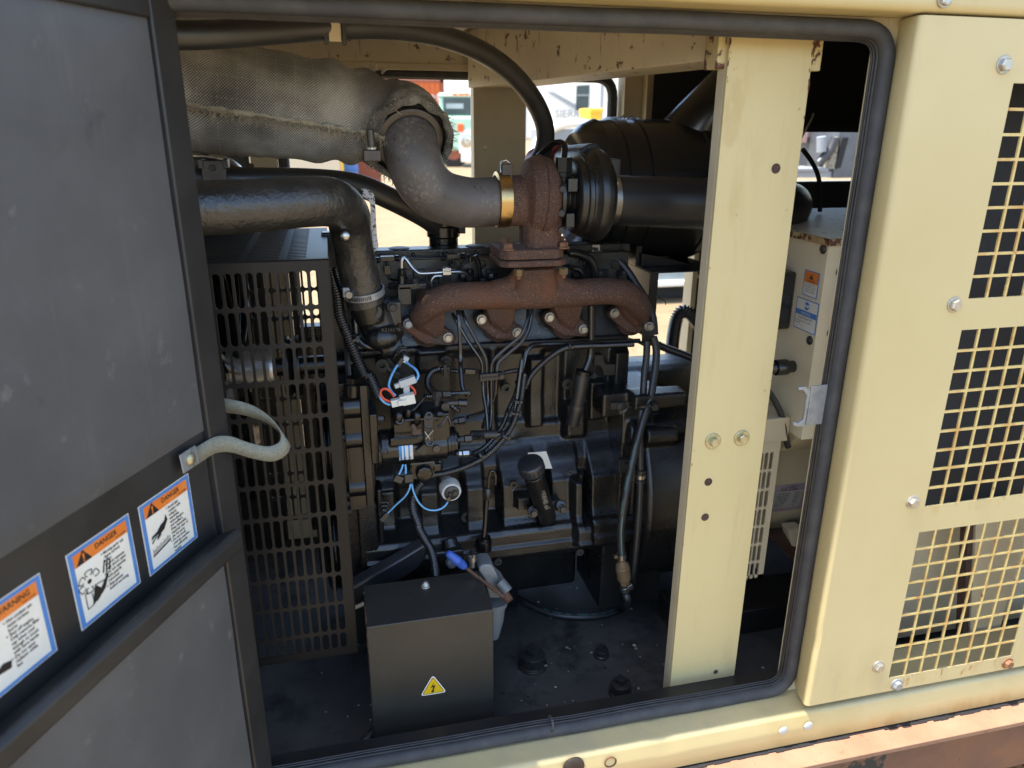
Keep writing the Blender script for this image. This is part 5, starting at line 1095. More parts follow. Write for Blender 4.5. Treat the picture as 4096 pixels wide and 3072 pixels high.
# rolled collar and frayed lip at the open end
e1 = D(884, 303, .338); ct = (e1-elb).normalized(); ce = e1
b = MB(); q = [elb-ct*.012, elb, elb.lerp(e1, .35), elb.lerp(e1, .7), e1]; q = resample(q, .004); b.tube(q, lerps([R0*.97, R0*.985, R0*.985, .074, .071], len(q)), 'heat_wrap', 64, caps=False, uv=True, up=UP)
for v in b.v: v += (v-elb).normalized()*(amp_(v)*1.0)
q = b.build('blanket_cuff', EX, ang=80); m_ = q.modifiers.new('thick', 'SOLIDIFY'); m_.thickness = .006; m_.offset = -1
b = MB(); b.lathe(ce-ct*.016, ct, [(0, .071), (.008, .066), (.014, .058), (.024, .0565), (.026, .052), (.026, .047)], 'dull_steel', 44, caps=False); b.build('collar', EX, label='dull steel collar where the elbow enters the blanket')
b = MB(); ua, ub, _ = basis(ct); ring = []
for i in range(49):
    t = 2*PI*i/48; ring.append(ce+ct*(.004+.006*noise.noise(V(math.cos(t)*2, math.sin(t)*2, 1)))+(ua*math.cos(t)+ub*math.sin(t))*(.0695+.005*noise.noise(V(math.cos(t)*3, math.sin(t)*3, 5))))
b.tube(ring[:-1], [.0065+.0035*noise.noise(p*40) for p in ring[:-1]], 'heat_wrap', 8, closed=True, uv=True); b.build('blanket_hem', EX, ang=80)
b = MB(); rr = random.Random(5)
def hairs(mb, p, nrm, n, ln, spread):
    for _ in range(n):
        d_ = (nrm+V(rr.uniform(-1, 1), rr.uniform(-1, 1), rr.uniform(-1, 1))*spread).normalized(); l = ln*rr.uniform(.4, 1.); c = V(rr.uniform(-1, 1), rr.uniform(-1, 1), rr.uniform(-1, .2))*l*.35
        mb.tube([p, p+d_*l*.5+c*.3, p+d_*l+c], [.0009, .0007, .0004], 'thread_light', 3, caps=False)
for i in range(0, 48):
    p = ring[i]; hairs(b, p, (p-ce).normalized()*.7+ct*.5, 7, .016, .7)
# frayed seam ridge along the front
sm = []
for i, p in enumerate(sp_[6:n0+4]):
    k = i+6; t_ = (sp_[min(k+1, len(sp_)-1)]-sp_[k-1]).normalized(); a0 = t_.cross(V(0, -1, 0)).normalized(); f0 = a0.cross(t_).normalized()
    an = -.10-.004*k+.03*noise.noise(V(k*.3, 0, 0)); dirv = (f0*math.cos(an)+(UP-t_*UP.dot(t_)).normalized()*math.sin(an)).normalized()
    sm.append(p+dirv*(rs_[k]+amp_(p+dirv*rs_[k])+.0005))
for i, p in enumerate(sm):
    hairs(b, p, V(-.1, -.8, -.5), 12, .018, .8)
hairs(b, D(803, 158, .37), V(.3, -.2, 1), 26, .022, .6); hairs(b, D(825, 160, .37), V(.5, -.2, 1), 14, .02, .5)
b.build('loose_threads', EX, kind='stuff')
b = MB(); b.tube([p+V(0, 0, .0012*noise.noise(p*80)) for p in resample(sm, .004)], [.0050+.003*noise.noise(p*90) for p in resample(sm, .004)], 'thread_light', 6); b.build('seam_ridge', EX, ang=80)
b = MB(); c = zoom(700, 0, 1.659)(1305, 985, .285); b.cyl(c, c+V(-.001, 0, .030), .0062, 'dull_steel', n=12); b.box((-.014, -.010, -.020), (.014, .012, -.002), 'dull_steel', ax=(XP, V(0, 1, 0), UP), o=c); b.lathe(c+V(0, 0, -.003), UP, [(0, .009), (.006, .009)], 'zinc', 6)
b.build('collar_bolt', EX, bevel=.002)

# ================================================================== HOSES
CH = thing('coolant_hose', 'thick wrinkled black radiator hose bending down into the thermostat housing', 'hose', D(640, 440, .2))
b = MB(); hp = resample(spline([D(330, 452, .14), D(440, 450, .16), D(560, 444, .185), (D(660, 436, .21)), D(718, 438, .245), D(750, 462, .285), D(758, 500, .31), D(769, 560, .325), D(783, 628, .335), D(790, 655, .338)], 8), .006)
nH = len(hp); rsH = [(.0385 if i < nH*.55 else .0385-.0045*min(1, (i-nH*.55)/(nH*.2)))+.0008*noise.noise(hp[i]*30) for i in range(nH)]
b.tube(hp, rsH, 'rubber_wrinkle', 36); b.build('hose_body', CH, ang=80)
b = MB(); c = ZA(410, 690, .335); dv = (D(791, 655, .338)-D(782, 605, .332)).normalized(); c = D(786.5, 631, .335); clampband(b, c, dv, .0352, .012, 'galvanised', 40)
for k in range(14):
    an = -.35-1.25*k/14; ua, ub, _ = basis(dv, V(0, -1, 0)); t0 = -PI/2
    d_ = (XP*math.sin(an+.6)+V(0, -1, 0)*math.cos(an+.6)); d_ = (d_-dv*d_.dot(dv)).normalized()
    b.box((-.0007, -.001, -.0035), (.0007, .001, .0035), 'bolt_dark', ax=(dv.cross(d_), d_, dv), o=c+d_*.0367)
CB = b.build('hose_clamp', CH); s0 = ZA(275, 775, .30); b = MB(); b.box((-.012, -.002, -.009), (.010, .014, .009), 'galvanised', ax=(XP, V(0, 1, 0), UP), o=s0+V(0, .008, .003)); b.build('clamp_housing', CH, bevel=.002); bolt(s0+V(0, .006, 0), V(-.2, -1, 0), .0068, .008, 'steel', CH, 'round', name='clamp_screw')
b = MB(); b.tube(spline([D(340, 386, .44), D(450, 386, .45), D(560, 388, .46), D(680, 390, .47), D(770, 400, .48), D(840, 428, .49), D(920, 470, .52), D(955, 500, .545)], 7), .0215, 'rubber', 24)
BH = thing('bypass_hose', 'straight black hose running behind the exhaust elbow above the thick radiator hose', 'hose', D(600, 390, .46)); b.build('hose_body', BH, ang=80)
b = MB(); o = D(463, 375, .41); b.box((-.020, -.003, -.045), (.020, .004, .022), 'dull_steel', ax=(XP, V(0, 1, 0), UP), o=o); b.box((-.024, -.006, .008), (-.016, .03, .024), 'dull_steel', ax=(XP, V(0, 1, 0), UP), o=o); b.box((.016, -.006, .008), (.024, .03, .024), 'dull_steel', ax=(XP, V(0, 1, 0), UP), o=o); b.build('hose_bracket', BH, bevel=.002)
bolt(o+V(-.002, -.004, .010), FRONT, .005, .003, 'bolt_dark', BH, 'round', name='screw')
b = MB(); z2 = zoom(700, 0, 2.2125); b.tube(spline([z2(120, 1368, .46), z2(240, 1380, .46), z2(380, 1400, .47), z2(480, 1430, .48), z2(560, 1485, .50), z2(590, 1540, .52)], 6), .0062, 'steel', 12); tag(b.build('metal_tube'), 'thin bright metal tube curving down behind the black hose at the upper left', 'tube')
b = MB(); c = z2(110, 1328, .45); b.cyl(c, c+V(.035, 0, 0), .010, 'steel', n=6); b.cyl(c+V(.03, 0, 0), c+V(.062, 0, 0), .0065, 'steel', n=14); tag(b.build('studded_nut'), 'bright steel nut and stud projecting beside the door frame', 'nut')
OH = thing('rubber_hose', 'long black rubber hose arching from the roof down behind the turbocharger', 'hose', D(900, 60, .27))
b = MB(); b.tube(spline([D(330, 76, .07), D(430, 76, .09), D(540, 70, .12), D(640, 63, .155), D(722, 58, .185), D(800, 57, .215), D(880, 63, .25), D(960, 80, .285), D(1040, 112, .325), D(1105, 158, .365), D(1152, 215, .40), D(1176, 270, .425), D(1176, 315, .44), D(1160, 352, .45), D(1140, 385, .46)], 8), .0172, 'rubber', 22); b.build('hose_body', OH, ang=80)
b = MB(); o = D(722, 52, .165)
for dx_ in (-.0125, .0125): b.box((dx_-.003, -.004, -.026), (dx_+.003, .004, .04), 'rubber', ax=(XP, V(0, 1, 0), UP), o=o)
b.box((-.0085, -.002, -.022), (.0085, .003, .04), 'cream_dull', ax=(XP, V(0, 1, 0), UP), o=o); b.build('hose_hanger', OH, bevel=.001)

# ================================================================== AIR CLEANER AND INTAKE
AC = thing('air_cleaner', 'large glossy black ribbed air cleaner canister behind the pillar', 'air cleaner', D(1450, 420, .66))
aY = .66; ar = pxm(aY, 152)/1.04; ac = D(1452, 413, aY-.05)
ax0 = D(1262, 400, aY).x; al = .46
b = MB(); o = V(ax0, aY, ac.z)
xb = lambda px: D(px, 340, aY-ar*.72).x-ax0
pr = [(0, .0001), (0, ar*.52), (.004, ar*.60), (xb(1275), ar*.80), (xb(1292), ar*.91), (xb(1310), ar*.965), (xb(1316), ar*.985), (xb(1317), ar*.965), (xb(1350), ar*.975), (xb(1352), ar*1.012), (xb(1372), ar*1.015), (xb(1374), ar*.98), (xb(1398), ar*.982), (xb(1400), ar*1.012), (xb(1407), ar*1.012), (xb(1409), ar*.985), (xb(1525), ar*.985), (xb(1528), ar*1.01), (xb(1540), ar*1.01), (xb(1543), ar*.96), (al*.96, ar*.9), (al, ar*.7), (al, .0001)]
b.lathe(o, XP, pr, 'gloss_plastic', 64); b.build('canister', AC, ang=25)
b = MB(); b.tube([D(1470, 335, .68), D(1540, 240, .62), D(1605, 165, .62)], [.088, .066, .058], 'gloss_plastic', 36); b.tube([D(1590, 175, .595), D(1640, 120, .61)], [.060, .060], 'gloss_plastic', 36); b.build('inlet_stack', AC)
for k in range(2):
    b = MB(); b.tube([V(ax0+.07+k*.03, aY-ar*1.0, ac.z+ar*.32)+V(.0, -.004*math.sin(t), .014*math.cos(t)) for t in [i*PI/6 for i in range(12)]], .0018, 'steel', 6, closed=True) if 0 else b.tube([D(1348+k*18, 258, aY-.06)+V(.009*math.cos(t), 0, .008*math.sin(t)) for t in [i*PI/6 for i in range(7)]], .0016, 'steel', 6); b.build('clip_wire', AC)
b = MB(); pz_ = D(1440, 571, .55).z; pX0, pX1 = D(1374, 580, .56).x, D(1500, 580, .50).x
b.box((pX0, .47, pz_-.004), (pX1+.05, .72, pz_), 'gloss_plastic'); b.box((pX0, .48, pz_-.15), (pX0+.02, .62, pz_-.004), 'gloss_plastic'); b.prism([V(pX0+.02, .60, pz_-.004), V(pX0+.09, .60, pz_-.004), V(pX0+.02, .60, pz_-.055)], V(0, .004, 0), 'gloss_plastic'); b.box((pX0-.01, .54, pz_), (pX0+.004, .70, pz_+.045), 'gloss_plastic'); b.prism([V(pX0+.0, .53, pz_), V(pX0+.12, .53, pz_), V(pX0+.06, .53, pz_+.018), V(pX0+.0, .53, pz_+.03)], V(0, .004, 0), 'gloss_plastic'); b.build('mounting_cradle', AC, bevel=.002)
ID = thing('intake_duct', 'smooth fat black intake duct running from the compressor behind the pillar', 'duct', D(1420, 437, .335))
b = MB(); b.tube(spline([D(1312, 430, TY), D(1360, 434, TY), D(1440, 437, .332), D(1520, 440, .332), D(1610, 446, .335), D(1670, 446, .36), D(1700, 446, .43), D(1695, 446, .52)], 8), [.0440, .0452, .0465, .0485, .0495, .0495, .0495, .0495], 'satin_plastic', 44); b.build('duct_body', ID, ang=80)
b = MB(); clampband(b, D(1319, 430, TY), XP, .0452, .0125, 'steel', 44); DC = b.build('duct_clamp', ID); b = MB(); o = D(1326, 404, TY-.045)
b.box((-.007, -.006, -.013), (.007, .012, .010), 'steel', ax=(XP, V(0, 1, 0), UP), o=o); b.box((-.012, -.008, .012), (.003, .010, .022), 'rubber', ax=(XP, V(0, 1, 0), UP), o=o); b.build('clamp_screw', DC, bevel=.002)

# ================================================================== CONTROL BOX ON THE FLOOR
BX = thing('control_box', 'black steel box with a yellow lightning warning triangle standing at the front of the bay', 'box', (.12, .16, .54))
x0_, x1_ = .0095, .2325; yb0, yb1 = .10, .2265; zt_ = .8335
b = MB(); b.box((x0_, yb0, .536), (x1_, yb1, zt_), 'box_paint'); BB = b.build('box_body', BX, bevel=.0022, seg=3)
bolt(ZQ(960, 945, 0) if 0 else PZ(919*K, 1267*K, zt_), UP, .0078, .012, 'zinc', BX, 'dome', name='acorn_nut', wash=.009)
b = MB(); c = P(936*K, 1486*K, yb0-.0006); sz = .0245
def tri(s_, k, m, rnd):
    p = [V(0, 0, 1.15), V(-1, 0, -.62), V(1, 0, -.62)]; p = bez_round([q*s_ for q in p], rnd, 4); b.poly([c+q+V(0, -.00025*k, .0012) for q in p], m)
tri(sz, 1, 'sticker_white', .008); tri(sz*.86, 2, 'ink_black', .006); tri(sz*.80, 3, 'sticker_yellow', .005)
lt = [(x*1.5, z*1.25) for x, z in [(.1, .75), (-.22, .08), (.0, .16), (-.12, -.30), (-.22, -.26), (-.05, -.56), (.10, -.20), (.0, -.23), (.20, .36), (-.04, .26)]]
b.poly([c+V(x*sz*.62, -.0011, z*sz*.62+.0) for x, z in lt], 'ink_black'); b.build('warning_triangle', BX, smooth=False, label='yellow lightning bolt warning triangle')
b = MB(); rr = random.Random(9)
for k in range(26):
    zz_ = zt_-.002-.05*rr.random()**2; b.ell((x0_+.0006, yb0+.001+.006*rr.random() if k % 2 else yb0+.01+.1*rr.random(), zz_ if k % 2 else zt_-.0004), (.0016, .0012, .0022*rr.random()+.0006), 'rust_iron', 6, 4)
b.build('edge_rust', BX, kind='stuff')
b = MB(); b.tube([D(812, 1575, .13), D(735, 1658, .07)], .0085, 'rubber', 14); tag(b.build('black_pipe'), 'short black pipe sloping to the floor left of the box', 'pipe')
b = MB(); b.tube([ZQ(-60, 1260, .27), ZQ(180, 1150, .27)], .004, 'cream_dull', 6); tag(b.build('cream_strip'), 'thin cream strip sticking out behind the left of the black box', 'strip')

# ================================================================== FUEL FILTER WITH LEVER
FF = thing('fuel_filter', 'grey cast fuel filter with a rusty blue tipped lever behind the black box', 'filter', ZQ(1760, 900, .24))
fY = .215
b = MB(); hd = [(1625, 735), (1640, 690), (1700, 660), (1790, 658), (1830, 720), (1880, 830), (1960, 900), (2010, 990), (1960, 1060), (1880, 1090), (1760, 1090), (1700, 850)]
b.prism([ZQ(x, y, fY) for x, y in hd], V(0, .045, 0), 'alloy_cast'); b.build('filter_head', FF, bevel=.004, seg=3)
b = MB(); c0, c1 = ZQ(1820, 1100, fY+.02), ZQ(1790, 1560, fY+.02); b.tube([c0, c0.lerp(c1, .12), c0.lerp(c1, .14), c0.lerp(c1, .55), c1], [.0275, .027, .0235, .022, .015], 'alloy_cast', 28); b.build('filter_bowl', FF, ang=40)
b = MB(); a = ZQ(1895, 880, fY-.006); c = ZQ(2000, 1000, fY-.02); b.cyl(a, c, .011, 'alloy_cast', .0105, 16); b.build('valve_boss', FF)
LV = b = MB(); p0, p1 = ZQ(1230, 505, .185), ZQ(1455, 690, .192); p2 = ZQ(1965, 1085, .19)
b.tube([p1.lerp(p0, -.05), p2], .0034, 'rust_iron', 12); b.cyl(ZQ(1940, 1005, .20), ZQ(2015, 1120, .185), .0088, 'rust_iron', n=16); lv = b.build('lever_rod', FF, label='thin rusty lever rod')
b = MB(); L_ = (p1-p0).length; d_ = (p1-p0).normalized(); pr = [(0, .0001), (.0008, .004), (.003, .0062), (L_*.25, .0078), (L_*.5, .0086), (L_*.52, .0091), (L_*.56, .0091), (L_*.58, .0086), (L_*.85, .0080), (L_*.97, .0066), (L_, .004)]
b.lathe(p0, d_, pr, 'blue_grip', 24); b.build('lever_grip', FF, label='blue plastic lever grip')
b = MB(); c = ZQ(1540, 690, .225); b.cyl(c, c+V(0, 0, .018), .0065, 'steel', n=6); b.cyl(c+V(0, 0, .014), c+V(0, 0, .03), .0095, 'steel', n=12); b.box((-.002, -.011, .026), (.002, .011, .0335), 'bolt_dark', ax=(XP, V(0, 1, 0), UP), o=c) ; b.build('bleed_screw', FF, bevel=.001)

# ================================================================== CONDUITS, CABLES, WIRES
def cond(name, label, pts, r, cat='conduit', pitch=.0046): return tag(corrugated(pts, r, 'conduit', pitch=pitch).build(name, None, ang=80), label, cat, 'corrugated conduits over the engine' if cat == 'conduit' else None)
cond('split_conduit', 'thick black corrugated conduit hanging past the thermostat housing to the gear case', [ZA(60, 480, .36), ZA(95, 620, .355), ZA(140, 780, .345), ZA(165, 1000, .335), ZA(250, 1220, .325), ZA(330, 1420, .315), ZA(430, 1640, .31), ZC(400, 350, .31), ZC(475, 520, .31)], .0112)
cond('split_conduit', 'black corrugated conduit curving up from the injection pump towards the manifold bracket', [ZB(1500, 1128, .375), ZB(1250, 1140, .37), ZB(1000, 1148, .365), ZB(860, 1165, .36), ZB(740, 1230, .352), ZB(620, 1330, .345), ZB(530, 1430, .335), ZB(470, 1540, .328), ZC(1765, 330, .325), ZC(1740, 520, .318), ZC(1700, 660, .308), ZC(1650, 790, .30), ZC(1560, 920, .288), ZC(1420, 1050, .275), ZC(1250, 1140, .268), ZC(1080, 1195, .268), ZC(960, 1215, .27)], .0066)
cond('split_conduit', 'shorter black corrugated conduit lying along the bent steel fuel pipe', [ZC(1720, 380, .345), ZC(1680, 520, .335), ZC(1625, 640, .325), ZC(1570, 780, .315), ZC(1480, 900, .30), ZC(1400, 980, .29), ZC(1310, 1030, .285)], .0054)
cond('split_conduit', 'short looped black conduit at the top of the injection pump', [ZC(1005, 278, .37), ZC(950, 300, .365), ZC(912, 350, .355), ZC(908, 410, .34), ZC(935, 460, .325), ZC(975, 495, .31)], .0066)
cond('split_conduit', 'thin black conduit strung level between the two sensor plugs', [ZC(1100, 292, .375), ZC(1170, 298, .37), ZC(1230, 296, .368)], .0045)
cond('split_conduit', 'thin black conduit arching right from the pipe clamp plate', [ZC(1585, 312, .352), ZC(1650, 298, .352), ZC(1715, 292, .352), ZC(1755, 320, .35), ZC(1765, 370, .348)], .0050)
cond('split_conduit', 'black corrugated conduit dropping from the pump past the white sender to the black box', [ZC(850, 1290, .275), ZC(810, 1340, .27), ZC(778, 1430, .262), ZC(780, 1530, .258), ZC(820, 1640, .255), ZQ(870, 200, .255), ZQ(940, 330, .253), ZQ(1020, 470, .25), ZQ(1060, 620, .248), ZQ(1080, 800, .246), ZQ(1085, 980, .245)], .0090)
cond('split_conduit', 'black corrugated conduit running right behind the pillar from the manifold bracket', [ZS(420, 1250, .40), ZS(560, 1310, .395), ZS(760, 1380, .385), ZS(940, 1450, .375), ZS(1100, 1510, .365)], .0088)
cond('vent_hose', 'fat black ribbed hose looping over behind the pillar beside the alternator', [ZS(620, 1480, .74), ZS(625, 1300, .74), ZS(650, 1080, .74), ZS(690, 900, .74), ZS(760, 815, .74), ZS(850, 840, .73), ZS(930, 920, .72), ZS(1000, 1020, .71), ZS(1080, 1130, .70)], .0180, 'hose', .0056)
cond('split_conduit', 'thin black conduit lead at the upper right of the injection pump', [ZC(880, 520, .27), ZC(930, 520, .275), ZC(975, 515, .28)], .0045)
cond('split_conduit', 'short curled black conduit below the pump return fitting', [ZC(1085, 595, .275), ZC(1130, 610, .268), ZC(1165, 640, .265), ZC(1190, 650, .262)], .0055)
def conn(name, label, o, a, c, m, ax=None, bev=.001):
    b = MB(); b.box(a, c, m, ax=ax or (XP, V(0, 1, 0), UP), o=o); return tag(b.build(name, None, bevel=bev), label, 'connector', 'black spade plugs under the pump' if name == 'spade_plug' else None)
def rot(deg): t = math.radians(deg); return (V(math.cos(t), 0, math.sin(t)), V(0, 1, 0), V(-math.sin(t), 0, math.cos(t)))
SP = thing('sensor_plug', 'black sensor plug clipped below the big bolt on the crankcase', 'connector', ZC(1060, 285, .37))
b = MB(); o = ZC(1060, 285, .37); b.box((-.009, -.006, -.006), (.010, .006, .006), 'conduit', ax=rot(3), o=o); b.build('plug_body', SP, bevel=.002); b = MB(); b.box((-.0035, -.007, -.0125), (.0035, .002, .012), 'bolt_dark', ax=rot(0), o=o); b.build('plug_clip', SP, bevel=.001)
SP = thing('sensor_plug', 'long black plug lying left of the fuel pipe clamp plate', 'connector', ZC(1300, 300, .36))
b = MB(); o = ZC(1290, 300, .36); b.box((-.013, -.005, -.0052), (.010, .005, .0052), 'conduit', ax=rot(-8), o=o); b.build('plug_body', SP, bevel=.0018); b = MB(); b.box((.010, -.004, -.004), (.020, .004, .004), 'bolt_dark', ax=rot(-8), o=o); b.build('plug_nose', SP, bevel=.001)
# return fittings on top of the pump
RF = thing('banjo_fitting', 'black banjo fitting with hex unions on top of the injection pump', 'fitting', ZC(1010, 520, .28))
b = MB(); b.lathe(ZC(988, 600, .275), UP, [(0, .008), (.012, .008)], 'bolt_dark', 14); b.lathe(ZC(985, 545, .275), UP, [(-.002, .0085), (.016, .0085)], 'bolt_dark', 6); b.build('banjo_bolt', RF, bevel=.0008)
b = MB(); b.cyl(ZC(975, 510, .28), ZC(1030, 508, .28), .0075, 'bolt_dark', n=6); b.cyl(ZC(1030, 508, .28), ZC(1100, 505, .285), .0082, 'dull_steel', n=6); b.build('hex_union', RF, bevel=.0008)
b = MB(); b.cyl(ZC(1045, 585, .272), ZC(1180, 575, .27), .0055, 'dull_steel', n=14); b.cyl(ZC(1180, 575, .27), ZC(1250, 578, .27), .0075, 'conduit', n=12); b.lathe(ZC(1062, 605, .262), FRONT, [(0, .0075), (.006, .0075)], 'bolt_dark', 14); b.build('solenoid', RF, ang=40)
def wire(name, label, pts, m, r=.0018): return tag(cable(pts, r, m, 7).build(name, None, ang=80), label, 'wire', 'thin loose wires round the injection pump')
wy = .275
wire('blue_wire', 'blue wire bowing right from the temperature sender to the clear plug', [ZC(712, 205, .285), ZC(745, 240, .275), ZC(800, 280, .262), ZC(825, 330, .255), ZC(815, 370, .252), ZC(800, 382, .252)], 'blue_wire', .0022)
wire('blue_wire', 'blue wire hanging left from the temperature sender to the white plug', [ZC(652, 232, .285), ZC(615, 285, .275), ZC(580, 360, .262), ZC(566, 430, .256), ZC(590, 480, .25), ZC(625, 515, .245)], 'blue_wire', .0022)
wire('red_wire', 'red wire looping left of the white plug', [ZC(612, 525, .246), ZC(585, 485, .245), ZC(545, 455, .245), ZC(505, 460, .246), ZC(490, 495, .246), ZC(512, 535, .246), ZC(545, 555, .245), ZC(580, 568, .244)], 'red_wire', .0023)
wire('red_wire', 'red wire bending down right of the clear plug', [ZC(742, 418, .254), ZC(775, 445, .253), ZC(795, 475, .252), ZC(795, 505, .252)], 'red_wire', .0022)
wire('blue_wire', 'blue wire hugging the red loop into the white plug', [ZC(490, 500, .248), ZC(492, 535, .248), ZC(520, 570, .246), ZC(555, 590, .245), ZC(580, 594, .244)], 'blue_wire', .0021)
wire('blue_wire', 'short blue wire to the left loose spade plug under the pump plate', [ZC(690, 1125, .245), ZC(675, 1170, .24), ZC(655, 1212, .238)], 'blue_wire')
wire('blue_wire', 'short blue wire to the right spade plug under the pump plate', [ZC(710, 1125, .245), ZC(715, 1165, .24), ZC(713, 1210, .238)], 'blue_wire')
wire('blue_wire', 'long blue wire sloping down left to the pressure switch', [ZC(755, 1295, .238), ZC(745, 1345, .24), ZC(705, 1410, .246), ZC(630, 1480, .256), ZC(550, 1560, .268)], 'blue_wire')
wire('blue_wire', 'long blue wire sagging right to the white pressure sender', [ZC(768, 1295, .238), ZC(785, 1370, .242), ZC(830, 1460, .25), ZC(890, 1515, .256), ZC(960, 1530, .262), ZC(1020, 1518, .265), ZC(1062, 1490, .266), ZC(1086, 1456, .268)], 'blue_wire')
wire('black_wire', 'thin frayed black wire running from the conduit to the pump cover', [ZC(880, 530, .262), ZC(840, 575, .255), ZC(795, 625, .248), ZC(745, 660, .242)], 'conduit', .0014)
WP = thing('white_plug', 'white nylon multi pin plug hanging over the injection pump', 'connector', ZC(690, 560, .24))
b = MB(); b.box((-.021, -.006, -.0065), (.0, .006, .0065), 'white_nylon', ax=rot(9), o=ZC(690, 560, .24)); b.box((-.002, -.0075, -.009), (.021, .0075, .009), 'white_nylon', ax=rot(9), o=ZC(690, 553, .24)); b.build('plug_body', WP, bevel=.0012); b = MB(); b.box((-.007, -.010, -.004), (.009, -.006, .005), 'white_nylon', ax=rot(9), o=ZC(680, 565, .24)); b.box((-.008, -.009, .007), (.010, .003, .0105), 'white_nylon', ax=rot(9), o=ZC(705, 553, .24)); b.build('latch_tab', WP, bevel=.0006)
WP = thing('clear_plug', 'translucent grey plug just above the white nylon plug', 'connector', ZC(730, 385, .25))
b = MB(); b.box((-.013, -.006, -.0065), (.017, .006, .0065), 'grey_nylon', ax=rot(17), o=ZC(720, 392, .25)); b.build('plug_body', WP, bevel=.0012); b = MB(); b.box((-.022, -.004, -.0045), (-.0125, .004, .0035), 'grey_nylon', ax=rot(17), o=ZC(720, 392, .25)); b.box((-.0055, -.004, -.025), (.0055, .004, -.006), 'grey_nylon', ax=rot(2), o=ZC(715, 395, .251)); b.build('plug_tail', WP, bevel=.001)
conn('terminal_plug', 'small grey terminal boot at the tip of the temperature sender', ZC(712, 195, .285), (-.005, -.004, -.006), (.005, .004, .006), 'grey_nylon', rot(-25)); conn('terminal_boot', 'dark terminal boot on the left blue wire of the temperature sender', ZC(668, 215, .285), (-.004, -.004, -.010), (.004, .004, .008), 'rubber', rot(-35))
conn('spade_plug', 'tilted black spade plug hanging loose under the pump plate', ZC(650, 1250, .236), (-.008, -.004, -.0065), (.008, .004, .0065), 'rubber', rot(-28)); conn('spade_plug', 'upright black spade plug under the pump plate', ZC(742, 1240, .236), (-.0078, -.004, -.0085), (.0078, .004, .0075), 'rubber', rot(0)); conn('spade_plug', 'black spade plug on the pressure switch at the lower left', ZC(527, 1585, .268), (-.0048, -.004, -.010), (.0048, .004, .009), 'rubber', rot(-45))
# fuel hoses on the right
def hose(name, label, pts, r, cat='hose', m='rubber'):
    t = thing(name, label, cat, pts[0], 'fuel hoses by the flywheel housing' if name == 'fuel_hose' else None); b = MB(); b.tube(spline(pts, 8), r, m, 20); b.build('hose_body', t, ang=80); return t
H1 = hose('fuel_hose', 'plain black fuel hose hanging straight past the flywheel housing', [ZB(1630, 1100, .36), ZB(1625, 1250, .355), ZB(1605, 1430, .345), ZB(1595, 1600, .335), ZD(1270, 350, .32), ZD(1266, 600, .305), ZD(1268, 850, .295), ZD(1255, 1150, .285), ZD(1230, 1450, .28), ZD(1205, 1660, .28), ZR(1380, 500, .29), ZR(1330, 640, .31)], .0072)
b = MB(); c = ZD(1268, 838, .2955); b.lathe(c-V(0, 0, .014), UP, [(0, .0085), (.0, .0112), (.006, .0112), (.0065, .0100), (.022, .0100), (.0225, .0112), (.029, .0112), (.029, .008)], 'rubber', 24); b.build('hose_sleeve', H1); b = MB(); clampband(b, c+V(0, 0, .0005), UP, .0100, .0075, 'steel'); b.build('hose_clamp', H1)
pts2 = [ZB(1690, 1060, .36), ZB(1718, 1180, .355), ZB(1712, 1330, .345), ZB(1690, 1480, .335), ZB(1672, 1600, .325), ZD(1310, 320, .312), ZD(1270, 450, .30), ZD(1225, 620, .288), ZD(1175, 840, .272), ZD(1140, 1030, .26), ZD(1108, 1250, .255), ZD(1106, 1400, .253), ZD(1112, 1500, .252)]
H2 = hose('fuel_hose', 'black fuel hose with green lettering and stripe ending at the brass valve', pts2, .0078)
sp2 = spline(pts2, 8)
def on_hose(k0, k1, txt, size):
    p = sp2[k0]; q = sp2[k1]; u = (q-p).normalized(); n_ = (CAM-p); n_ = (n_-u*n_.dot(u)).normalized(); v = n_.cross(u); return p+n_*.0082, u, v, n_
b = MB()
for (k0, k1, txt) in ((76, 70, 'HUTCHINSON'), (69, 62, 'CARBURANGLE'), (61, 51, 'SP PN5 10 bar/WP 147 psi')):
    o, u, v, n_ = on_hose(k0, k1, txt, .006); b.text(txt, o+v*.0004, u, v, .0058, 'teal_ink', sx=.78, bold=.01)
b.build('hose_lettering', H2, smooth=False)
b = MB(); vs = []
for k in range(77, 97):
    p = sp2[min(k, len(sp2)-1)]; u = (sp2[min(k+1, len(sp2)-1)]-sp2[k-1]).normalized(); n_ = (CAM-p); n_ = (n_-u*n_.dot(u)).normalized(); v = n_.cross(u).normalized()
    if v.x < 0: v = -v
    vs += [p+n_*.0079+v*.0002, p+n_*.0077+v*.0022]
b.add(vs, [[2*i, 2*i+1, 2*i+3, 2*i+2] for i in range(len(vs)//2-1)], 'teal_ink'); b.build('hose_stripe', H2, smooth=False)
BV = thing('check_valve', 'weathered brass check valve joining the fuel hose ends by the floor', 'valve', ZR(1210, 350, .25))
c0, c1 = ZR(1195, 210, .252), ZR(1235, 520, .252); dv = (c1-c0).normalized(); L_ = (c1-c0).length
b = MB(); b.lathe(c0, dv, [(-.006, .0075), (0, .009), (.004, .0135), (.007, .0140), (.009, .0130), (.012, .0150), (L_*.85, .0142), (L_*.93, .0105), (L_, .0100)], 'brass', 24); b.build('valve_body', BV, ang=30); b = MB(); b.lathe(c1, dv, [(0, .0105), (.006, .0105)], 'brass', 6); b.build('valve_hex', BV, smooth=False)
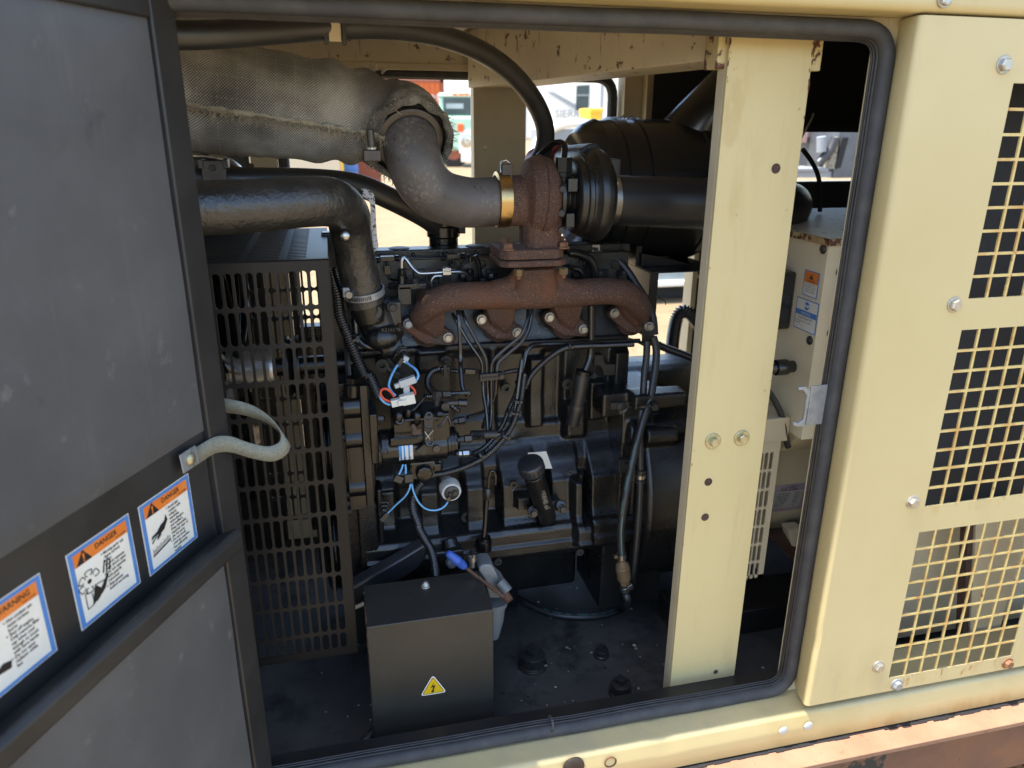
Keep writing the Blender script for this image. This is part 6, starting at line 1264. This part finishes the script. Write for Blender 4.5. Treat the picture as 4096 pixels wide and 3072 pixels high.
b = MB(); d0 = (ZR(1190, 60, .252)-c0).normalized(); c = ZR(1185, 105, .252); clampband(b, c, d0, .0088, .012, 'steel'); b.box((-.016, -.003, -.002), (-.008, .003, .004), 'brass', ax=(XP, V(0, 1, 0), UP), o=c); b.build('spring_clip', BV); b = MB(); c = ZR(1240, 640, .252); clampband(b, c, dv, .0088, .011, 'steel'); b.box((.006, -.006, -.005), (.017, .002, .006), 'steel', ax=rot(20), o=c); b.build('spring_clip', BV, bevel=.0008)
fl_pts = [ZR(1230, 560, .252), ZR(1250, 700, .253), ZR(1285, 860, .262), PZ(2200+1230/4.148, 2200+960/4.148, fz+.012), PZ(2200+1050/4.148, 2200+1040/4.148, fz+.010), PZ(2200+800/4.148, 2200+1100/4.148, fz+.010), PZ(2200+450/4.148, 2200+1115/4.148, fz+.010), PZ(2200+50/4.148, 2200+1070/4.148, fz+.010), PZ(1850+450/1.548, 2000+665/1.548, fz+.010), PZ(1850+360/1.548, 2000+620/1.548, fz+.010), PZ(1850+260/1.548, 2000+560/1.548, fz+.010)]
H3 = hose('fuel_hose', 'black fuel hose with green dashes lying in a curve on the bay floor', fl_pts, .0080); s3 = spline(fl_pts, 8); b = MB()
for k0, k1 in ((30, 35), (36, 39), (40, 43), (44, 48), (50, 52), (53, 56), (58, 60)):
    vs = []
    for k in range(k0, k1+1): p = s3[k]; vs += [p+V(0, -.0028, .0079), p+V(0, .0012, .0081)]
    b.add(vs, [[2*i, 2*i+2, 2*i+3, 2*i+1] for i in range(len(vs)//2-1)], 'teal_ink')
b.build('hose_stripe', H3, smooth=False)
H4 = hose('vent_pipe', 'black rubber hose sloping down behind the right end of the manifold', [ZB(1180, 270, .47), ZB(1270, 290, .465), ZB(1380, 360, .455), ZB(1460, 460, .445), ZB(1530, 570, .435), ZB(1600, 680, .425), ZB(1680, 860, .41), ZB(1700, 1040, .40)], .0085)
b = MB(); clampband(b, ZB(1180, 270, .47), V(1, 0, -.2), .0088, .007, 'steel'); b.build('hose_clamp', H4); b = MB(); o = ZB(1147, 225, .468)
b.box((-.008, -.001, -.007), (.008, .001, -.005), 'steel', ax=(XP, V(0, 1, 0), UP), o=o); b.box((-.008, -.001, .003), (.008, .001, .008), 'steel', ax=(XP, V(0, 1, 0), UP), o=o); b.box((-.008, -.001, -.005), (-.005, .001, .003), 'steel', ax=(XP, V(0, 1, 0), UP), o=o); b.box((.005, -.001, -.005), (.008, .001, .003), 'steel', ax=(XP, V(0, 1, 0), UP), o=o); b.build('loop_tab', H4)
tag(cable([ZS(290, 605, .41), ZS(370, 610, .41), ZS(450, 640, .41), ZS(525, 680, .41), ZS(540, 725, .41)], .0012, 'dull_steel', 6).build('tie_tail'), 'loose cut cable tie tail sticking out right of the manifold', 'cable tie')
# cable ties
def tie(p, d, r, label):
    b = MB(); clampband(b, p, d, r, .0042, 'rubber', 16); o = tag(b.build('cable_tie'), label, 'cable tie', 'black cable ties on the conduits and hoses'); m = MB(); a_, b_, dd = basis(d); m.box((-.0028, -.002, -.0032), (.0028, .004, .0032), 'rubber', ax=(V(0, -1, 0).cross(dd).normalized(), V(0, -1, 0), dd), o=p+V(.5, -1, 0).normalized()*r)
    m.build('tie_head', o, bevel=.0006)
tie(ZA(320, 1255, .326), V(.5, 0, -1), .0135, 'cable tie round the thick conduit and bent coolant pipe'); tie(ZC(1700, 555, .318), V(-.25, 0, -1), .0110, 'cable tie across the conduit level with the pump top'); tie(ZC(1735, 405, .335), V(-.2, 0, -1), .0110, 'uppermost cable tie on the conduit beside the drain sleeve'); tie(ZC(1665, 660, .31), V(-.3, 0, -1), .0110, 'cable tie on the conduit above the steel fuel pipe nut'); tie(ZC(1595, 870, .295), V(-.8, 0, -1), .0105, 'pale edged cable tie at the conduit bend right of the fuel pipe nuts'); tie(ZB(890, 1150, .362), V(1, 0, 0), .0078, 'cable tie on the level run of conduit under the manifold'); tie(ZD(1290, 236, .318), V(.3, 0, -1), .0150, 'cable tie binding the two fuel hoses together'); tie(ZC(1380, 1040, .272), V(1, 0, .8), .0075, 'cable tie on the conduit low beside the pump unions')

# ================================================================== ALTERNATOR AND TERMINAL BOX
AL = thing('alternator', 'cream alternator with vented end cover, rating plate and terminal box behind the pillar', 'alternator', (1.0, .5, .6))
aR = .205; aYc = .50; zmid = D(1430, 782, .50).z-.2295
b = MB(); b.lathe(V(.775, aYc, zmid), XP, [(0, aR*.8), (0, aR*1.05), (.03, aR*1.06), (.032, aR), (.72, aR), (.74, aR*.9)], 'cream_lifted', 64); b.build('stator_frame', AL, bevel=.002)
# vented end cover
vy = .19; vx1 = ZW(205, 700, vy).x; vz1, vz0 = ZW(150, 345, vy).z, ZW(60, 1445, vy).z; vx0 = vx1-.12
b = MB(); cw2 = ZW(160, 650, vy).x-ZW(120, 650, vy).x; zr = [ZW(140, y, vy).z for y in (440, 592, 745, 900, 1045, 1195, 1340)]
ph = (zr[0]-zr[-1])/6; nc2 = 4; xr_ = ZW(165, 520, vy).x+cw2*.55
for r_ in range(7):
    for c_ in range(nc2): slot_cells(b, xr_-(c_+1)*cw2, zr[0]-(r_+1)*ph+.004, cw2, ph, cw2*.72, ph*.9, lambda u, v: V(u, vy, v), 'cream_dull')
zlo, zhi = zr[0]-7*ph+.004, zr[0]+.004
b.poly([V(xr_, vy, zlo), V(vx1, vy, zlo), V(vx1, vy, zhi), V(xr_, vy, zhi)], 'cream_dull'); b.poly([V(vx0, vy, zhi), V(vx1, vy, zhi), V(vx1, vy, vz1), V(vx0, vy, vz1)], 'cream_dull'); b.poly([V(vx0, vy, vz0), V(vx1, vy, vz0), V(vx1, vy, zlo), V(vx0, vy, zlo)], 'cream_dull')
VN = b.build('vent_cover', AL, solid=.004, smooth=False); b = MB(); b.box((vx1-.004, vy, vz0), (vx1, vy+.12, vz1), 'cream_dull'); b.box((vx0, vy+.06, vz0), (vx1-.004, vy+.065, vz1), 'rust_iron_dark'); b.box((vx0, vy-.006, vz1), (vx1+.012, vy+.10, vz1+.05), 'cream_dull'); b.build('vent_hood', AL, bevel=.012, seg=3)
# rating plate on the barrel
pl0 = ZW(160, 700, .30); b = MB(); Rp = aR+.0012
def bar(x, ang_, k=0): return V(x, aYc-(Rp+.0003*k)*math.cos(ang_), zmid+(Rp+.0003*k)*math.sin(ang_))
xl_, xr2 = ZW(150, 830, .30).x, ZW(150, 830, .30).x+.30
aT, aB = math.asin(max(-.9, min(.9, (ZW(300, 690, .30).z-zmid)/Rp))), math.asin(max(-.9, min(.9, (ZW(300, 935, .30).z-zmid)/Rp)))
def barq(x0, x1, t0, t1, m, k, n=6):
    vs = []
    for i in range(n+1): t = t0+(t1-t0)*i/n; vs += [bar(x0, t, k), bar(x1, t, k)]
    b.add(vs, [[2*i, 2*i+1, 2*i+3, 2*i+2] for i in range(n)], m)
barq(xl_, xr2, aT, aB, 'plate_purple', 0); tt = lambda f: aT+(aB-aT)*f
barq(xl_+.014, xl_+.082, tt(.22), tt(.86), 'plate_grey', 1); barq(xl_+.098, xl_+.20, tt(.22), tt(.86), 'plate_grey', 1)
pm = bar(0, tt(.5)); vdir = (bar(0, aT)-bar(0, aB)).normalized(); nrm_ = V(0, -vdir.z, vdir.y)
def lbl(t, x, f, s_, m='ink_black'): b.text(t, bar(x, tt(f), 4)+V(0, -.0012, 0), XP, vdir, s_, m)
lbl('LS', xl_+.024, .19, .014); lbl('LEROY', xl_+.042, .11, .0075); lbl('SOMER', xl_+.042, .21, .0075); lbl('PARTNER', xl_+.088, .17, .0120)
for i in range(8):
    f = .30+.07*i; lbl(['LSA 44.2 S40', 'No 263158/1', 'PWR 40 kVA', 'V 480 A 48', 'cos .8 60 Hz', 'Rpm 1800', 'IP23 cl H', 'Exc 26 V'][i], xl_+.017, f, .0055); lbl(['C6/4', '2011', 'kW 32', 'T 40', 'ph 3', 'AVR', '', 'CE'][i], xl_+.060, f, .0055)
    barq(xl_+.016, xl_+.080, tt(f+.012), tt(f+.018), 'ink_black', 2, 1)
for i in range(6): lbl('-+- 12', xl_+.102, .34+.085*i, .006)
b.build('rating_plate', AL, smooth=False, label='purple and grey printed rating plate')
# terminal box
tX, tYf, tzt = .85, .156, 1.463; tzb = P(3000+440/2.075, 1600+330/2.075, tYf).z
b = MB(); b.box((tX, tYf, tzb), (1.42, .61, tzt-.004), 'cream_lifted'); b.box((tX-.004, tYf-.004, tzt-.012), (1.43, .62, tzt), 'cream_rusty'); b.box((tX-.0, tYf+.0, tzt), (1.42, .61, tzt+.0015), 'cream_stained'); b.prism([V(tX+.02, tYf+.02, tzb), V(1.40, tYf+.02, tzb), V(1.40, tYf+.10, tzb-.07), V(tX+.02, tYf+.10, tzb-.07)], V(0, .3, 0), 'cream_lifted'); TB = b.build('terminal_box', AL, bevel=.003)
def side(x, y): return PX(2600+x/1.8433, 800+y/1.8433, tX-.0004)
for x, y in ((1280, 362), (1180, 1035)): bolt(side(x, y), XM, .0085, .006, 'dull_steel', TB, 'dome')
for x, y in ((1402, 532), (1335, 980)): bolt(ZK(x, y, tYf-.001)if 0 else P(2600+x/1.8433, 800+y/1.8433, tYf-.0005), FRONT, .0085, .006, 'dull_steel', TB, 'dome')
def plate(name, c4, build, label):
    ps = [side(*c) for c in c4]; y0 = (ps[0].y+ps[3].y)/2; y1 = (ps[1].y+ps[2].y)/2; z1 = (ps[0].z+ps[1].z)/2; z0 = (ps[2].z+ps[3].z)/2
    m = MB(); W, H = y0-y1, z1-z0; q = lambda x, y, k=0: V(tX-.0008-.0003*k, y0-W*x, z0+H*y)
    def rect(xa, ya, xb, yb, mm, k): m.poly([q(xa, ya, k), q(xb, ya, k), q(xb, yb, k), q(xa, yb, k)], mm)
    build(m, q, rect, V(0, -1, 0), UP, W, H); m.build(name, TB, smooth=False, label=label)
def caution(m, q, rect, u, v, W, H):
    rect(0, 0, 1, 1, 'sticker_blue', 0); rect(.05, .035, .95, .965, 'sticker_white', 1); rect(.05, .53, .95, .965, 'sticker_orange', 2)
    m.poly([q(.36, .69, 3), q(.64, .69, 3), q(.50, .90, 3)], 'ink_black'); m.poly([q(.485, .74, 4), q(.515, .74, 4), q(.52, .85, 4), q(.48, .85, 4)], 'sticker_orange')
    m.text('CAUTION', q(.5, .57, 3), u, v, H*.11, 'ink_black', 'CENTER', .008)
    for i, t in enumerate(('VOLTAGE SELECTOR', 'SWITCH MUST NOT BE', 'TURNED WHILE THE', 'GENSET IS RUNNING')): m.text(t, q(.5, .44-.09*i, 3), u, v, H*.068, 'ink_black', 'CENTER', .006)
    m.text('22173940', q(.1, .07, 3), u, v, H*.045, 'ink_black')
def notice(m, q, rect, u, v, W, H):
    rect(0, 0, 1, 1, 'sticker_blue', 0); rect(.035, .03, .965, .97, 'sticker_white', 1); rect(.035, .47, .965, .64, 'sticker_blue', 2)
    m.poly([q(.5+.15*math.cos(t)*H/W*.86, .80+.13*math.sin(t), 3) for t in [i*PI/12 for i in range(24)]], 'sticker_blue')
    for s_ in (-1, 1): m.poly([q(.5+s_*.01, .75, 4), q(.5+s_*.10, .77, 4), q(.5+s_*.10, .85, 4), q(.5+s_*.01, .83, 4)][::s_], 'sticker_white')
    m.text('NOTICE', q(.5, .51, 3), u, v, H*.125, 'sticker_white', 'CENTER', .006); m.text('VOLTAGE SELECTOR', q(.5, .37, 3), u, v, H*.075, 'ink_black', 'CENTER', .006); m.text('To be operated only by qualified', q(.07, .27, 3), u, v, H*.062, 'ink_black'); m.text('personnel', q(.07, .19, 3), u, v, H*.062, 'ink_black'); m.text('22173940', q(.07, .07, 3), u, v, H*.04, 'ink_black')
plate('caution_label', [(1145, 512), (1257, 540), (1230, 732), (1120, 697)], caution, 'orange topped caution label'); plate('notice_label', [(1087, 710), (1250, 765), (1218, 998), (1058, 935)], notice, 'blue banded notice label')
s0, s1 = side(1090, 530), side(1035, 955); b = MB(); b.box((tX-.035, s0.y, s1.z), (tX, s0.y+.09, s0.z), 'gloss_plastic'); SW = b.build('selector_switch', AL, bevel=.006, seg=3, label='black rounded voltage selector switch cover'); b = MB(); b.box((tX-.037, s1.y+.02, s1.z+.02), (tX-.034, s1.y+.035, s1.z+.035), 'red_led'); b.build('red_mark', SW); b = MB(); p = side(1030, 500); b.cyl(p+V(-.012, .01, 0), p+V(-.012, .04, 0), .010, 'red_led', n=14); b.build('red_knob', SW)
b = MB(); p = PX(2600+990/1.8433, 800+1232/1.8433, tX-.02); b.cyl(p+V(-.05, .0, 0), p+V(.02, 0, 0), .012, 'conduit', n=12); b.cyl(p+V(-.02, 0, 0), p+V(.005, 0, 0), .0155, 'conduit', n=16); b.build('cable_gland', AL, bevel=.001)
tag(cable([ZK(850, 1380, .2), ZK(900, 1450, .2), ZK(950, 1540, .195), ZK(985, 1640, .19), ZW(300, 330, .19), ZW(318, 390, .19)], .0062, 'rubber', 10).build('black_cable'), 'black cable drooping beside the alternator right of the pillar', 'cable')
tag(cable([ZJ(940, 1100, .5), ZJ(1000, 1180, .5), ZJ(1050, 1280, .5), ZJ(1070, 1400, .5), ZJ(1068, 1560, .5)], .0050, 'rubber', 10).build('black_cable'), 'thin black cable hanging in front of the slot window at the right', 'cable')
tag(cable([ZJ(930, 1020, .5), ZJ(985, 920, .5), ZJ(1010, 870, .5), ZJ(1020, 835, .5)], .0022, 'thread_light', 6).build('pale_cord'), 'short pale cord end poking out right of the pillar top', 'cord')
b = MB(); b.prism([ZW(130, 1100, .30), ZW(330, 1110, .30), ZW(400, 1240, .30), ZW(390, 1365, .25)], V(0, .02, 0), 'rust_iron'); b.prism([ZW(318, 1075, .28), ZW(440, 1060, .28), ZW(420, 1230, .28), ZW(350, 1215, .28)], V(0, .03, 0), 'cream_lifted'); b.build('mounting_foot', AL, bevel=.002)
b = MB(); b.box((.70, .28, .536), (1.40, .40, .60), 'black_sheet'); tag(b.build('mounting_rail', None, bevel=.004), 'black base rail on the floor under the alternator', 'rail')
# ================================================================== BACKGROUND YARD
mat('bg_orange', (.72, .16, .03), .6, var=(.6, (.55, .12, .03), .4, .7)); mat('bg_teal', (.36, .56, .45), .5); mat('bg_white', (.78, .77, .70), .5); mat('bg_glass', (.03, .05, .06), .1)
mat('bg_grey', (.30, .32, .34), .5, var=(.8, (.22, .23, .25), .4, .7)); mat('bg_yellow', (.80, .45, .03), .5); mat('bg_tyre', (.02, .02, .02), .8); mat('bg_beige', (.62, .52, .36), .7); mat('bg_blue', (.08, .2, .5), .5); mat('bg_redbrown', (.35, .10, .05), .7)
mat('bg_bluegrey', (.30, .36, .37), .6, var=(3, (.22, .27, .28), .4, .65), spots=[(9, .66, (.5, .38, .2), .05)]); mat('bg_dark', (.13, .14, .155), .45, .3, var=(6, (.08, .085, .095), .4, .7)); mat('bg_chrome', (.6, .6, .6), .2, 1.); mat('bg_mesh', (.30, .27, .20), .7, spots=[(60, .54, (.03, .03, .03), .05)]); mat('bg_pink', (.62, .34, .26), .6); mat('bg_tail', (.7, .12, .02), .4)
def bgp(fx, fy, Y): return P(fx, fy, Y)
# shipping container on a chassis
cY = 36; a = bgp(1774, 318, cY); zlow = bgp(1774, 480, cY).z
SC = thing('shipping_container', 'orange shipping container with white numbers standing far behind the bay', 'container', (a.x-3, cY, 1))
b = MB(); b.box((a.x-6.2, cY, zlow-1.2), (a.x, cY+2.4, a.z), 'bg_orange')
for k in range(24): x = a.x-6.1+k*.25; b.box((x, cY-.05, zlow-1.1), (x+.13, cY, a.z-.15), 'bg_orange')
b.build('box', SC); b = MB(); b.text('9297052 61', bgp(1705, 405, cY-.07), XP, UP, .42, 'bg_white'); b.build('number', SC, smooth=False)
b = MB(); b.box((a.x-.16, cY-.07, zlow-1.2), (a.x+.02, cY, a.z+.02), 'bg_redbrown'); b.box((a.x-6.2, cY-.07, a.z-.14), (a.x, cY, a.z), 'bg_redbrown'); b.build('corner_post', SC)
b = MB(); b.box((a.x-6.2, cY+.2, .9), (a.x, cY+2.2, zlow-1.2), 'bg_tyre')
b.build('chassis', SC)
for k in range(3): b = MB(); b.lathe(V(a.x-5+k*1.2, cY+.1, .5), V(0, 1, 0), [(0, .3), (.02, .5), (.3, .5)], 'bg_tyre', 24); b.build('wheel', SC)
# teal truck
tY = 30; tp_ = lambda x, y: bgp(1500+x/2.212, 250+y/2.212, tY)
TK = thing('truck', 'pale green lorry with a white cab roof parked beyond the open bay', 'truck', (tp_(720, 900).x, tY, 0))
x0, x1 = tp_(540, 300).x, tp_(960, 300).x
zr_, zw, zh, zf_, zb_ = tp_(720, 262).z, tp_(720, 295).z, tp_(720, 465).z, tp_(720, 600).z, tp_(720, 780).z
b = MB(); b.box((x0, tY+1.0, zh-.2), (x1, tY+2.8, zw), 'bg_teal'); b.build('cab', TK, bevel=.08, seg=3)
b = MB(); b.box((x0-.02, tY+.95, zw), (x1+.02, tY+2.8, zr_), 'bg_white'); b.build('cab_roof', TK, bevel=.06)
b = MB(); b.box((x0+.18, tY+.96, zh), (x1-.2, tY+1.0, zw-.04), 'bg_glass'); b.build('windscreen', TK); b = MB(); b.box((x0+.3, tY+.93, zh+.45), (x0+1.0, tY+.955, zw-.45), 'bg_grey'); b.build('reflected_seat', TK)
b = MB(); b.box((x0+.05, tY-.3, zb_), (x1, tY+1.2, zh-.05), 'bg_teal'); b.build('bonnet', TK, bevel=.12, seg=3)
for k in (690, 745, 795): b = MB(); p = tp_(k, 275); b.box((p.x-.1, tY+.9, p.z-.04), (p.x+.1, tY+.98, p.z+.05), 'bg_tail'); b.build('marker_lamp', TK)
p = bgp(1500+775/2.212, 250+580/2.212, tY-.35); b = MB(); b.box((p.x-.12, tY-.36, p.z-.14), (p.x+.12, tY-.28, p.z+.16), 'bg_tail'); b.build('turn_lamp', TK, bevel=.02)
p = bgp(1500+825/2.212, 250+695/2.212, tY-.35); b = MB(); b.box((p.x-.28, tY-.34, p.z-.45), (p.x+.35, tY-.28, p.z+.42), 'bg_white'); b.lathe(V(p.x+.02, tY-.33, p.z), FRONT, [(0, .26), (.04, .26), (.06, .2), (.03, .0001)], 'bg_chrome', 24); b.build('headlamp', TK)
b = MB(); b.box((tp_(770, 800).x, tY-.5, tp_(0, 880).z), (x1+.3, tY-.2, tp_(0, 790).z), 'bg_white'); b.build('bumper', TK, bevel=.03)
p = tp_(700, 850); b = MB(); b.lathe(V(p.x, tY-.2, .62), FRONT, [(-.4, .62), (0, .62), (.03, .55), (.03, .34), (-.1, .3), (-.1, .0001)], 'bg_tyre', 32); WH = b.build('wheel', TK); b = MB(); b.lathe(V(p.x, tY-.16, .62), FRONT, [(-.1, .34), (.02, .34), (.02, .1), (.06, .1), (.06, .0001)], 'bg_redbrown', 24); b.build('rim', WH)
# white camper trailer
rY = 21; rp_ = lambda x, y: bgp(1500+x/2.212, 250+y/2.212, rY)
RV_ = thing('camper_trailer', 'white camper trailer with grey swoosh stripes seen through the far opening', 'trailer', (rp_(1700, 600).x, rY, 0))
x0, x1 = rp_(1300, 400).x, rp_(2600, 400).x; zt_r, zb_r = rp_(1700, 40).z, rp_(1700, 690).z
b = MB(); b.box((x0, rY, zb_r), (x1, rY+2.4, zt_r), 'bg_white'); b.build('body', RV_, bevel=.1, seg=3)
def rq(pts, m, name, k=1):
    b = MB(); b.prism([rp_(x, y)+V(0, -.012*k, 0) for x, y in pts], V(0, .011, 0), m); return b.build(name, RV_)
rq([(1780, 205), (1890, 200), (1880, 425), (1772, 420)], 'bg_glass', 'window'); rq([(1785, 285), (1884, 285), (1884, 297), (1785, 297)], 'bg_grey', 'window_bar', 2)
rq([(1530, 245), (1790, 400), (1960, 540), (1930, 540), (1760, 410), (1550, 270)], 'bg_grey', 'swoosh_stripe'); rq([(1560, 245), (1800, 385), (2050, 540), (2010, 540), (1790, 405), (1580, 268)], 'bg_grey', 'swoosh_stripe'); rq([(1860, 550), (2000, 545), (2000, 580), (1850, 582)], 'bg_beige', 'hatch'); rq([(1985, 180), (2005, 180), (1990, 560), (1975, 560)], 'bg_grey', 'door_seam'); rq([(1580, 568), (1680, 566), (1680, 582), (1580, 584)], 'bg_beige', 'hatch')
b = MB(); b.text('SIERRA', rp_(1595, 485)+V(0, -.03, 0), XP, UP, .30, 'bg_grey', bold=.01); b.build('lettering', RV_, smooth=False)
b = MB(); b.box((x0-.15, rY-.05, 0.5), (x0+.05, rY+.1, zt_r-.6), 'bg_grey'); b.build('corner_trim', RV_)
for xx in (x0+.6, x0+1.7): b = MB(); b.lathe(V(xx, rY+.1, .4), FRONT, [(-.2, .4), (.1, .4), (.1, .0001)], 'bg_tyre', 24); b.build('wheel', RV_)
gY_ = 15; gp_ = lambda x, y: bgp(1500+x/2.212, 250+y/2.212, gY_)
GT = thing('utility_trailer', 'grey service body with a bright wheel arch in front of the white camper', 'trailer', (gp_(1800, 700).x, gY_, 0))
xg0, xg1 = gp_(1565, 600).x, gp_(2500, 600).x; zg1 = gp_(1800, 588).z
b = MB(); b.box((xg0, gY_, .75), (xg1, gY_+1.8, zg1), 'bg_grey'); b.build('body_side', GT, bevel=.03); ctr = gp_(1760, 830)
b = MB(); b.tube([V(ctr.x+.95*math.cos(t), gY_-.03, ctr.z-.1+.78*math.sin(t)) for t in [PI*i/14 for i in range(15)]], .09, 'bg_white', 10); b.build('wheel_arch', GT)
b = MB(); b.lathe(V(ctr.x, gY_, .48), FRONT, [(-.3, .48), (.0, .48), (.0, .0001)], 'bg_tyre', 28); b.build('wheel', GT)
yp_ = gp_(2035, 500); b = MB(); b.box((gp_(1980, 500).x, gY_+.6, .9), (gp_(2092, 500).x, gY_+1.3, gp_(2000, 402).z), 'bg_yellow'); b.box((gp_(1976, 500).x, gY_+.55, gp_(2000, 445).z), (gp_(2096, 500).x, gY_+1.35, gp_(2000, 400).z), 'bg_yellow'); tag(b.build('yellow_cabinet', None, bevel=.02), 'yellow cabinet standing in front of the white camper', 'cabinet')
# left: beige box trailer, drum, crate
lY = 17; q0, q1 = bgp(1090, 640, lY), bgp(1362, 640, lY); BT = thing('cargo_box', 'plain beige cargo box glimpsed under the lagged exhaust pipe', 'box', (q0.x, lY, 0)); b = MB(); b.box((q0.x-1, lY, .25), (q1.x, lY+2, 2.6), 'bg_beige'); b.build('shell', BT, bevel=.03); b = MB(); b.box((q1.x, lY, .25), (q1.x+.06, lY+2, 2.6), 'bg_yellow'); b.build('edge_trim', BT)
q = bgp(1385, 680, lY+1); b = MB(); b.lathe(V(q.x, lY+1, 0), UP, [(0, .28), (.3, .28), (.31, .3), (.33, .3), (.34, .28), (.6, .28), (.61, .3), (.63, .3), (.64, .28), (.9, .28), (.9, .0001)], 'bg_blue', 24); tag(b.build('steel_drum'), 'blue drum standing just right of the beige cargo box', 'drum')
q = bgp(1445, 690, lY+2); b = MB(); b.box((q.x-.42, lY+2, 0), (q.x+.5, lY+2.8, .85), 'bg_redbrown'); b.box((q.x-.46, lY+1.96, .80), (q.x+.54, lY+2.84, .9), 'bg_redbrown'); tag(b.build('red_crate'), 'rusty red crate right of the blue drum', 'crate')
# right: weathered skip, far engine
kY = 5.6; k0, k1 = bgp(2500, 1100, kY), bgp(2800, 1100, kY); ztop_ = 1.05; zbt = bgp(2640, 1135, kY).z; SKP = thing('metal_skip', 'weathered blue grey metal bin with a pale lower edge on the sand', 'bin', (k0.x, kY, 0))
b = MB(); b.box((k0.x-.1, kY, zbt), (k0.x+2.6, kY+1.4, ztop_), 'bg_bluegrey'); b.build('bin_body', SKP, bevel=.02); b = MB(); b.box((k0.x-.12, kY-.03, zbt-.03), (k0.x+2.62, kY+.05, zbt+.03), 'bg_white'); b.build('edge_strip', SKP, bevel=.015); b = MB(); b.box((k0.x+.1, kY+.2, .02), (k0.x+2.4, kY+1.2, zbt-.03), 'bg_tyre'); b.build('underframe', SKP)
nY = 3.4; n_ = lambda x, y: bgp(3100+x/4.1475, 450+y/4.1475, nY); NM = thing('standby_machine', 'second machine with grey louvred panels seen through the slot window', 'machine', (n_(900, 700).x, nY, .9))
b = MB(); b.box((n_(1060, 400).x, nY, n_(0, 1100).z), (n_(1500, 400).x, nY+.5, n_(0, 300).z), 'bg_dark'); SIDE = b.build('side_panel', NM, bevel=.005)
for k in range(16):
    z = n_(0, 430+k*32).z; x = n_(1170-k*4, 400).x; b = MB(); b.box((x-.022, nY-.004, z-.006), (x+.022, nY+.002, z+.006), 'bg_tyre'); b.build('louvre', SIDE)
b = MB(); b.prism([n_(1040, 400), n_(1085, 400), n_(1030, 940), n_(885, 930), n_(930, 600)], V(0, .05, 0), 'bg_mesh'); b.build('mesh_panel', NM)
b = MB(); b.tube([n_(1000, 420), n_(920, 620), n_(720, 850)], .03, 'rubber', 12); b.build('hose', NM); b = MB(); b.cyl(n_(770, 400), n_(770, 650), .03, 'bg_grey', n=16); b.build('strut', NM)
b = MB(); b.box((n_(300, 0).x, nY, n_(0, 985).z), (n_(1010, 0).x, nY+.3, n_(0, 930).z), 'bg_grey'); b.box((n_(300, 0).x, nY+.02, n_(0, 1090).z), (n_(1300, 0).x, nY+.3, n_(0, 985).z), 'bg_grey'); b.build('base_frame', NM, bevel=.004)
b = MB(); b.box((n_(480, 0).x, nY+.2, n_(0, 930).z), (n_(760, 0).x, nY+.35, n_(0, 600).z), 'bg_beige'); b.build('tank', NM, bevel=.02); b = MB(); b.box((n_(480, 0).x, nY+.2, n_(0, 590).z), (n_(720, 0).x, nY+.4, n_(0, 450).z), 'bg_tyre'); b.box((n_(480, 0).x, nY+.25, n_(0, 450).z), (n_(640, 0).x, nY+.4, n_(0, 330).z), 'bg_grey'); b.build('engine', NM, bevel=.01); b = MB(); b.box((n_(830, 0).x, nY+.3, n_(0, 520).z), (n_(1060, 0).x, nY+.4, n_(0, 250).z), 'bg_pink'); b.build('cover', NM)
RV_.rotation_euler.z = -.22; TK.rotation_euler.z = -.25
